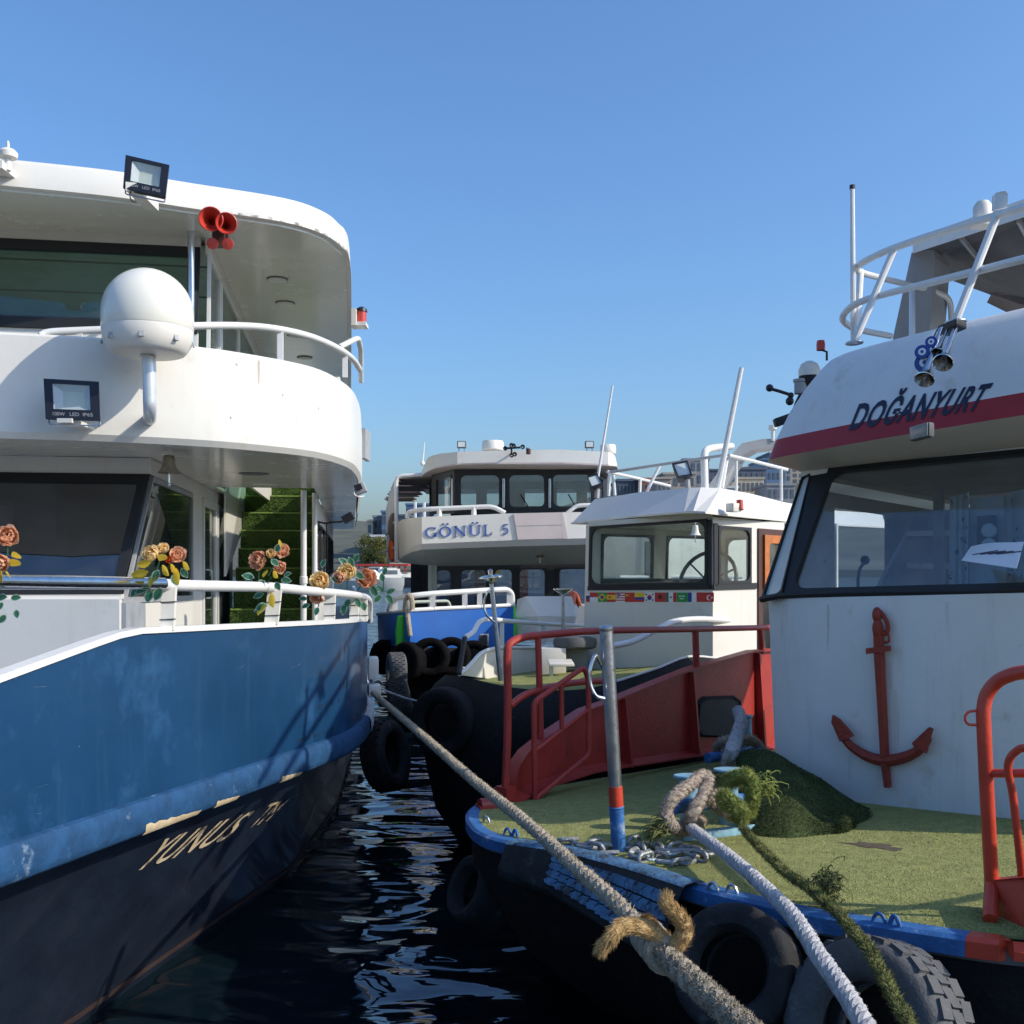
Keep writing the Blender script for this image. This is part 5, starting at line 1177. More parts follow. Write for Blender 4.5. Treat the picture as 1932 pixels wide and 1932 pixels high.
rows = [spline(r, 4) for r in (rB, rA, rM1, rM2, rF)]
m = MB(); m.loft(rows); m.make('cover', 'turf_dark', HU)
hv = m.v; hf = m.f
def hump_pt(rg):
    f = hf[rg.randrange(len(hf))]; a, b, c, d = (hv[i] for i in f); s, t = rg.random(), rg.random(); p = lerp(lerp(a, b, s), lerp(d, c, s), t); n = (b - a).cross(d - a)
    if n.length < 1e-9: return None, None
    return p, toward(n.normalized(), p)
o_ = fuzz(26000, hump_pt, .008, .0025, 21, 1.3).make('pile', 'turf_dark', HU, smooth=0, fix=False); o_['kind'] = 'stuff'
g = MB(); g.tube(spline([at(1516, 1462, 6.3), at(1510, 1490, 6.15), at(1500, 1510, 6.1), at(1475, 1535, 6.0)], 5), .003, 5)
for k in range(9): g.tube([at(1510, 1490, 6.14), at(1512 + 1.5 * k, 1512 + 2 * (k % 3), 6.1)], .0025, 4)
tag(g.make('rope_scrap', 'rope_grey'), 'thin frayed grey rope scrap hanging on the dark turf mound', 'rope')

# ------------------------------------------------------------------ middle boat: wheelhouse with the row of flags, black bow
MD = thing('workboat', 'white wheelhouse boat with a row of flag stickers and black rubber bow', 'boat', (2, 11, 0))
c0, c1 = (.8406, 11.6), (2.079, 10.6); A_ = Vector((.715, .70, 0)); c2 = (2.079 + .715 * 2.6, 10.6 + .70 * 2.6)
mf = wall(c0, c1); ms = wall(c1, c2)
fq = [mf(1104, 1296), mf(1345, 1318), mf(1345, 980), mf(1112, 990)]
fq = [mf(1106, 1298), mf(1345, 1318), mf(1345, 975), mf(1112, 991)]
m = MB(); panel(m, fq, [(.008, .625, .962, .99)], .05)
sq = [ms(1345, 1318), ms(1480, 1290), ms(1480, 987), ms(1345, 975)]
panel(m, sq, [(.06, .63, .50, .955), (.60, .04, .985, .955)], .05)
bk = [Vector((p.x, p.y, p.z)) + A_ * 2.6 for p in fq]; panel(m, bk, [(.05, .62, .33, .94), (.42, .62, .68, .94), (.76, .62, .96, .94)], .05)
fs = [fq[0], fq[0] + A_ * 2.6, fq[3] + A_ * 2.6, fq[3]]; panel(m, fs, [(.08, .6, .45, .95), (.55, .6, .92, .95)], .05)
m.make('wheelhouse_wall', 'white', MD, smooth=0)
fr_ = sub(fq, .008, .625, .962, .99); window(MD, fr_, fw=.028, r=.10, gmat='glass_clear', proud=.02, name='windscreen')
sw_ = sub(sq, .06, .63, .50, .955); window(MD, sw_, fw=.03, r=.08, gmat='glass_clear', proud=.02)
for h in ((.05, .62, .33, .94), (.42, .62, .68, .94), (.76, .62, .96, .94)): window(MD, sub(bk, *h), fw=.03, r=.09, gmat='glass_clear', proud=.02)
for h in ((.08, .6, .45, .95), (.55, .6, .92, .95)): window(MD, sub(fs, *h), fw=.03, r=.09, gmat='glass_clear', proud=.02)
dq = sub(sq, .60, .04, .985, .955); dr = window(MD, dq, fw=.08, r=.02, fmat='brown', gmat='glass_dark', proud=.02, name='door_frame')
dq2 = sub(dq, .16, .60, .98, .96); window(MD, dq2, fw=.09, r=.05, fmat='orange_wood', gmat='glass_clear', proud=.045, name='door')
m = MB(); m.prism(sub(sq, .60, .04, .985, .58), A_ * .02 + Vector((0, .01, 0))); m.make('door_panel', 'brown', MD, smooth=0)
# black band under the glass
g = MB(); q = sub(fq, .0, .60, 1, .625); n = toward(qn(q), q[0]); g.prism([p + n * .002 for p in q], n * .012); q = sub(sq, .0, .597, .585, .632); n2 = toward(qn(q), q[0]); g.prism([p + n2 * .002 for p in q], n2 * .012); g.make('window_band', 'gasket', MD, smooth=0)
for a, b in ((sub(fq, .963, .6, .995, .985), 0), (sub(sq, .005, .62, .055, .965), 0)):
    n = toward(qn(a), a[0]); MB().prism([p + n * .002 for p in a], n * .012).make('corner_post', 'gasket', MD, smooth=0)
# roof: visor faces, top, soffit
lo = [at(1077, 989, 12.0), at(1190, 977, 11.2), at(1290, 968.5, 10.4), at(1307, 967.6, 10.25), at(1331, 969, 10.2), at(1400, 976, 10.8), at(1479, 984, 11.6), at(1560, 991, 12.6)]
hi = [at(1122, 942, 12.1), at(1205, 929, 11.5), at(1300, 920.5, 10.85), at(1322, 919.5, 10.75), at(1359, 921, 10.8), at(1415, 931, 11.3), at(1479, 947.5, 12.0), at(1560, 962, 12.9)]
bl_ = [lo[0] + A_ * 2.9, lo[-1] + A_ * 1.6]; bh_ = [hi[0] + A_ * 2.7, hi[-1] + A_ * 1.5]
m = MB(); m.loft([[bl_[0]] + lo + [bl_[1]], [bh_[0]] + hi + [bh_[1]]]); m.add([bh_[0]] + hi + [bh_[1]], [tuple(range(10))]); m.make('roof', 'white', MD, smooth=0)
m = MB(); m.prism([p + Vector((0, 0, .0)) for p in [bl_[0]] + lo + [bl_[1]]], (0, 0, .02)); m.make('soffit', 'cream', MD, smooth=0)
g = MB(); q = sub(fq, 0, .992, 1, 1.02); n = toward(qn(q), q[0]); g.prism([p + n * .001 for p in q], n * .03); g.make('window_head', 'soffit', MD, smooth=0)
g = MB(); g.bbox_bev(at(1384, 958, 10.45), (.05, .04, 0), (-.03, .05, 0), (0, 0, .045), .01); nl = g.make('side_light', 'white', MD); MB().lathe([(.035, -.05), (.035, .05)], at(1396, 953, 10.45), (0, .2, 1), 14).make('lens', 'horn_red', nl)
bell(MD, at(1410 * .0 + 1312, 1072 * .0 + 1010, 10.15), .055, .10, 'cream')
# flags
FN = toward(qn(fq), fq[0])
def fl(x0, y0, x1, y1, mt, o_, e=.003):
    m_ = MB(); m_.prism([mf(1026.4 + x0 * .2344, 800 + y1 * .2344) + FN * e, mf(1026.4 + x1 * .2344, 800 + y1 * .2344) + FN * e, mf(1026.4 + x1 * .2344, 800 + y0 * .2344) + FN * e, mf(1026.4 + x0 * .2344, 800 + y0 * .2344) + FN * e], FN * .001); return m_.make('field', mt, o_, smooth=0) if o_ else m_
def disc(cx, cy, r_, mt, o_, e=.006, n=14, k=1.0):
    m_ = MB(); m_.prism([mf(1026.4 + (cx + r_ * k * math.cos(i * 2 * math.pi / n)) * .2344, 800 + (cy + r_ * math.sin(i * 2 * math.pi / n)) * .2344) + FN * e for i in range(n)], FN * .001); return m_.make('emblem', mt, o_, smooth=0)
Y0, Y1 = 1356, 1432
def flag(x0, x1, stripes, emb=()):
    """stripes: list of (colour, fraction) top to bottom, or ('v', [...]) left to right"""
    base = fl(x0, Y0, x1, Y1, 'f_white', None, .0015).make('flag_sticker', 'f_white', MD, smooth=0)
    vert = stripes[0] == 'v'; st_ = stripes[1] if vert else stripes; t = 0.0
    for c, k in st_:
        if vert: fl(lerp(x0, x1, t), Y0, lerp(x0, x1, t + k), Y1, c, base)
        else: fl(x0, lerp(Y0, Y1, t), x1, lerp(Y0, Y1, t + k), c, base)
        t += k
    for (cx, cy, r_, c, *e) in emb: disc(lerp(x0, x1, cx), lerp(Y0, Y1, cy), r_, c, base, *e)
flag(340, 369, [('f_white', .33), ('f_blue', .33), ('f_red', .34)])
flag(371, 435, [('f_red', .5), ('f_white', .5)])
flag(436, 505, [('f_green', 1)], [(.5, .5, 32, 'f_yellow', .006, 4, 1.0), (.5, .5, 14, 'f_blue', .009)])
flag(506, 578, [('f_red', .25), ('f_yellow', .5), ('f_red', .25)], [(.35, .5, 9, 'f_red')])
flag(579, 652, [(('f_red', 'f_white')[i % 2], 1 / 8) for i in range(8)], [(.25, .25, 20, 'f_blue', .006, 4), (.22, .25, 8, 'f_yellow', .009)])
flag(653, 730, [('f_red', 1)], [(.2, .3, 10, 'f_yellow', .006, 5), (.42, .15, 4, 'f_yellow', .006, 5), (.48, .35, 4, 'f_yellow', .006, 5)])
flag(731, 808, [('f_yellow', .5), ('f_blue', .25), ('f_red', .25)])
flag(810, 893, [('f_white', 1)], [(.5, .5, 19, 'f_red'), (.5, .62, 14, 'f_blue', .009), (.18, .2, 8, 'f_black', .006, 4), (.82, .2, 8, 'f_black', .006, 4), (.18, .8, 8, 'f_black', .006, 4), (.82, .8, 8, 'f_black', .006, 4)])
flag(894, 981, [('f_red', 1)], [(.48, .45, 17, 'f_black', .006, 6), (.48, .65, 10, 'f_black', .007, 3)])
flag(982, 1040, ['v', [('f_dgreen', .4), ('f_white', .6)]], [(.7, .5, 8, 'f_dgreen')])
flag(1041, 1067, [('f_red', 1)])
flag(1068, 1158, [('f_green', 1)], [(.3, .4, 7, 'f_white', .006, 5), (.48, .4, 7, 'f_white', .006, 4), (.66, .4, 7, 'f_white', .006, 5), (.48, .66, 4, 'f_white', .006, 6, 5.0)])
flag(1160, 1228, ['v', [('f_blue', .45), ('f_white', .55)]])
flag(1230, 1369, [('f_red', 1)], [(.74, .55, 22, 'f_white'), (.79, .55, 17, 'f_red', .009), (.9, .55, 8, 'f_white', .0095, 5)])
# inside
g = MB(); cI = mf(1175, 1098) + A_ * .5; g.obox(cI, Vector((.42, -.34, 0)), A_ * .25, (0, 0, .03)); g.make('dashboard', 'gasket', MD, smooth=0)
wc = mf(1278, 1098) + A_ * .55; g = MB(); t_ = Vector((.78, -.63, 0)).normalized(); ring = [wc + (t_ * math.cos(a) * .34 + (Vector((0, 0, 1)) * .95 + A_ * .3) * math.sin(a) * .34) for a in [i * math.pi / 14 for i in range(28)]]; g.tube(ring, .022, 8, closed=True)
for k in range(3): g.tube([wc, ring[k * 9 + 2]], .012, 6)
g.make('steering_wheel', 'gasket', MD)
g = MB(); g.ball(mf(1235, 1108) + A_ * .4, .1, .1, .07); g.make('binnacle', 'gasket', MD)
for k in range(6): g = MB(); a = mf(1240 + 14 * k, 996) + A_ * .5; g.tube([a, a + A_ * .7 + Vector((.1, 0, .02))], .006, 5); g.make('grid_bar', 'white_pipe', MD)
for k in range(4): g = MB(); g.tube([mf(1235, 996) + A_ * (.5 + .2 * k), mf(1318, 992) + A_ * (.5 + .2 * k)], .006, 5); g.make('grid_bar', 'white_pipe', MD)
g = MB(); g.prism([p + Vector((0, 0, -.03)) for p in (fq[3] + A_ * .1, fq[2] + A_ * .1, fq[2] + A_ * 2.5, fq[3] + A_ * 2.5)], (0, 0, .01)); g.make('wheelhouse_ceiling', 'pale_inside', MD, smooth=0)
# hull
gl = [at(1500, 1258, 12.5), at(1357, 1243, 10.6), at(1318, 1240, 10.2), at(1287, 1243, 9.9), at(1240, 1262, 9.6), at(1164, 1286, 9.3), at(1100, 1300, 9.1), at(1030, 1302, 9.0), at(960, 1296, 8.95), at(905, 1284, 9.05), at(860, 1275, 9.3), at(842, 1274, 9.6), at(846, 1271, 9.95), at(872, 1268, 10.6), at(900, 1262, 11.4), at(960, 1250, 12.6), at(1100, 1235, 14.5)]
gs = spline(gl, 4)
def out(P, k): return inset_poly(P, -k)
m = MB(); g1 = gs
m.loft([DN(g1, .0), [Vector((p.x, p.y, p.z - .08)) for p in out(g1, .10)], [Vector((p.x, p.y, p.z - .28)) for p in out(g1, .25)], [Vector((p.x, p.y, p.z - .5)) for p in out(g1, .26)], [Vector((p.x, p.y, .35)) for p in out(g1, .10)], [Vector((p.x, p.y, .05)) for p in inset_poly(g1, .1)], [Vector((p.x, p.y, -.5)) for p in inset_poly(g1, .45)]]); m.make('hull', 'black_rough', MD)
m = MB(); m.add([p + Vector((0, 0, -.10)) for p in gs], [tuple(range(len(gs)))]); m.make('deck', 'turf_base', MD, smooth=0)
g = MB(); g.tube(spline([at(1500, 1256, 12.5), at(1357, 1242, 10.6), at(1318, 1238.5, 10.2), at(1287, 1241.5, 9.9), at(1240, 1260.5, 9.6), at(1164, 1285, 9.3)], 5), .012, 6); g.make('white_coaming', 'white_pipe', MD)
# white inner bulwark on the far side of the bow, wavy cap and rails
FW = lambda px, py: at(px, py, interp([(860, 9.8), (900, 10.6), (950, 11.4), (1110, 13.6)], px))
wv = [(867, 1272), (880, 1262), (893, 1248), (905, 1235), (917, 1228), (932, 1224), (950, 1222), (1000, 1222), (1106, 1222)]; wb = [(868, 1274), (880, 1275), (893, 1277), (905, 1278), (917, 1280), (932, 1281), (950, 1283), (1000, 1286), (1106, 1290)]
m = MB(); m.slab([[FW(*p) for p in wb], [FW(*p) for p in wv]], (.01, .05, 0)); m.make('inner_bulwark', 'white', MD, smooth=0)
g = MB(); g.tube(spline([FW(*p) for p in wv], 4), .022, 8); g.make('bulwark_cap', 'white_pipe', MD)
rl_ = pipe(spline([FW(877, 1203), FW(893, 1192), FW(904, 1174), FW(919, 1168), FW(942, 1170), FW(1012, 1176), FW(1106, 1181)], 6), .026, MD, 'white_pipe', 'bow_rail')
pipe([FW(877, 1203), FW(871, 1240), FW(866, 1271)], .026, rl_, 'gasket', 'rail_leg')
for x, a, b in ((947, 1170, 1224), (1025, 1177, 1224)): g = MB(); p, q_ = FW(x, a), FW(x, b); g.obox((p + q_) / 2, (.025, 0, 0), (0, .012, 0), (0, 0, (p.z - q_.z) / 2)); g.make('rail_post', 'white_pipe', rl_, smooth=0)
NS = lambda px, py: at(px, py, interp([(1150, 9.3), (1240, 9.6), (1318, 10.2), (1440, 11.6)], px))
rl_ = pipe(spline([NS(1150, 1219), NS(1175, 1215), NS(1202, 1207), NS(1237, 1189), NS(1272, 1173), NS(1319, 1168), NS(1375, 1171), NS(1445, 1176)], 6), .03, MD, 'white_pipe', 'side_rail')
for x, a, b in ((1372, 1171, 1248), (1152, 1218, 1290)): g = MB(); p, q_ = NS(x, a), NS(x, b); g.obox((p + q_) / 2, (.016, 0, 0), (0, .012, 0), (0, 0, (p.z - q_.z) / 2)); g.make('rail_post', 'white_pipe', rl_, smooth=0)
# deck gear
def gear(name, px0, py0, px1, py1, d, dep, mt, label=None, sm=0):
    a, b = at(px0, py1, d), at(px1, py0, d); m_ = MB(); m_.bbox_bev(((a.x + b.x) / 2, d + dep / 2, (a.z + b.z) / 2), ((b.x - a.x) / 2, 0, 0), (0, dep / 2, 0), (0, 0, (b.z - a.z) / 2), .012); return m_.make(name, mt, MD, smooth=35)
gear('locker', 1020, 1223, 1068, 1287, 11.0, .5, 'white'); gear('deck_step', 1036, 1252, 1084, 1258, 10.4, .5, 'cream'); gear('step_leg', 1038, 1258, 1044, 1290, 10.45, .35, 'cream'); gear('locker', 1068, 1225, 1108, 1260, 11.3, .5, 'grey_plate'); gear('winch', 930, 1226, 975, 1284, 12.4, .4, 'gasket')
g = MB(); g.lathe([(.18, -.07), (.23, -.05), (.24, 0), (.23, .05), (.18, .07)], at(1085, 1213, 11.2), (0, .1, 1), 24); g.lathe([(.001, -.02), (.2, -.02)], at(1085, 1213, 11.2), (0, .1, 1), 24); tag(g.make('rope_coil', 'grey_dark'), 'dark round rope coil lying on the locker behind the red rail', 'rope coil')
# two chrome topped posts on this boat
for (px, pyt, pxb, pyb, d, rr, hr, lab) in ((926, 1088, 945, 1284, 9.6, .02, .115, 'tall slim post with wide chrome disc and half ring handle'), (1062, 1112, 1063, 1222, 12.2, .018, .115, 'short slim post with chrome disc in front of the white box')):
    b, t = at(pxb, pyb, d), at(px, pyt, d); o_ = thing('signal_post', lab, 'post', b)
    g = MB(); g.tube([b, t], [rr * 1.35, rr], 12); g.make('post', 'steel', o_)
    g = MB(); ax = (t - b); g.lathe([(rr, -.07), (rr * 1.5, -.05), (hr * .55, -.03), (hr, -.012), (hr, 0), (hr * .7, .012), (rr, .016), (rr * 1.2, .06), (.001, .075)] if hr and px < 1000 else [(rr, -.06), (hr * .9, -.01), (hr, 0), (hr, .01), (.001, .012)], t, ax, 24); g.make('disc', 'chrome', o_)
    if px < 1000: pipe(spline([lerp(b, t, .88) + Vector((-.01, -.02, 0)), at(918, 1120, d - .05), at(913, 1140, d - .05), at(918, 1160, d - .05), lerp(b, t, .56) + Vector((-.01, -.02, 0))], 5), .011, o_, 'chrome', 'ring_handle', n=8)
# roof gear: floodlights, rails, arch, antennas
def lampbox(q, depth, parent, name='floodlight', mt='black_plastic'):
    n = toward(qn(q), q[0]); c = sum(q, Vector()) / 4; m_ = MB(); inn = [lerp(p, c, .16) for p in q]
    m_.loft([[lerp(p, c, .3) - n * depth for p in q], [p - n * .03 for p in q], q, inn, [p - n * .015 for p in inn]], True); m_.add([lerp(p, c, .3) - n * depth for p in q], [(0, 1, 2, 3)]); o_ = m_.make(name, mt, parent, smooth=0)
    MB().prism([p - n * .012 for p in inn], -n * .004).make('lens', 'lamp_glass', o_, smooth=0); return o_
l_ = lampbox([at(1279, 900, 11.2), at(1306, 896, 11.2), at(1297, 868, 11.3), at(1268, 874, 11.3)], .16, MD); g = MB(); g.tube([at(1296, 896, 11.3), at(1298, 922, 11.3)], .03, 8); g.make('bracket', 'grey_plate', l_)
l_ = lampbox([at(1116, 919, 12.2), at(1137, 912, 12.2), at(1127, 893, 12.3), at(1107, 899, 12.3)], .14, MD); g = MB(); g.tube([at(1128, 912, 12.3), at(1126, 940, 12.3)], .03, 8); g.make('bracket', 'grey_plate', l_)
rf = pipe([at(1146, 890, 12.6), at(1200, 902, 12.9), at(1264, 917, 13.2)], .02, MD, 'white_pipe', 'roof_rail')
for a, b, d in (((1150, 891), (1148, 936), 12.6), ((1157, 893), (1160, 935), 12.8), ((1245, 878), (1218, 932), 12.6), ((1208, 904), (1207, 932), 12.9)): pipe([at(*a, d), at(*b, d)], .02, rf, 'white_pipe', 'rail_post', n=8)
pipe([at(1150, 891, 12.6), at(1364, 859, 12.0)], .018, MD, 'grey_plate', 'stay_tube', n=8)
ap = pipe(rounded([at(1330, 925, 12.2), at(1328, 850, 12.2), at(1345, 845, 12.4), at(1380, 842, 12.8)], .2), .045, MD, 'white_pipe', 'arch_pipe', n=12)
m = MB(); m.prism([at(1330, 925, 12.4), at(1352, 925, 12.4), at(1388, 872, 12.4), at(1376, 862, 12.4)], (.15, .25, 0)); m.prism([at(1376, 862, 12.4), at(1390, 872, 12.4), at(1402, 858, 12.4), at(1420, 848, 12.4), at(1500, 838, 12.4), at(1500, 828, 12.4), at(1440, 828, 12.4), at(1400, 836, 12.4)], (.15, .4, 0)); m.make('arch', 'grey_plate', MD, smooth=0)
ra_ = pipe([at(1375, 859, 11.3), at(1425, 871, 11.8), at(1485, 886, 12.4)], .02, MD, 'white_pipe', 'roof_rail')
for x, a, b, d in ((1389, 862, 926, 11.5), (1474, 884, 945, 12.2)): pipe([at(x, a, d), at(x, b, d)], .018, ra_, 'white_pipe', 'rail_post', n=8)
pipe([at(1354, 921, 11.1), at(1399, 694, 11.1)], [.034, .026], MD, 'white_pipe', 'whip_antenna', n=10)
pipe([at(1128, 900, 12.5), at(1156, 727, 12.5)], [.018, .012], MD, 'white_pipe', 'whip_antenna', n=8)
pipe([at(1362, 921, 11.2), at(1372, 862, 11.4)], .022, MD, 'white_pipe', 'arch_strut', n=8)
g = MB(); g.lathe([(.02, 0), (.025, .12), (.05, .14), (.05, .19), (.001, .2)], at(1458, 832, 12.4), n=12); g.make('gps_antenna', 'white_pipe', MD)

# ------------------------------------------------------------------ third ferry, behind: lettered upper band, blue bow
GD = 19.5
G = lambda px, py, e=0.0: at(px, py, GD + e)
GO = thing('ferry', 'white ferry with blue serif name on its upper deck front and bright blue bow', 'ferry', (0, 22, 0))
up = [G(790, 908, 5), G(797, 886, 2.4), G(802, 873, 1.5), G(808, 863, 1.0), G(819, 858.5, .7), G(832, 855.7, .45), G(863, 852.7, .1), G(933, 850, 0), G(1056, 848, 0), G(1148, 852.7, 0), G(1158, 857, .15), G(1161, 862, 1.0)]
lw = [G(786, 917, 5), G(793, 900, 2.4), G(803, 891, 1.5), G(812, 886.5, 1.0), G(820, 883.5, .7), G(832, 881, .42), G(863, 877, .05), G(933, 875.5, 0), G(1056, 874, -.05), G(1148, 878.5, -.05), G(1164, 880, .1), G(1166, 885, 1.0)]
m = MB(); m.loft([lw, up]); bk_ = [up[0] + Vector((0, 3, 0)), up[-1] + Vector((0, 7, 0))]
m.add([bk_[0]] + up + [bk_[1]], [tuple(range(len(up) + 2))]); m.make('roof', 'white', GO)
m = MB(); m.prism([lw[0] + Vector((0, 3, 0))] + lw + [lw[-1] + Vector((0, 7, 0))], (0, 0, .03)); m.make('roof_soffit', 'pinkish', GO, smooth=0)
# upper wheelhouse: black glazed front
fq_ = [G(857, 969, .7), G(1124, 966, .7), G(1122, 884, .7), G(857, 886, .7)]
Hs = [(.03, .08, .335, .92), (.375, .08, .655, .92), (.685, .08, .985, .92)]
m = MB(); panel(m, fq_, Hs, .06); cq_ = [G(815, 970, 2.0), G(857, 969, .7), G(857, 886, .7), G(815, 896, 2.0)]; panel(m, cq_, [(.2, .1, .9, .9)], .05)
sq_ = [G(815, 970, 2.0), G(815, 970, 2.0) + Vector((-.3, 3, 0)), G(815, 896, 2.0) + Vector((-.3, 3, 0)), G(815, 896, 2.0)]; panel(m, sq_, [(.2, .3, .9, .9)], .05)
rq_ = [G(1124, 966, .7), G(1150, 972, 4), G(1148, 905, 4), G(1122, 884, .7)]; panel(m, rq_, [(.1, .25, .5, .9)], .05)
bq_ = [G(850, 980, 4), G(1150, 980, 4), G(1150, 905, 4), G(850, 905, 4)]; HB = [(.05, .30, .17, .80), (.22, .30, .37, .80), (.46, .30, .6, .80), (.66, .3, .8, .8), (.85, .3, .96, .8)]; panel(m, bq_, HB, .05)
m.make('wheelhouse_wall', 'gasket', GO, smooth=0)
for h in Hs: window(GO, sub(fq_, *h), fw=.05, r=.10, gmat='glass', proud=.02)
window(GO, sub(cq_, .2, .1, .9, .9), fw=.04, r=.08, gmat='glass', proud=.02); window(GO, sub(rq_, .1, .25, .5, .9), fw=.04, r=.05, gmat='glass_clear', proud=.02)
for h in HB: window(GO, sub(bq_, *h), fw=.03, r=.07, gmat='glass_clear', proud=.02)
for px in (853, 949, 951.5, 1036, 1038.5): g = MB(); g.tube([G(px, 958, .62), G(px, 903, .62)], .012, 6); g.make('hand_bar', 'chrome', GO)
for px in (1000, 1090): g = MB(); g.tube([G(px, 962, .6), G(px - 18, 932, .6)], .012, 5); g.make('wiper', 'gasket', GO)
g = MB(); g.obox(G(1010, 965, 1.6), (1.2, 0, 0), (0, .4, 0), (0, 0, .08)); g.make('dashboard', 'gasket', GO, smooth=0)
# band with the name
tp_ = [G(742, 996, 7), G(748, 988, 3.2), G(752, 984.5, 1.9), G(759, 980.5, 1.0), G(771, 977.7, .35), G(796, 975.3, 0), G(952, 969, 0), G(1062, 966.5, 0), G(1125, 966, .1)]
mid = [G(744, 1040, 7), G(749, 1043, 3.2), G(754, 1042, 1.9), G(761, 1038, 1.0), G(773, 1031, .35), G(796, 1026, 0), G(976, 1018.7, 0), G(1062, 1016.5, 0), G(1125, 1015, .1)]
lo_ = [G(745, 1058, 7), G(751, 1058, 3.2), G(756, 1054, 2.0), G(763, 1048, 1.15), G(775, 1042, .5), G(796, 1037, .12), G(976, 1030.5, .12), G(1062, 1028.5, .12), G(1125, 1027, .2)]
m = MB(); m.loft([lo_, mid, tp_, [p + Vector((.03, .12, .0)) for p in tp_]]); m.make('upper_band', 'white', GO)
# beige board
m = MB(); q = [G(977, 1018, -.01), G(1062, 1016, -.01), G(1058, 966.8, -.01), G(969, 969, -.01)]; m.prism(q, (0, -.02, 0)); bo = m.make('board', 'pinkish', GO, smooth=0)
g = MB(); a, b = lerp(q[0], q[3], .52), lerp(q[1], q[2], .52); g.obox((a + b) / 2 + Vector((0, -.021, 0)), (b - a) / 2, (0, .002, 0), (0, 0, .006)); g.make('seam', 'grey_plate', bo, smooth=0)
m = MB(); q = [G(1062, 1016, -.012), G(1071, 1015.5, -.012), G(1058 + 4, 966.7, -.012), G(1058, 966.8, -.012)]; m.prism(q, (0, -.02, 0)); m.make('board', 'pinkish', GO, smooth=0)
# serif lettering, each stroke drawn
def stroke(mb, a, b, w_): 
    a, b = Vector(a), Vector(b); t = (b - a).normalized(); n = Vector((-t.y, t.x)) * w_ / 2; mb.append([a + n, a - n, b - n, b + n])
def arc(mb, c, rx, ry, a0, a1, w0, w1, n=14):
    for i in range(n):
        A0, A1 = R(lerp(a0, a1, i / n)), R(lerp(a0, a1, (i + 1) / n))
        def th(A): return lerp(w0, w1, abs(math.cos(A)))
        p = lambda A, s: Vector((c[0] + (rx + s * th(A) / 2) * math.cos(A), c[1] + (ry + s * th(A) / 2) * math.sin(A)))
        mb.append([p(A0, 1), p(A0, -1), p(A1, -1), p(A1, 1)])
def glyph(ch):
    q = []; T, t = .17, .07
    def serif(x, y, w_=.2): q.append([Vector((x - w_, y - .025)), Vector((x + w_, y - .025)), Vector((x + w_, y + .025)), Vector((x - w_, y + .025))])
    if ch in 'OÖ': arc(q, (.45, .5), .38, .46, 0, 360, t, T, 24)
    if ch == 'G': arc(q, (.45, .5), .38, .46, 40, 330, t, T, 20); stroke(q, (.78, .05), (.78, .42), .15); serif(.76, .43, .17); stroke(q, (.76, .75), (.76, 1.0), .06)
    if ch == 'N': stroke(q, (.14, 0), (.14, 1), t); stroke(q, (.80, 0), (.80, 1), t); stroke(q, (.12, .98), (.82, .02), T); serif(.12, 1, .15); serif(.14, 0, .15); serif(.82, 1, .15)
    if ch in 'UÜ': stroke(q, (.16, .32), (.16, 1), T); stroke(q, (.78, .32), (.78, 1), t); arc(q, (.47, .34), .31, .30, 180, 360, t, .1, 10); serif(.16, 1, .18); serif(.78, 1, .16)
    if ch == 'L': stroke(q, (.2, 0), (.2, 1), T); stroke(q, (.1, .03), (.78, .03), .06); stroke(q, (.76, 0), (.8, .3), .07); serif(.2, 1, .2); serif(.18, 0, .18)
    if ch == '5': stroke(q, (.25, .96), (.72, .96), .10); stroke(q, (.25, .96), (.2, .52), t); arc(q, (.42, .33), .3, .29, 140, -140, t, .14, 14)
    if ch in 'ÖÜ':
        for dx in (-.16, .16): arc(q, (.46 + dx, 1.24), .04, .045, 0, 360, .1, .1, 8)
    return q
gm = Vector((0, -.012, 0)); xs = [802, 831, 866, 897, 930, 946]
for ch, x0, x1 in (('G', 802, 826), ('Ö', 828, 853), ('N', 856, 880), ('Ü', 884, 909), ('L', 912, 931), ('5', 946, 962)):
    m = MB()
    for qd in glyph(ch):
        P = []
        for v in qd:
            px = lerp(x0, x1, v.x / .95); base = lerp(1014.5, 1008.0, (px - 802) / 160); P.append(G(px, base - v.y * 19.5, -.006))
        m.prism(P, gm)
    m.make('name_letter', 'blue_letter', GO, smooth=0)
# rail over the band
rl_ = pipe(rounded([G(768, 978, .6), G(771, 966, .6), G(796, 961, .1), G(894, 957, .1), G(930, 955.5, .1), G(953, 968, .1)], .25), .045, GO, 'white_pipe', 'band_rail', n=10)
pipe([G(829, 960, .1), G(829, 975, .1)], .05, rl_, 'white_pipe', 'rail_post', n=8); pipe([G(894, 957, .1), G(894, 972, .1)], .05, rl_, 'white_pipe', 'rail_post', n=8)
pipe(rounded([G(1070, 968, .2), G(1088, 954, .2), G(1105, 953, .2), G(1125, 953, .2)], .2), .04, GO, 'white_pipe', 'band_rail', n=8)
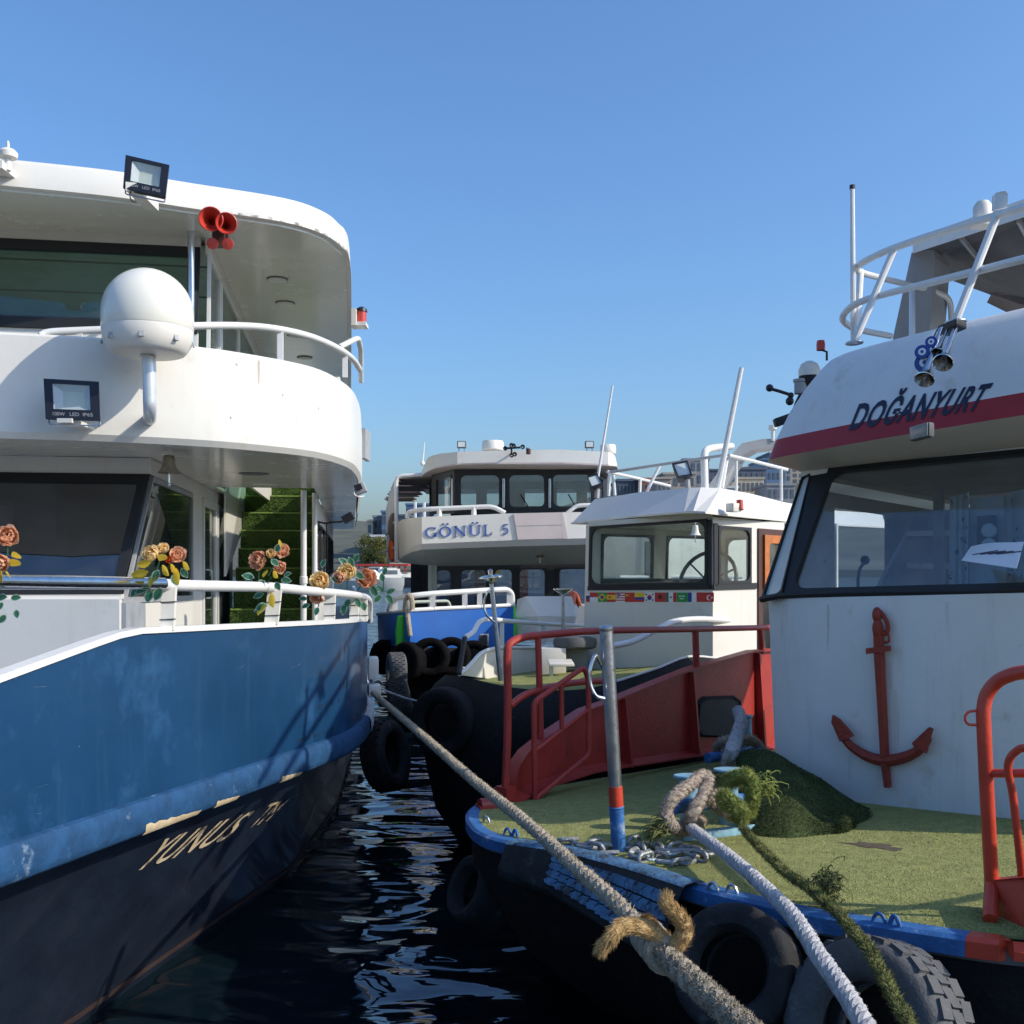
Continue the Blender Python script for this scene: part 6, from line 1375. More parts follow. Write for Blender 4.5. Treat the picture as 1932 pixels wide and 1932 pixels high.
# lower front: recess wall, windows
m = MB(); m.loft([[G(757, 1062, 2.2), G(800, 1066, 1.6), G(830, 1068, 1.6), G(1125, 1064, 1.6)], [G(757, 1050, 2.2), G(778, 1040, .7), G(800, 1036, .3), G(1125, 1026, .3)]]); m.make('band_soffit', 'soffit_shade', GO, smooth=0)
wq = [G(815, 1200, 1.65), G(1125, 1200, 1.65), G(1125, 1064, 1.65), G(815, 1067, 1.65)]
HW = [(.015, .45, .125, .965), (.165, .42, .34, .965), (.37, .42, .50, .965), (.52, .42, .70, .965), (.76, .42, .99, .965)]
m = MB(); panel(m, wq, HW, .06); m.make('deckhouse_wall', 'gasket', GO, smooth=0)
for h in HW: window(GO, sub(wq, *h), fw=.05, r=.09, gmat='glass', proud=.02, fmat='gasket')
g = MB(); g.prism([G(815, 1170, 5), G(1125, 1170, 5), G(1125, 1068, 5), G(815, 1068, 5)], (0, .05, 0)); g.make('saloon_lining', 'city_blue', GO, smooth=0)
for px, w_ in ((905, 20), (985, 24), (1050, 14)): g = MB(); g.obox(G(px, 1110, 3.4), (w_ / 2 / F * 22, 0, 0), (0, .05, 0), (0, 0, .55)); g.make('saloon_door', 'brown', GO, smooth=0)
g = MB(); g.obox(G(936, 1081, 3.3), (.1, 0, 0), (0, .01, 0), (0, 0, .07)); g.make('notice', 'f_yellow', GO, smooth=0)
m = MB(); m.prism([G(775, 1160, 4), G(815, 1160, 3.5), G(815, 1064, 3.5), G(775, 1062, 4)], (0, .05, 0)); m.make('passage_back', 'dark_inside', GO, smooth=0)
for px in (812, 818, 822): g = MB(); g.tube([G(px, 1160, 1.6), G(px, 1066, 1.6)], .05 if px == 812 else .025, 8); g.make('passage_post', 'soffit_shade', GO)
bell(GO, G(1019, 1052, 1.0), .09, .15, 'brass')
# side: grey quarter sheet, awning slats
m = MB(); m.prism([at(749, 1062, 22), at(729, 1060, 29), at(728, 962, 29), at(735, 930, 26.5), at(742, 910, 24), at(748, 902, 22)], (.03, 0, 0)); m.make('quarter_sheet', 'grey_plate', GO, smooth=0)
g = MB(); g.tube(spline([at(748, 1060, 21.8), at(748, 940, 21.8), at(748, 908, 21.8), at(755, 899, 21.8), at(775, 897, 21.8), at(812, 895, 21.8)], 5), .045, 8); g.make('awning_frame', 'white_pipe', GO)
for k in range(8):
    d0 = 22 + k * 1.1; z_ = CZ + 1.80; xl, xr = at(750, 0, 22).x, at(818, 0, 22).x
    g = MB(); g.obox(((xl + xr) / 2 - .16 * (d0 - 22), d0 + .45, z_ + .02 * (k % 2)), ((xr - xl) / 2, 0, 0), (0, .5, 0), (0, 0, .02)); g.make('awning_slat', 'tarp', GO, smooth=0)
for px, d in ((783, 31), (800, 31)): g = MB(); g.tube([at(px, 948, d), at(px, 1010, d)], .05, 6); g.make('awning_post', 'white_pipe', GO)
m = MB(); m.prism([at(760, 1010, 24), at(815, 1005, 24), at(815, 1060, 24), at(755, 1060, 24)], (0, .1, 0)); m.make('deck_screen', 'city_blue', GO, smooth=0)
# side deck ledge, vest and lifebuoy hung there
lb_ = thing('life_vest', 'orange life vest hanging at the side of the ferry with blue bow', 'life vest', at(742, 1050, 23)); g = MB(); g.lathe([(.01, -.28), (.09, -.22), (.11, 0), (.08, .2), (.03, .28), (.001, .3)], at(741, 1036, 22.6), n=12); g.make('vest_body', 'orange', lb_)
g = MB(); g.ball(at(742, 995, 22.4), .12, .1, .32); tag(g.make('rolled_tarpaulin', 'tarp'), 'rolled brown tarpaulin strapped upright above the orange life vest', 'tarpaulin')
g = MB(); g.tube([at(722, 1042, 24), at(748, 1032, 22)], .03, 6); g.tube([at(728, 1010, 24), at(744, 985, 22)], .02, 6); g.make('side_bar', 'white_pipe', GO)
# bow: hull, bulwark, rail
bp_ = [(712, 1160, 22.0), (722, 1158, 20.2), (745, 1155.5, 18.6), (763, 1153, 17.75), (773, 1152, 17.5), (785, 1151.5, 17.55), (830, 1149, 17.75), (900, 1146, 18.1), (968, 1142.5, 18.5)]
bb_ = [(714, 1214, 21.8), (724, 1217, 20.0), (746, 1219, 18.5), (764, 1220, 17.7), (774, 1220, 17.45), (786, 1220.5, 17.5), (830, 1222, 17.7), (900, 1223, 18.05), (968, 1216, 18.5)]
m = MB(); m.slab([[at(*p) for p in bb_], [at(*p) for p in bp_]], (.02, .06, 0)); m.make('blue_bulwark', 'sky_blue', GO)
g = MB(); g.tube([at(p[0], p[1] - 1, p[2]) for p in bp_], .035, 8); g.make('bulwark_cap', 'white_pipe', GO)
hb_ = [at(*p) for p in bb_] + [at(1125, 1225, 19.6), Vector((4, 22, 1.2))]; hb_ = [at(704, 1214, 25)] + hb_
m = MB(); m.loft([hb_, [Vector((p.x - .02, p.y - .1, p.z - .25)) for p in hb_], [Vector((p.x * .97 + .02, p.y + .2, .4)) for p in hb_], [Vector((p.x * .85 + .1, p.y + .8, -.5)) for p in hb_]]); m.make('hull', 'black_rough', GO)
m = MB(); m.add([p + Vector((0, .05, .15)) for p in hb_], [tuple(range(len(hb_)))]); m.make('deck', 'grey_dark', GO, smooth=0)
g = MB(); q = [at(967, 1216, 18.52), at(975, 1212, 18.6), at(973, 1141, 18.6), at(967, 1141, 18.5)]; g.prism(q, (0, .08, 0)); g.make('lime_edge', 'lime', GO, smooth=0)
# white trunk on the foredeck
m = MB(); A1 = [at(970, 1205, 18.7), at(1016, 1212, 18.3), at(1090, 1212, 18.5), at(1098, 1205, 19.5)]; A2 = [at(972, 1165, 18.7), at(1016, 1162, 18.3), at(1086, 1163, 18.5), at(1096, 1160, 19.5)]; A3 = [at(976, 1131, 19.2), at(992, 1125, 19.0), at(1077, 1125, 19.2), at(1082, 1128, 19.8)]
m.loft([A1, A2, A3]); m.add(A3, [(0, 1, 2, 3)]); m.make('deck_trunk', 'white', GO, smooth=0)
lb_ = MB(); lb_.lathe([(.30 + .075 * math.cos(a), .075 * math.sin(a)) for a in [i * math.pi / 5 for i in range(11)]], at(1085, 1152, 19.7), (1, -.25, .1), 24); tag(lb_.make('lifebuoy', 'orange'), 'orange lifebuoy leaning behind the white foredeck box', 'lifebuoy')
m = MB(); m.prism([at(1085, 1205, 20.2), at(1125, 1205, 20.2), at(1125, 1139, 20.2), at(1088, 1139, 20.2)], (0, .05, 0)); m.make('side_locker', 'cream', GO, smooth=0)
BPl = lambda px, py, e=0: at(px, py, interp([(p[0], p[2]) for p in bp_], px) + e)
rb = pipe(rounded([BPl(733, 1157), BPl(740, 1131), BPl(771, 1125), BPl(816, 1120), BPl(923, 1113.5), BPl(957, 1112), BPl(966, 1120), BPl(967, 1142)], .18), .05, GO, 'white_pipe', 'bow_rail')
for px, a, b in ((745, 1130, 1155), (772, 1125, 1152), (816, 1120, 1150), (877, 1116, 1147), (905, 1115, 1146), (961, 1114, 1143)): g = MB(); p, q = BPl(px, a), BPl(px, b); g.obox((p + q) / 2, (.045, 0, 0), (0, .02, 0), (0, 0, (p.z - q.z) / 2)); g.make('rail_post', 'white_pipe', rb, smooth=0)
pipe(rounded([BPl(778, 1150, .5), BPl(779, 1136, .5), BPl(846, 1134, .5), BPl(850, 1148, .5)], .15), .03, GO, 'soffit_shade', 'inner_rail', n=8)
g = MB(); g.tube(spline([BPl(764, 1152, -.08), BPl(766, 1135, -.1), BPl(771, 1123, -.1), BPl(777, 1132, -.08), BPl(778, 1150, -.08)], 5), .045, 8); g.tube(spline([BPl(768, 1150, -.1), BPl(771, 1175, -.12), BPl(774, 1200, -.12)], 4), .04, 8); tag(g.make('rope_loop', 'rope_tan'), 'tan rope loop hung over the white bow rail of the far ferry', 'rope')
fo = MB(); fo.lathe([(.001, -.3), (.08, -.27), (.105, 0), (.08, .27), (.001, .3)], BPl(757, 1192, -.2), (.05, 0, 1), 12); tag(fo.make('fender', 'lime'), 'lime green cylinder fender hanging on the dark blue bow', 'fender')
g = MB(); c = BPl(909, 1207, -.03); g.bbox_bev(c, (.13, .03, 0), (0, .02, 0), (0, 0, .11), .03); hp2 = g.make('hawse_frame', 'steel', GO); g = MB(); g.bbox_bev(c + Vector((0, -.02, 0)), (.10, .02, 0), (0, .012, 0), (0, 0, .085), .02); g.make('hawse_opening', 'dark_inside', hp2)
# roof gear
def smalllamp(px, py, d, w_, h_, parent): 
    c = at(px, py, d); m_ = MB(); m_.bbox_bev(c, (w_ / 2, 0, 0), (0, .06, 0), (0, 0, h_ / 2), .012); o_ = m_.make('floodlight', 'grey_dark', parent); m_ = MB(); m_.obox(c + Vector((0, -.062, 0)), (w_ * .38, 0, 0), (0, .003, 0), (0, 0, h_ * .36)); m_.make('lens', 'lamp_glass', o_, smooth=0)
    m_ = MB()
    for s in (-1, 1): m_.tube([c + Vector((s * w_ * .3, 0, -h_ / 2)), c + Vector((s * w_ * .3, 0, -h_ * 1.3))], .012, 5)
    m_.make('leg', 'steel', o_); return o_
smalllamp(871, 839, 20.5, .18, .14, GO); smalllamp(1112, 839, 20.5, .18, .14, GO)
for px, py, d, w_ in ((930, 850, 20.4, .215), (1147, 857, 20.6, .16)): g = MB(); g.lathe([(w_ * .95, 0), (w_ * 1.02, .02), (w_ * 1.02, .12), (w_, .13), (w_ * .98, .17), (w_ * .9, .19), (.001, .2)], at(px, py, d), n=24); g.make('roof_drum', 'cream', GO)
g = MB(); c = at(965, 848, 19.3); g.tube([at(952, 846, 19.3), at(985, 844, 19.3)], .02, 6); g.tube([c, c + Vector((0, .3, -.1))], .02, 6); hn_ = g.make('horn_bracket', 'gasket', GO)
for px, py in ((953, 846), (965, 840), (969, 841), (965, 859), (971, 857), (986, 843)): g = MB(); g.lathe([(.012, .05), (.02, .02), (.045, 0), (.04, .005)], at(px, py, 19.25), (0, 1, 0), 10); g.make('horn_bell', 'gasket', hn_)
g = MB(); g.lathe([(.045, 0), (.045, .1)], at(997, 857, 19.25), n=12); nl = g.make('roof_light', 'brown', GO); g = MB(); g.lathe([(.05, .1), (.05, .12), (.001, .125)], at(997, 857, 19.25), n=12); g.make('cap', 'grey_plate', nl)
pipe([at(797, 876, 21.5), at(801, 834, 21.5)], [.02, .008], GO, 'white_pipe', 'whip_antenna', n=6); g = MB(); g.ball(at(797, 874, 21.5), .05); g.make('antenna_base', 'white_pipe', GO)

# ------------------------------------------------------------------ tyres used as fenders
def tyre(c, axis, r, w_, label, mt='rubber', blocks=0, rows=4, group='old tyres hung as fenders', lug=.012, bm=None):
    c = Vector(c); z = Vector(axis).normalized(); x = z.orthogonal().normalized(); y = z.cross(x)
    o = thing('tyre', label, 'tyre', c, group); m = MB()
    pr = [(.56, -.22), (.58, -.34), (.66, -.46), (.84, -.5), (.94, -.46), (.985, -.38), (1, -.3), (1, .3), (.985, .38), (.94, .46), (.84, .5), (.66, .46), (.58, .34), (.56, .22), (.60, .2), (.86, .36), (.95, .25), (.95, -.25), (.86, -.36), (.60, -.2), (.56, -.22)]
    m.lathe([(a * r, b * w_) for a, b in pr], c, z, 40); m.make('casing', mt, o, smooth=40)
    if blocks:
        t = MB()
        for k in range(blocks):
            for j in range(rows):
                a = 2 * math.pi * (k + .5 * (j % 2)) / blocks; h = (-.36 + .72 * (j + .5) / rows) * w_
                rad = x * math.cos(a) + y * math.sin(a); tan = z.cross(rad); hw, hl = .72 * w_ / rows * .47, math.pi * r / blocks * .84
                t.obox(c + rad * (r + lug / 2 - .003) + z * h, rad * lug, (tan + z * .25 * (1 if j % 2 else -1)) * hl, z * hw)
        t.make('tread', bm or mt, o, smooth=0)
    return o
tyre(at(912, 1684, 6.15), (-.80, -.45, .42), .20, .30, 'smooth black tyre under the left tip of the turf deck', 'rubber')
tyre(at(1392, 1832, 3.98), (-.52, -.74, .46), .245, .22, 'big bald black tyre under the middle of the turf deck edge', 'rubber')
tyre(at(1652, 1962, 3.55), (-.80, -.50, .30), .33, .24, 'grey lugged tyre hanging under the right of the turf deck', 'rubber_grey', 26, 3, lug=.008)
tyre(at(748, 1266, 11.4), (1, .25, 0), .20, .20, 'upper ribbed tyre beside the pale rubbing strake', 'rubber_grey', 26, 4, lug=.008)
tyre(at(757, 1330, 11.2), (1, .1, .25), .29, .24, 'middle ribbed tyre hanging below the upper one', 'rubber', 26, 5, lug=.01)
tyre(at(728, 1425, 10.6), (.9, -.3, .2), .36, .26, 'lowest dark tyre hanging by the water beside the blue ferry', 'rubber', 26, 4, lug=.012)
tyre(at(838, 1362, 8.9), (-.45, -.9, 0), .30, .2, 'black tyre lashed to the rubber bow of the flag boat', 'black_rough')
for i, (px, py, d, lab) in enumerate(((728, 1240, 19.2, 'leftmost black tyre under the bright blue bow'), (770, 1248, 17.3, 'black tyre at the stem of the bright blue bow'), (812, 1240, 17.3, 'black tyre hung right of the stem of the bright blue bow'), (852, 1238, 17.5, 'black tyre nearest the white rail leg under the blue bow'), (893, 1244, 17.7, 'rightmost black tyre under the bright blue bow'))):
    tyre(at(px, py, d), (-.1 if px > 770 else -.7, -1, .1), .33, .26, lab, 'black_tyre')
# long tyre strip bent round the bow edge
BT = thing('tyre_strip', 'cut truck tyre with blue stained tread bent round the bow edge', 'tyre', tk(1150, 1640))
path = []
for k in range(41):
    px = lerp(968, 1312, k / 40); py = interp([(968, 1598), (1079, 1614), (1200, 1647), (1312, 1683)], px); path.append(tk(px, py))
rowsT = []
outn = []
for i, p in enumerate(path):
    a, b = path[max(0, i - 1)], path[min(40, i + 1)]; t = (b - a); n = Vector((t.y, -t.x, 0)).normalized()
    if n.dot(Vector((0, 0, CZ)) - p) < 0: n = -n
    outn.append(n)
hh_ = lambda i: .09 + .17 * min(1, (i / 40) ** 1.2)
prof = [(-.06, .030, 0), (-.01, .040, 0), (.05, .036, 0), (.065, .026, 0), (.085, .02, .10), (.20, .0, 1.0), (.205, -.03, 1.0), (.17, -.06, 1.02), (.0, -.06, .9)]
for a, b, k_ in prof: rowsT.append([p + n * (a if a < .07 else .06 + (a - .06) * min(1, hh_(i) / .2)) + Vector((0, 0, b - k_ * hh_(i) * .9)) for i, (p, n) in enumerate(zip(path, outn))])
m = MB(); m.loft(rowsT); m.make('casing', 'rubber', BT)
m = MB(); m.loft([[p + Vector((0, 0, .004)) for p in r] for r in rowsT[:4]]); m.make('side_wall', 'rubber_blue', BT)
tr = MB()
for k in range(12, 40, 2):
    p, n = path[k], outn[k]; t = (path[k + 1] - path[k - 1]).normalized(); h = hh_(k) * .9; s = (path[k + 1] - path[k - 1]).length * .45
    A0 = rowsT[4][k]; A1 = rowsT[5][k]; dn = (A1 - A0); nn = t.cross(dn).normalized()
    if nn.z < 0: nn = -nn
    for j in range(4):
        c = A0 + dn * ((j + .5) / 4) + nn * .002; zh = dn * .108; e = t * s * .30
        P = [c - t * s - zh + e, c + t * s - zh + e, c + t * s - e, c + t * s + zh + e, c - t * s + zh + e, c - t * s - e]
        tr.prism(P, nn * .013)
tr.make('tread', 'rubber_blue', BT, smooth=0)

# ------------------------------------------------------------------ ropes
def rope(label, pts, r, mt, n_str=3, pitch=.13, step=.018, fz=0, fl=.03, fm=None, seed=1, rough=.0, name='mooring_rope', group=None, lay=1):
    P = spline(pts, 12); L_ = [0.0]
    for a, b in zip(P, P[1:]): L_.append(L_[-1] + (b - a).length)
    n = max(8, int(L_[-1] / step)); Q = []; j = 0
    for i in range(n + 1):
        s = L_[-1] * i / n
        while j < len(L_) - 2 and L_[j + 1] < s: j += 1
        Q.append(lerp(P[j], P[j + 1], (s - L_[j]) / max(1e-9, L_[j + 1] - L_[j])))
    T = [(Q[min(n, i + 1)] - Q[max(0, i - 1)]).normalized() for i in range(n + 1)]
    nr = T[0].orthogonal().normalized(); NB = []
    for t in T: nr = (nr - t * nr.dot(t)).normalized(); NB.append((nr.copy(), t.cross(nr)))
    o = thing(name, label, 'rope', Q[0], group); rg = random.Random(seed)
    for k in range(n_str):
        pp = []; rr = []
        for i, q in enumerate(Q):
            a = lay * 2 * math.pi * (L_[-1] * i / n / pitch) + 2 * math.pi * k / n_str; nn, bb = NB[i]
            w_ = 1 + rough * rg.uniform(-1, 1); pp.append(q + (nn * math.cos(a) + bb * math.sin(a)) * r * .48 * w_); rr.append(r * .56 * (1 + rough * rg.uniform(-1, 1)))
        g_ = MB(); g_.tube(pp, rr, 7); g_.make('strand', mt, o)
    if fz:
        def pf(rg_):
            i = rg_.randrange(n); a = rg_.uniform(0, 6.28); nn, bb = NB[i]; d = nn * math.cos(a) + bb * math.sin(a)
            return Q[i] + d * r * .92, (d * .7 + T[i] * rg_.choice((-1, 1)) * rg_.uniform(.3, 1.8)).normalized()
        f = fuzz(fz, pf, fl, .0016, seed + 5, .7).make('loose_fibres', fm or mt, o, smooth=0, fix=False); f['kind'] = 'stuff'
    return o
def inv(pts, d0, d1):
    """sight-line points along a straight pull: reciprocal distance runs evenly"""
    L_ = [0.0]
    for a, b in zip(pts, pts[1:]): L_.append(L_[-1] + math.hypot(b[0] - a[0], b[1] - a[1]))
    return [at(*p, 1 / lerp(1 / d0, 1 / d1, l / L_[-1])) for p, l in zip(pts, L_)]
R1 = [(704, 1308), (800, 1390), (896, 1474), (994, 1553), (1100, 1648), (1158, 1699), (1210, 1752), (1250, 1800), (1327, 1868), (1396, 1930), (1470, 2000), (1540, 2070)]
rp1 = inv(R1, 9.9, 1.95)
rope('thick hairy tan mooring rope running from the blue ferry to bottom centre', rp1[:8], .026, 'rope_tan', 3, .16, .02, 12000, .009, seed=3, rough=.13)
rope('thick frayed rope length from the knot to the lower frame edge', rp1[7:], .030, 'rope_tan', 3, .15, .012, 9000, .009, 'rope_tan', seed=4, rough=.18)
# the knot with its two frayed tails
kc = lerp(rp1[6], rp1[7], .7); KN = thing('rope_knot', 'frayed golden knot tying the two thick tan ropes together', 'knot', kc)
kd = 2.9
def tail(pts, r0, r1, seed):
    P = spline([at(*p) for p in pts], 6); rg = random.Random(seed)
    g_ = MB(); n = len(P)
    g_.tube(P, [lerp(r0, r1, i / (n - 1)) * (1 + .09 * math.sin(i * 1.1 + seed)) for i in range(n)], 9); o_ = g_.make('rope_tail', 'rope_gold', KN)
    def pf(rg_): i = rg_.randrange(n - 1); t = (P[i + 1] - P[i]).normalized(); d = Vector((rg_.gauss(0, 1), rg_.gauss(0, 1), rg_.gauss(0, 1))); d = (d - t * d.dot(t)).normalized(); return P[i] + d * lerp(r0, r1, i / n) * .9, (d * .35 + t * rg_.uniform(.6, 1.6)).normalized()
    f = fuzz(2600, pf, .02, .0009, seed, .25).make('loose_fibres', 'rope_gold', o_, smooth=0, fix=False); f['kind'] = 'stuff'
tail([(1262, 1782, 2.75), (1230, 1758, 2.72), (1195, 1747, 2.70), (1170, 1750, 2.68), (1156, 1764, 2.66), (1148, 1776, 2.66), (1138, 1785, 2.66), (1134, 1794, 2.66)], .024, .012, 41)
tail([(1240, 1798, 2.78), (1268, 1788, 2.72), (1287, 1770, 2.7), (1291, 1750, 2.7), (1282, 1732, 2.7), (1270, 1718, 2.7), (1258, 1706, 2.7), (1258, 1692, 2.72)], .026, .013, 42)
tail([(1222, 1758, 2.85), (1212, 1745, 2.8), (1222, 1738, 2.76), (1232, 1748, 2.74)], .018, .012, 43)
g = MB(); ax = (rp1[7] - rp1[6]).normalized()
for k in range(4): 
    c = lerp(rp1[6], rp1[7], .35 + .22 * k); u = ax.orthogonal().normalized(); v = ax.cross(u)
    g.tube([c + (u * math.cos(a) + v * math.sin(a)) * .032 + ax * .02 * math.sin(a) for a in [i * math.pi / 8 for i in range(16)]], .019, 8, closed=True)
g.make('knot_wrap', 'rope_tan', KN)
# grey braided rope and mossy rope from the bollards
rope('grey white braided rope running from the bollard to the lower right', inv([(1296, 1556), (1330, 1582), (1363, 1606), (1405, 1640), (1439, 1671), (1474, 1704), (1500, 1733), (1524, 1768), (1543, 1800), (1570, 1838), (1597, 1876), (1632, 1935), (1680, 2020)], 5.35, 2.5), .030, 'rope_grey', 4, .17, .012, 1800, .008, seed=8, rough=.05)
rope('green mossy rope running from the bollard past the turf edge', inv([(1392, 1540), (1402, 1562), (1421, 1585), (1450, 1615), (1482, 1646), (1525, 1674), (1552, 1698), (1579, 1721), (1615, 1762), (1636, 1786), (1651, 1812), (1668, 1842), (1680, 1868), (1700, 1905), (1724, 1945), (1780, 2030)], 5.35, 2.5), .015, 'rope_moss', 3, .12, .014, 15000, .017, 'rope_moss', seed=9, rough=.28)
rope('beige thick rope looped over the crossbar of the left bollard', [at(1296, 1556, 5.3), at(1308, 1532, 5.24), at(1324, 1506, 5.3), at(1336, 1480, 5.4), at(1334, 1464, 5.5), at(1320, 1466, 5.45), at(1302, 1482, 5.35), at(1276, 1500, 5.25), at(1258, 1526, 5.2), at(1262, 1552, 5.2), at(1282, 1566, 5.3), at(1306, 1560, 5.4), at(1326, 1548, 5.5)], .034, 'rope_beige', 3, .12, .012, 4500, .014, seed=10, rough=.16, name='mooring_rope')
rope('brown rope lashed between the two bollards', [at(1318, 1520, 5.55), at(1345, 1500, 5.6), at(1368, 1502, 5.6), at(1392, 1520, 5.6), at(1400, 1542, 5.6), at(1378, 1540, 5.5), at(1352, 1520, 5.5), at(1330, 1506, 5.5)], .03, 'rope_beige', 3, .11, .012, 2500, .012, seed=12, rough=.14)
def coil(c, r0, n, r, mt, label, h=.03, seed=1, fz=1500, fl=.03, fm=None):
    P = [Vector(c) + Vector((r0 * math.cos(a), r0 * math.sin(a), h * a / 6.283)) for a in [i * math.pi / 6 for i in range(12 * n)]]
    return rope(label, P, r, mt, 3, .1, .014, fz, fl, fm, seed, .15, 'rope_coil')
coil(b2 + Vector((0, 0, h2 - .085)), .068, 3, .015, 'rope_moss', 'mossy rope wound under the cap of the right bollard', .022, 14, 2500, .025)
def tuft(c, n, l, label, mt, dirv, seed, spread=.8, name='rope_tuft'):
    rg = random.Random(seed); m_ = MB()
    for i in range(n):
        d = (Vector(dirv) + Vector((rg.gauss(0, spread), rg.gauss(0, spread), rg.gauss(0, spread * .8)))).normalized(); L_ = l * rg.uniform(.4, 1.1)
        p0 = Vector(c) + Vector((rg.gauss(0, .022), rg.gauss(0, .022), rg.gauss(0, .03))); w1 = Vector((rg.gauss(0, .5), rg.gauss(0, .5), rg.gauss(0, .4))) * L_ * .35
        m_.tube([p0, p0 + d * L_ * .4 + w1 * .5, p0 + d * L_ * .75 + w1 + Vector((0, 0, -.25 * L_)), p0 + d * L_ * .9 + w1 * .6 + Vector((0, 0, -.6 * L_))], [.0034, .003, .0024, .0014], 4)
    return tag(m_.make(name, mt, None), label, 'frayed rope')
rope('yellow green frayed rope end folded over the right bollard', [at(1372, 1474, 5.42), at(1392, 1466, 5.38), at(1410, 1464, 5.34), at(1420, 1476, 5.33), at(1420, 1498, 5.32), at(1416, 1520, 5.32), at(1412, 1536, 5.33)], .034, 'rope_lime', 4, .12, .012, 5000, .022, 'rope_lime', seed=31, rough=.3, name='frayed_rope_end')
rope('lime green frayed rope lump at the foot of the right bollard', [at(1364, 1502, 5.3), at(1374, 1514, 5.24), at(1388, 1522, 5.2), at(1398, 1534, 5.22), at(1394, 1548, 5.25)], .036, 'rope_lime', 4, .11, .012, 5000, .026, 'rope_lime', seed=32, rough=.3, name='frayed_rope_end')
tuft(at(1440, 1482, 5.42), 70, .07, 'thin green frayed strands sticking out right of the bollard', 'rope_lime', (1, -.2, .5), 7, .45)
tuft(at(1556, 1668, 4.05), 260, .06, 'olive frayed clump on the mossy rope over the turf', 'rope_moss', (.4, -.2, .6), 9, .8)
tuft(at(1250, 1562, 5.2), 130, .08, 'dry green fibres lying left of the bollard foot', 'rope_moss', (-1, 0, .1), 10, .35)
# rope tangle at the hawse hole
rope('dark grey rope coming up from the turf to the hawse opening', [tk(1372, 1448, .02), at(1378, 1425, 6.9), at(1390, 1390, 7.6), at(1398, 1360, 8.2), at(1392, 1340, 8.6)], .05, 'rope_grey', 3, .2, .03, 1500, .02, seed=15, rough=.1)
rope('tangled dark rope wound on the small bitt by the hawse', [tk(1358, 1420, .1), tk(1372, 1404, .22), tk(1412, 1400, .24), tk(1436, 1412, .18), tk(1424, 1426, .1), tk(1380, 1428, .14), tk(1352, 1414, .2), tk(1366, 1396, .3), tk(1408, 1392, .32), tk(1430, 1404, .22), tk(1446, 1424, .06)], .034, 'rope_beige', 3, .15, .03, 2500, .02, seed=16, rough=.15)
rope('thin line stretched from the blue ferry to the black rubber bow', [at(708, 1294, 10.4), at(735, 1306, 10.2), at(765, 1317, 9.9), at(800, 1326, 9.6)], .012, 'rope_grey', 3, .05, .02, 0, seed=17)
# cream fairlead block on the side of the blue ferry where the rope starts
g = MB(); g.bbox_bev(at(704, 1262, 10.4), (.05, .02, 0), (-.02, .12, 0), (0, 0, .12), .02); fl_ = g.make('fairlead_block', 'cream', FL)
g = MB(); g.bbox_bev(at(706, 1302, 10.2), (.06, .02, 0), (-.02, .1, 0), (0, 0, .06), .02); g.make('fairlead_block', 'cream', FL)
g = MB(); g.tube([at(700, 1285, 10.2), at(712, 1283, 10.3), at(718, 1290, 10.4)], .02, 8); g.make('fairlead_pin', 'steel', fl_)

# ------------------------------------------------------------------ chain on the deck edge
CH = thing('chain', 'heavy galvanised chain with blue paint stains lying along the bow edge', 'chain', tk(1180, 1600))
lk = MB(); ll, lw_, lr = .056, .024, .0105; pth = []
for i in range(8): a = -math.pi / 2 + math.pi * i / 7; pth.append(Vector((ll / 2 + lw_ * math.cos(a), lw_ * math.sin(a), 0)))
for i in range(8): a = math.pi / 2 + math.pi * i / 7; pth.append(Vector((-ll / 2 + lw_ * math.cos(a), lw_ * math.sin(a), 0)))
lk.tube(pth, lr, 7, closed=True); proto = lk.make('link', 'chain_steel', CH)
cpaths = [[(1052, 1591), (1075, 1588), (1100, 1596), (1128, 1592), (1150, 1600), (1185, 1596), (1205, 1592), (1215, 1603), (1196, 1611), (1212, 1620), (1238, 1612), (1262, 1616), (1288, 1610), (1312, 1618), (1336, 1622)], [(1085, 1598), (1110, 1601), (1140, 1606), (1165, 1604)], [(1222, 1592), (1240, 1598), (1256, 1606), (1280, 1602), (1305, 1606), (1325, 1612), (1340, 1616)], [(1230, 1624), (1255, 1626), (1282, 1628), (1300, 1622)]]
first = True; rgc = random.Random(2)
for cp in cpaths:
    P = spline([tk(*p, .035) for p in cp], 8); acc = 0.0; last = P[0]; k = 0
    for a, b in zip(P, P[1:]):
        acc += (b - a).length
        if acc > .066:
            acc = 0.0; t = (b - a).normalized(); up_ = TUP; s = t.cross(up_).normalized(); roll = (k % 2) * R(80) + rgc.uniform(-.35, .35); k += 1
            y_ = s * math.cos(roll) + up_ * math.sin(roll); z_ = t.cross(y_); M4 = Matrix((t, y_, z_)).transposed().to_4x4(); M4.translation = b + up_ * rgc.uniform(-.012, .012)
            if first: proto.matrix_basis = M4; first = False
            else: share(proto, 'link', CH, M4)
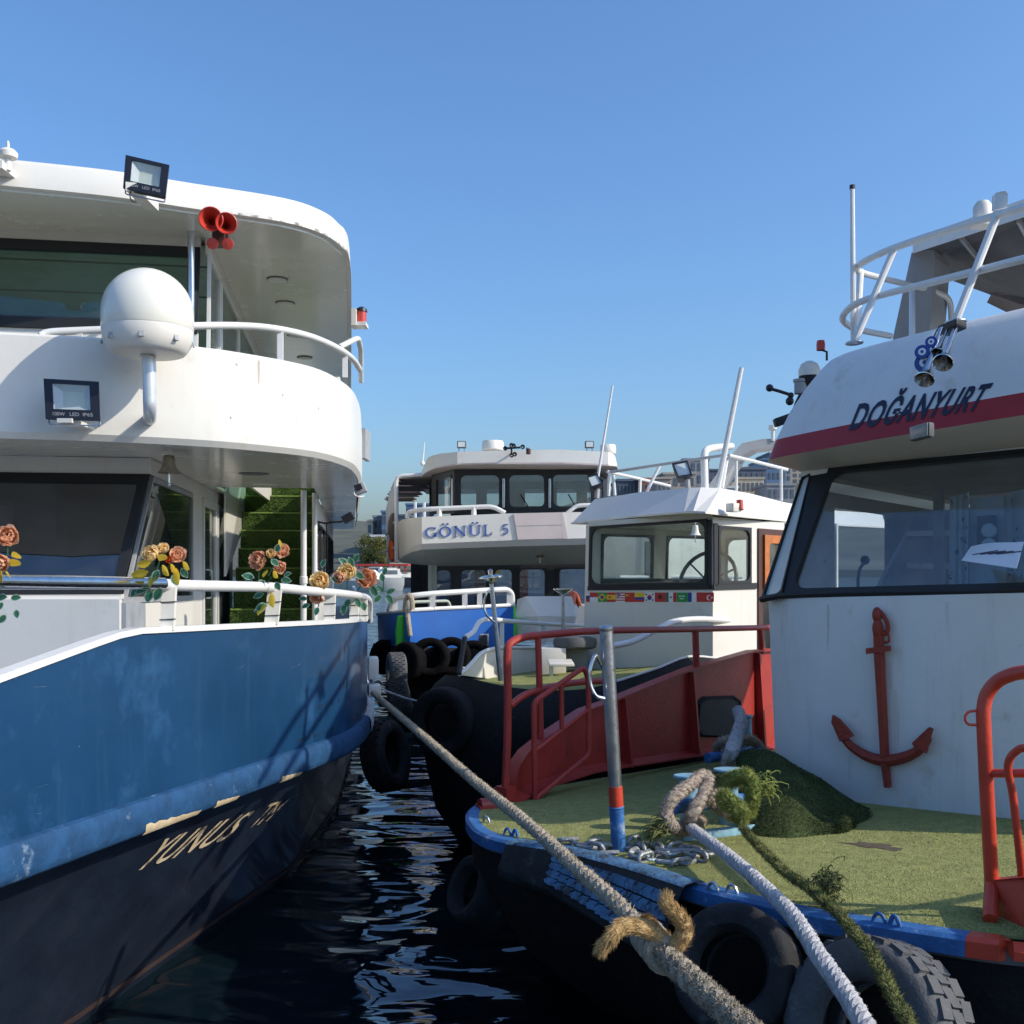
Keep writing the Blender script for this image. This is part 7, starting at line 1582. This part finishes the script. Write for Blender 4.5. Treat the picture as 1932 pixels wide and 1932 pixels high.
# shackles and eyes on the gunwale
for i, (px, py, mt, lab) in enumerate(((1346, 1690, 'steel', 'bare steel ring eye on the blue gunwale'), (1382, 1694, 'steel', 'steel shackle beside the ring eye on the gunwale'), (1660, 1752, 'blue_paint', 'blue stained shackle pair at the right of the gunwale'), (958, 1582, 'blue_paint', 'blue painted shackle at the left end of the bow edge'), (918, 1558, 'steel', 'small ring eye at the left tip of the deck'))):
    c = tk(px, py); t = TL_.to_3d(); g = MB(); g.tube([c + t * .028 * math.cos(a) + TUP * (.0 + .055 * math.sin(a)) for a in [i_ * math.pi / 10 for i_ in range(11)]], .0075, 8); o_ = thing('shackle', lab, 'shackle', c, 'shackles along the gunwale'); g.make('bow', mt, o_)
    g = MB(); g.tube([c - t * .04 + TUP * .006, c + t * .04 + TUP * .006], .008, 8); g.make('pin', mt, o_)
    if i in (2, 3): g = MB(); g.tube([c + t * .06 + t * .02 * math.cos(a) + TUP * (.06 * math.sin(a)) for a in [i_ * math.pi / 10 for i_ in range(11)]], .009, 8); g.make('bow', mt, o_)

# ------------------------------------------------------------------ artificial flowers tied to the ferry rail
def petal_mesh(n_layers, seed, open_=1.0):
    rg = random.Random(seed); m_ = MB()
    for L_ in range(n_layers):
        cnt = 5 + L_ * 2; tilt = lerp(12, 88 * open_, L_ / (n_layers - 1)); size = lerp(.5, 1.0, L_ / (n_layers - 1))
        for k in range(cnt):
            a = 2 * math.pi * (k + .5 * (L_ % 2)) / cnt + rg.uniform(-.2, .2); tl_ = R(tilt + rg.uniform(-9, 9)); rows = []
            for i in range(4):
                t = i / 3; bend = tl_ - t * R(55) * (.6 + .4 * rg.random()); r_ = size * t * .95; wdt = size * .42 * math.sin(math.pi * (.18 + .68 * t)) ; row = []
                for j in (-1, -.35, .35, 1):
                    cup = .18 * size * (j * j) * t; rr_ = r_ * math.sin(max(bend, .05)) + .02 - cup * .4; zz = r_ * math.cos(bend) + cup + (.05 * math.sin(5 * j + k) * t * size)
                    p = Vector((rr_, j * wdt, zz)); row.append(Vector((p.x * math.cos(a) - p.y * math.sin(a), p.x * math.sin(a) + p.y * math.cos(a), p.z - .35)))
                rows.append(row)
            m_.loft(rows)
    return m_
HEADS = {}
def head(parent, mt, c, r_, dirv, seed):
    key = (mt, seed % 3)
    z = Vector(dirv).normalized(); x = z.orthogonal().normalized(); y = z.cross(x); M4 = Matrix((x, y, z)).transposed().to_4x4() @ Matrix.Rotation(seed * 1.3, 4, 'Z') @ Matrix.Scale(r_ * 1.0, 4); M4.translation = Vector(c)
    if key not in HEADS:
        o_ = petal_mesh(5, seed % 3 + 1, 1.05).make('flower_head', mt, parent, fix=False, smooth=60); HEADS[key] = o_; o_.matrix_basis = M4; return o_
    return share(HEADS[key], 'flower_head', parent, M4)
LEAF = [None]
def leaf(parent, c, dirv, up_, L_):
    t = Vector(dirv).normalized(); n = Vector(up_); n = (n - t * n.dot(t)).normalized(); s = t.cross(n)
    M4 = Matrix((t, s, n)).transposed().to_4x4() @ Matrix.Scale(L_, 4); M4.translation = Vector(c)
    if LEAF[0] is None:
        m_ = MB(); prof = [(0, .02), (.12, .16), (.3, .30), (.5, .34), (.7, .27), (.88, .12), (1, .01)]; rows = []
        for x, w_ in prof: rows.append([Vector((x, k * w_, .06 * abs(k) * w_ * 3 - .10 * x * x)) for k in (-1, -.72, 0, .72, 1)])
        n_ = 5
        for i in range(len(rows) - 1):
            for k in range(4):
                m_.mi = 0 if (k in (0, 3) or i in (0, 5)) else 1; m_.quad(rows[i][k], rows[i][k + 1], rows[i + 1][k + 1], rows[i + 1][k])
        o_ = m_.make('leaf', ['leaf_pale', 'leaf_green'], parent, fix=False, smooth=60); LEAF[0] = o_; o_.matrix_basis = M4; return o_
    return share(LEAF[0], 'leaf', parent, M4)
YL = [None]
def ypetal(parent, c, dirv, L_):
    t = Vector(dirv).normalized(); n = t.orthogonal(); s = t.cross(n).normalized(); n = s.cross(t)
    M4 = Matrix((t, s, n)).transposed().to_4x4() @ Matrix.Scale(L_, 4); M4.translation = Vector(c)
    if YL[0] is None:
        m_ = MB(); rows = []
        for x, w_ in ((0, .05), (.25, .28), (.55, .40), (.8, .3), (1, .06)): rows.append([Vector((x, k * w_, .2 * k * k * w_ - .15 * x)) for k in (-1, -.4, .4, 1)])
        m_.loft(rows); o_ = m_.make('yellow_petal', 'petal_yellow', parent, fix=False, smooth=60); YL[0] = o_; o_.matrix_basis = M4; return o_
    return share(YL[0], 'yellow_petal', parent, M4)
def bouquet(label, heads, leaves, yellows, seed):
    rg = random.Random(seed); c0_ = at(*heads[0][:3]); o = thing('flower_bunch', label, 'artificial flowers', c0_, 'artificial flower bunches tied along the ferry rail')
    for i, (px, py, d, r_, mt, dv) in enumerate(heads): head(o, mt, at(px, py, d), r_, dv, seed + i)
    for (px, py, d, dx, dz, L_) in leaves: leaf(o, at(px, py, d), (dx, -.25 + rg.uniform(-.2, .2), dz), (rg.uniform(-.3, .3), -1, .5 + rg.uniform(-.3, .3)), L_ * .68)
    for (px, py, d, dx, dz, L_) in yellows: ypetal(o, at(px, py, d), (dx, -.4, dz), L_)
    for i, (px, py, d, r_, mt, dv) in enumerate(heads[:3]): MB().tube([at(px, py, d + .02), lerp(at(px, py, d + .02), at(heads[0][0], heads[0][1] + 60, d + .03), .6)], .004, 5).make('stem', 'leaf_green', o)
    return o
fw = lambda x, z: (x, -1, z)
bouquet('peach and yellow flower bunch cut by the left frame edge', [(14, 1012, 4.3, .066, 'petal_peach', fw(.3, .3)), (2, 1062, 4.3, .055, 'petal_peach', fw(.1, -.2)), (-16, 1040, 4.35, .05, 'petal_pale', fw(-.4, .3))], [(6, 1136, 4.35, -.5, -.8, .07), (30, 1150, 4.35, .3, -1, .06), (12, 1160, 4.35, -.6, -.7, .07), (-5, 1128, 4.35, 1, .1, .08), (20, 1128, 4.35, 1, .05, .07)], [(20, 1068, 4.25, .8, .5, .06), (22, 1050, 4.25, .9, .2, .055), (10, 1080, 4.25, .7, -.3, .05), (0, 1075, 4.25, .2, -.8, .06)], 1)
bouquet('peach and yellow flower bunch tied above the chrome rail end', [(286, 1046, 5.35, .062, 'petal_pale', fw(-.3, .4)), (335, 1048, 5.35, .060, 'petal_peach', fw(.4, .4)), (308, 1036, 5.42, .045, 'petal_pale', fw(0, .9)), (318, 1056, 5.3, .026, 'f_orange', fw(.1, .1))], [(300, 1090, 5.35, -1, -.3, .10), (280, 1108, 5.38, -.9, -.4, .11), (305, 1108, 5.36, -.5, -.9, .12), (285, 1112, 5.38, -.2, -1, .11), (262, 1108, 5.4, -.6, -.8, .10), (325, 1085, 5.3, .4, -.8, .09), (342, 1072, 5.3, .5, -.7, .09), (300, 1075, 5.3, -.4, -.8, .10)], [(300, 1058, 5.28, .6, .5, .065), (306, 1066, 5.27, .5, -.8, .07), (332, 1072, 5.28, .15, -1, .09), (285, 1060, 5.3, -.8, -.3, .07), (345, 1060, 5.3, .5, -.6, .06), (280, 1078, 5.32, -1, -.35, .085), (298, 1082, 5.3, -.5, -.7, .08), (322, 1064, 5.27, .5, -.8, .06)], 4)
bouquet('brown and peach flower bunch tied near the white deck post', [(488, 1058, 6.65, .085, 'petal_brown', fw(-.4, .2)), (532, 1040, 6.7, .068, 'petal_peach', fw(.3, .6)), (528, 1070, 6.6, .055, 'petal_peach', fw(.4, -.1)), (512, 1045, 6.62, .045, 'petal_pale', fw(0, .5))], [(480, 1090, 6.6, -1, .25, .12), (478, 1098, 6.6, -1, -.1, .10), (500, 1096, 6.58, -.6, -.3, .09), (520, 1098, 6.58, .3, -.5, .10), (530, 1094, 6.58, 1, -.1, .11), (535, 1086, 6.58, .9, .3, .09), (512, 1055, 6.55, .6, -.5, .10), (522, 1042, 6.55, .3, .9, .09), (505, 1140, 6.68, -.9, -.4, .13), (498, 1120, 6.68, -.9, -.3, .11), (500, 1150, 6.68, -1, -.1, .11)], [(505, 1075, 6.56, -.3, -.5, .06), (515, 1078, 6.56, .4, -.5, .06), (512, 1118, 6.65, .1, -1, .10), (502, 1140, 6.66, -.5, -.6, .09), (528, 1034, 6.62, .2, 1, .06)], 7)
bouquet('pale peach flower head tied low right of the deck post', [(604, 1098, 7.5, .10, 'petal_pale', fw(-.1, .5)), (598, 1125, 7.52, .075, 'petal_peach', fw(-.1, -.6))], [(585, 1140, 7.5, -1, -.4, .10), (600, 1145, 7.5, -.3, -1, .10), (580, 1130, 7.5, -1, .1, .09)], [], 11)
bouquet('dry brown flower bunch with trailing leaf stems at the rail corner', [(655, 1082, 8.5, .11, 'petal_pale', fw(-.3, .5)), (690, 1092, 8.7, .12, 'petal_brown', fw(.5, .3)), (640, 1090, 8.3, .07, 'petal_peach', fw(-.3, .1))], [(664, 1072, 8.6, -.2, 1, .15), (668, 1062, 8.6, .4, .9, .13), (655, 1065, 8.6, -.7, .6, .13), (672, 1080, 8.5, .6, -.5, .14), (640, 1098, 8.3, -.7, .4, .12), (700, 1105, 8.7, .5, -.9, .16), (722, 1098, 8.8, -.1, 1, .12), (724, 1085, 8.8, .3, 1, .11), (722, 1118, 8.8, -.5, .6, .13), (728, 1120, 8.8, .8, .4, .14), (730, 1122, 8.8, .5, -.8, .14), (720, 1122, 8.8, -.6, -.6, .14), (660, 1130, 8.5, -.5, -.9, .13), (672, 1128, 8.5, .4, -1, .13), (684, 1135, 8.6, .3, -1, .13), (650, 1140, 8.5, -.1, -1, .14), (606, 1070, 8.6, .5, .8, .12)], [], 13)
g = MB(); g.tube(spline([at(690, 1105, 8.7), at(708, 1112, 8.78), at(722, 1116, 8.8), at(724, 1085, 8.8), at(726, 1066, 8.8)], 5), .005, 5); g.tube(spline([at(664, 1085, 8.6), at(665, 1060, 8.6), at(667, 1046, 8.6)], 4), .005, 5)
g.make('stem', 'leaf_green', bpy.data.objects['flower_bunch.004'])
# a white launch moored behind, seen through the wheelhouse glass
mbt = motorboat(1290, 1060, 17.5, 7.5, 0, 'white launch seen through the glass of the flag boat wheelhouse', 'white', R(30))
for k in range(5):
    a = at(1180 + 50 * k, 1060, 16.6); g = MB(); g.tube([(a.x, a.y, 1.0), (a.x, a.y, 2.4)], .03, 8); g.make('canopy_post', 'white_pipe', mbt)
g = MB(); a, b = at(1170, 1060, 16.6), at(1400, 1060, 16.6); g.tube([(a.x, a.y, 2.4), (b.x, b.y, 2.4)], .03, 8); g.make('canopy_rail', 'white_pipe', mbt)

g = MB(); c = at(1290, 1060, 17.5); g.bbox_bev((c.x + .3, c.y + .6, 2.55), (1.3, .5, 0), (-.45, 1.1, 0), (0, 0, .65), .08); g.make('upper_cabin', 'white', mbt)
for k in range(4): g = MB(); p = Vector((c.x - .55 + .62 * k, c.y - .78 + .24 * k, 2.7)); g.obox(p, (.22, .085, 0), (-.01, .03, 0), (0, 0, .28)); g.make('cabin_window', 'city_pane', mbt, smooth=0)
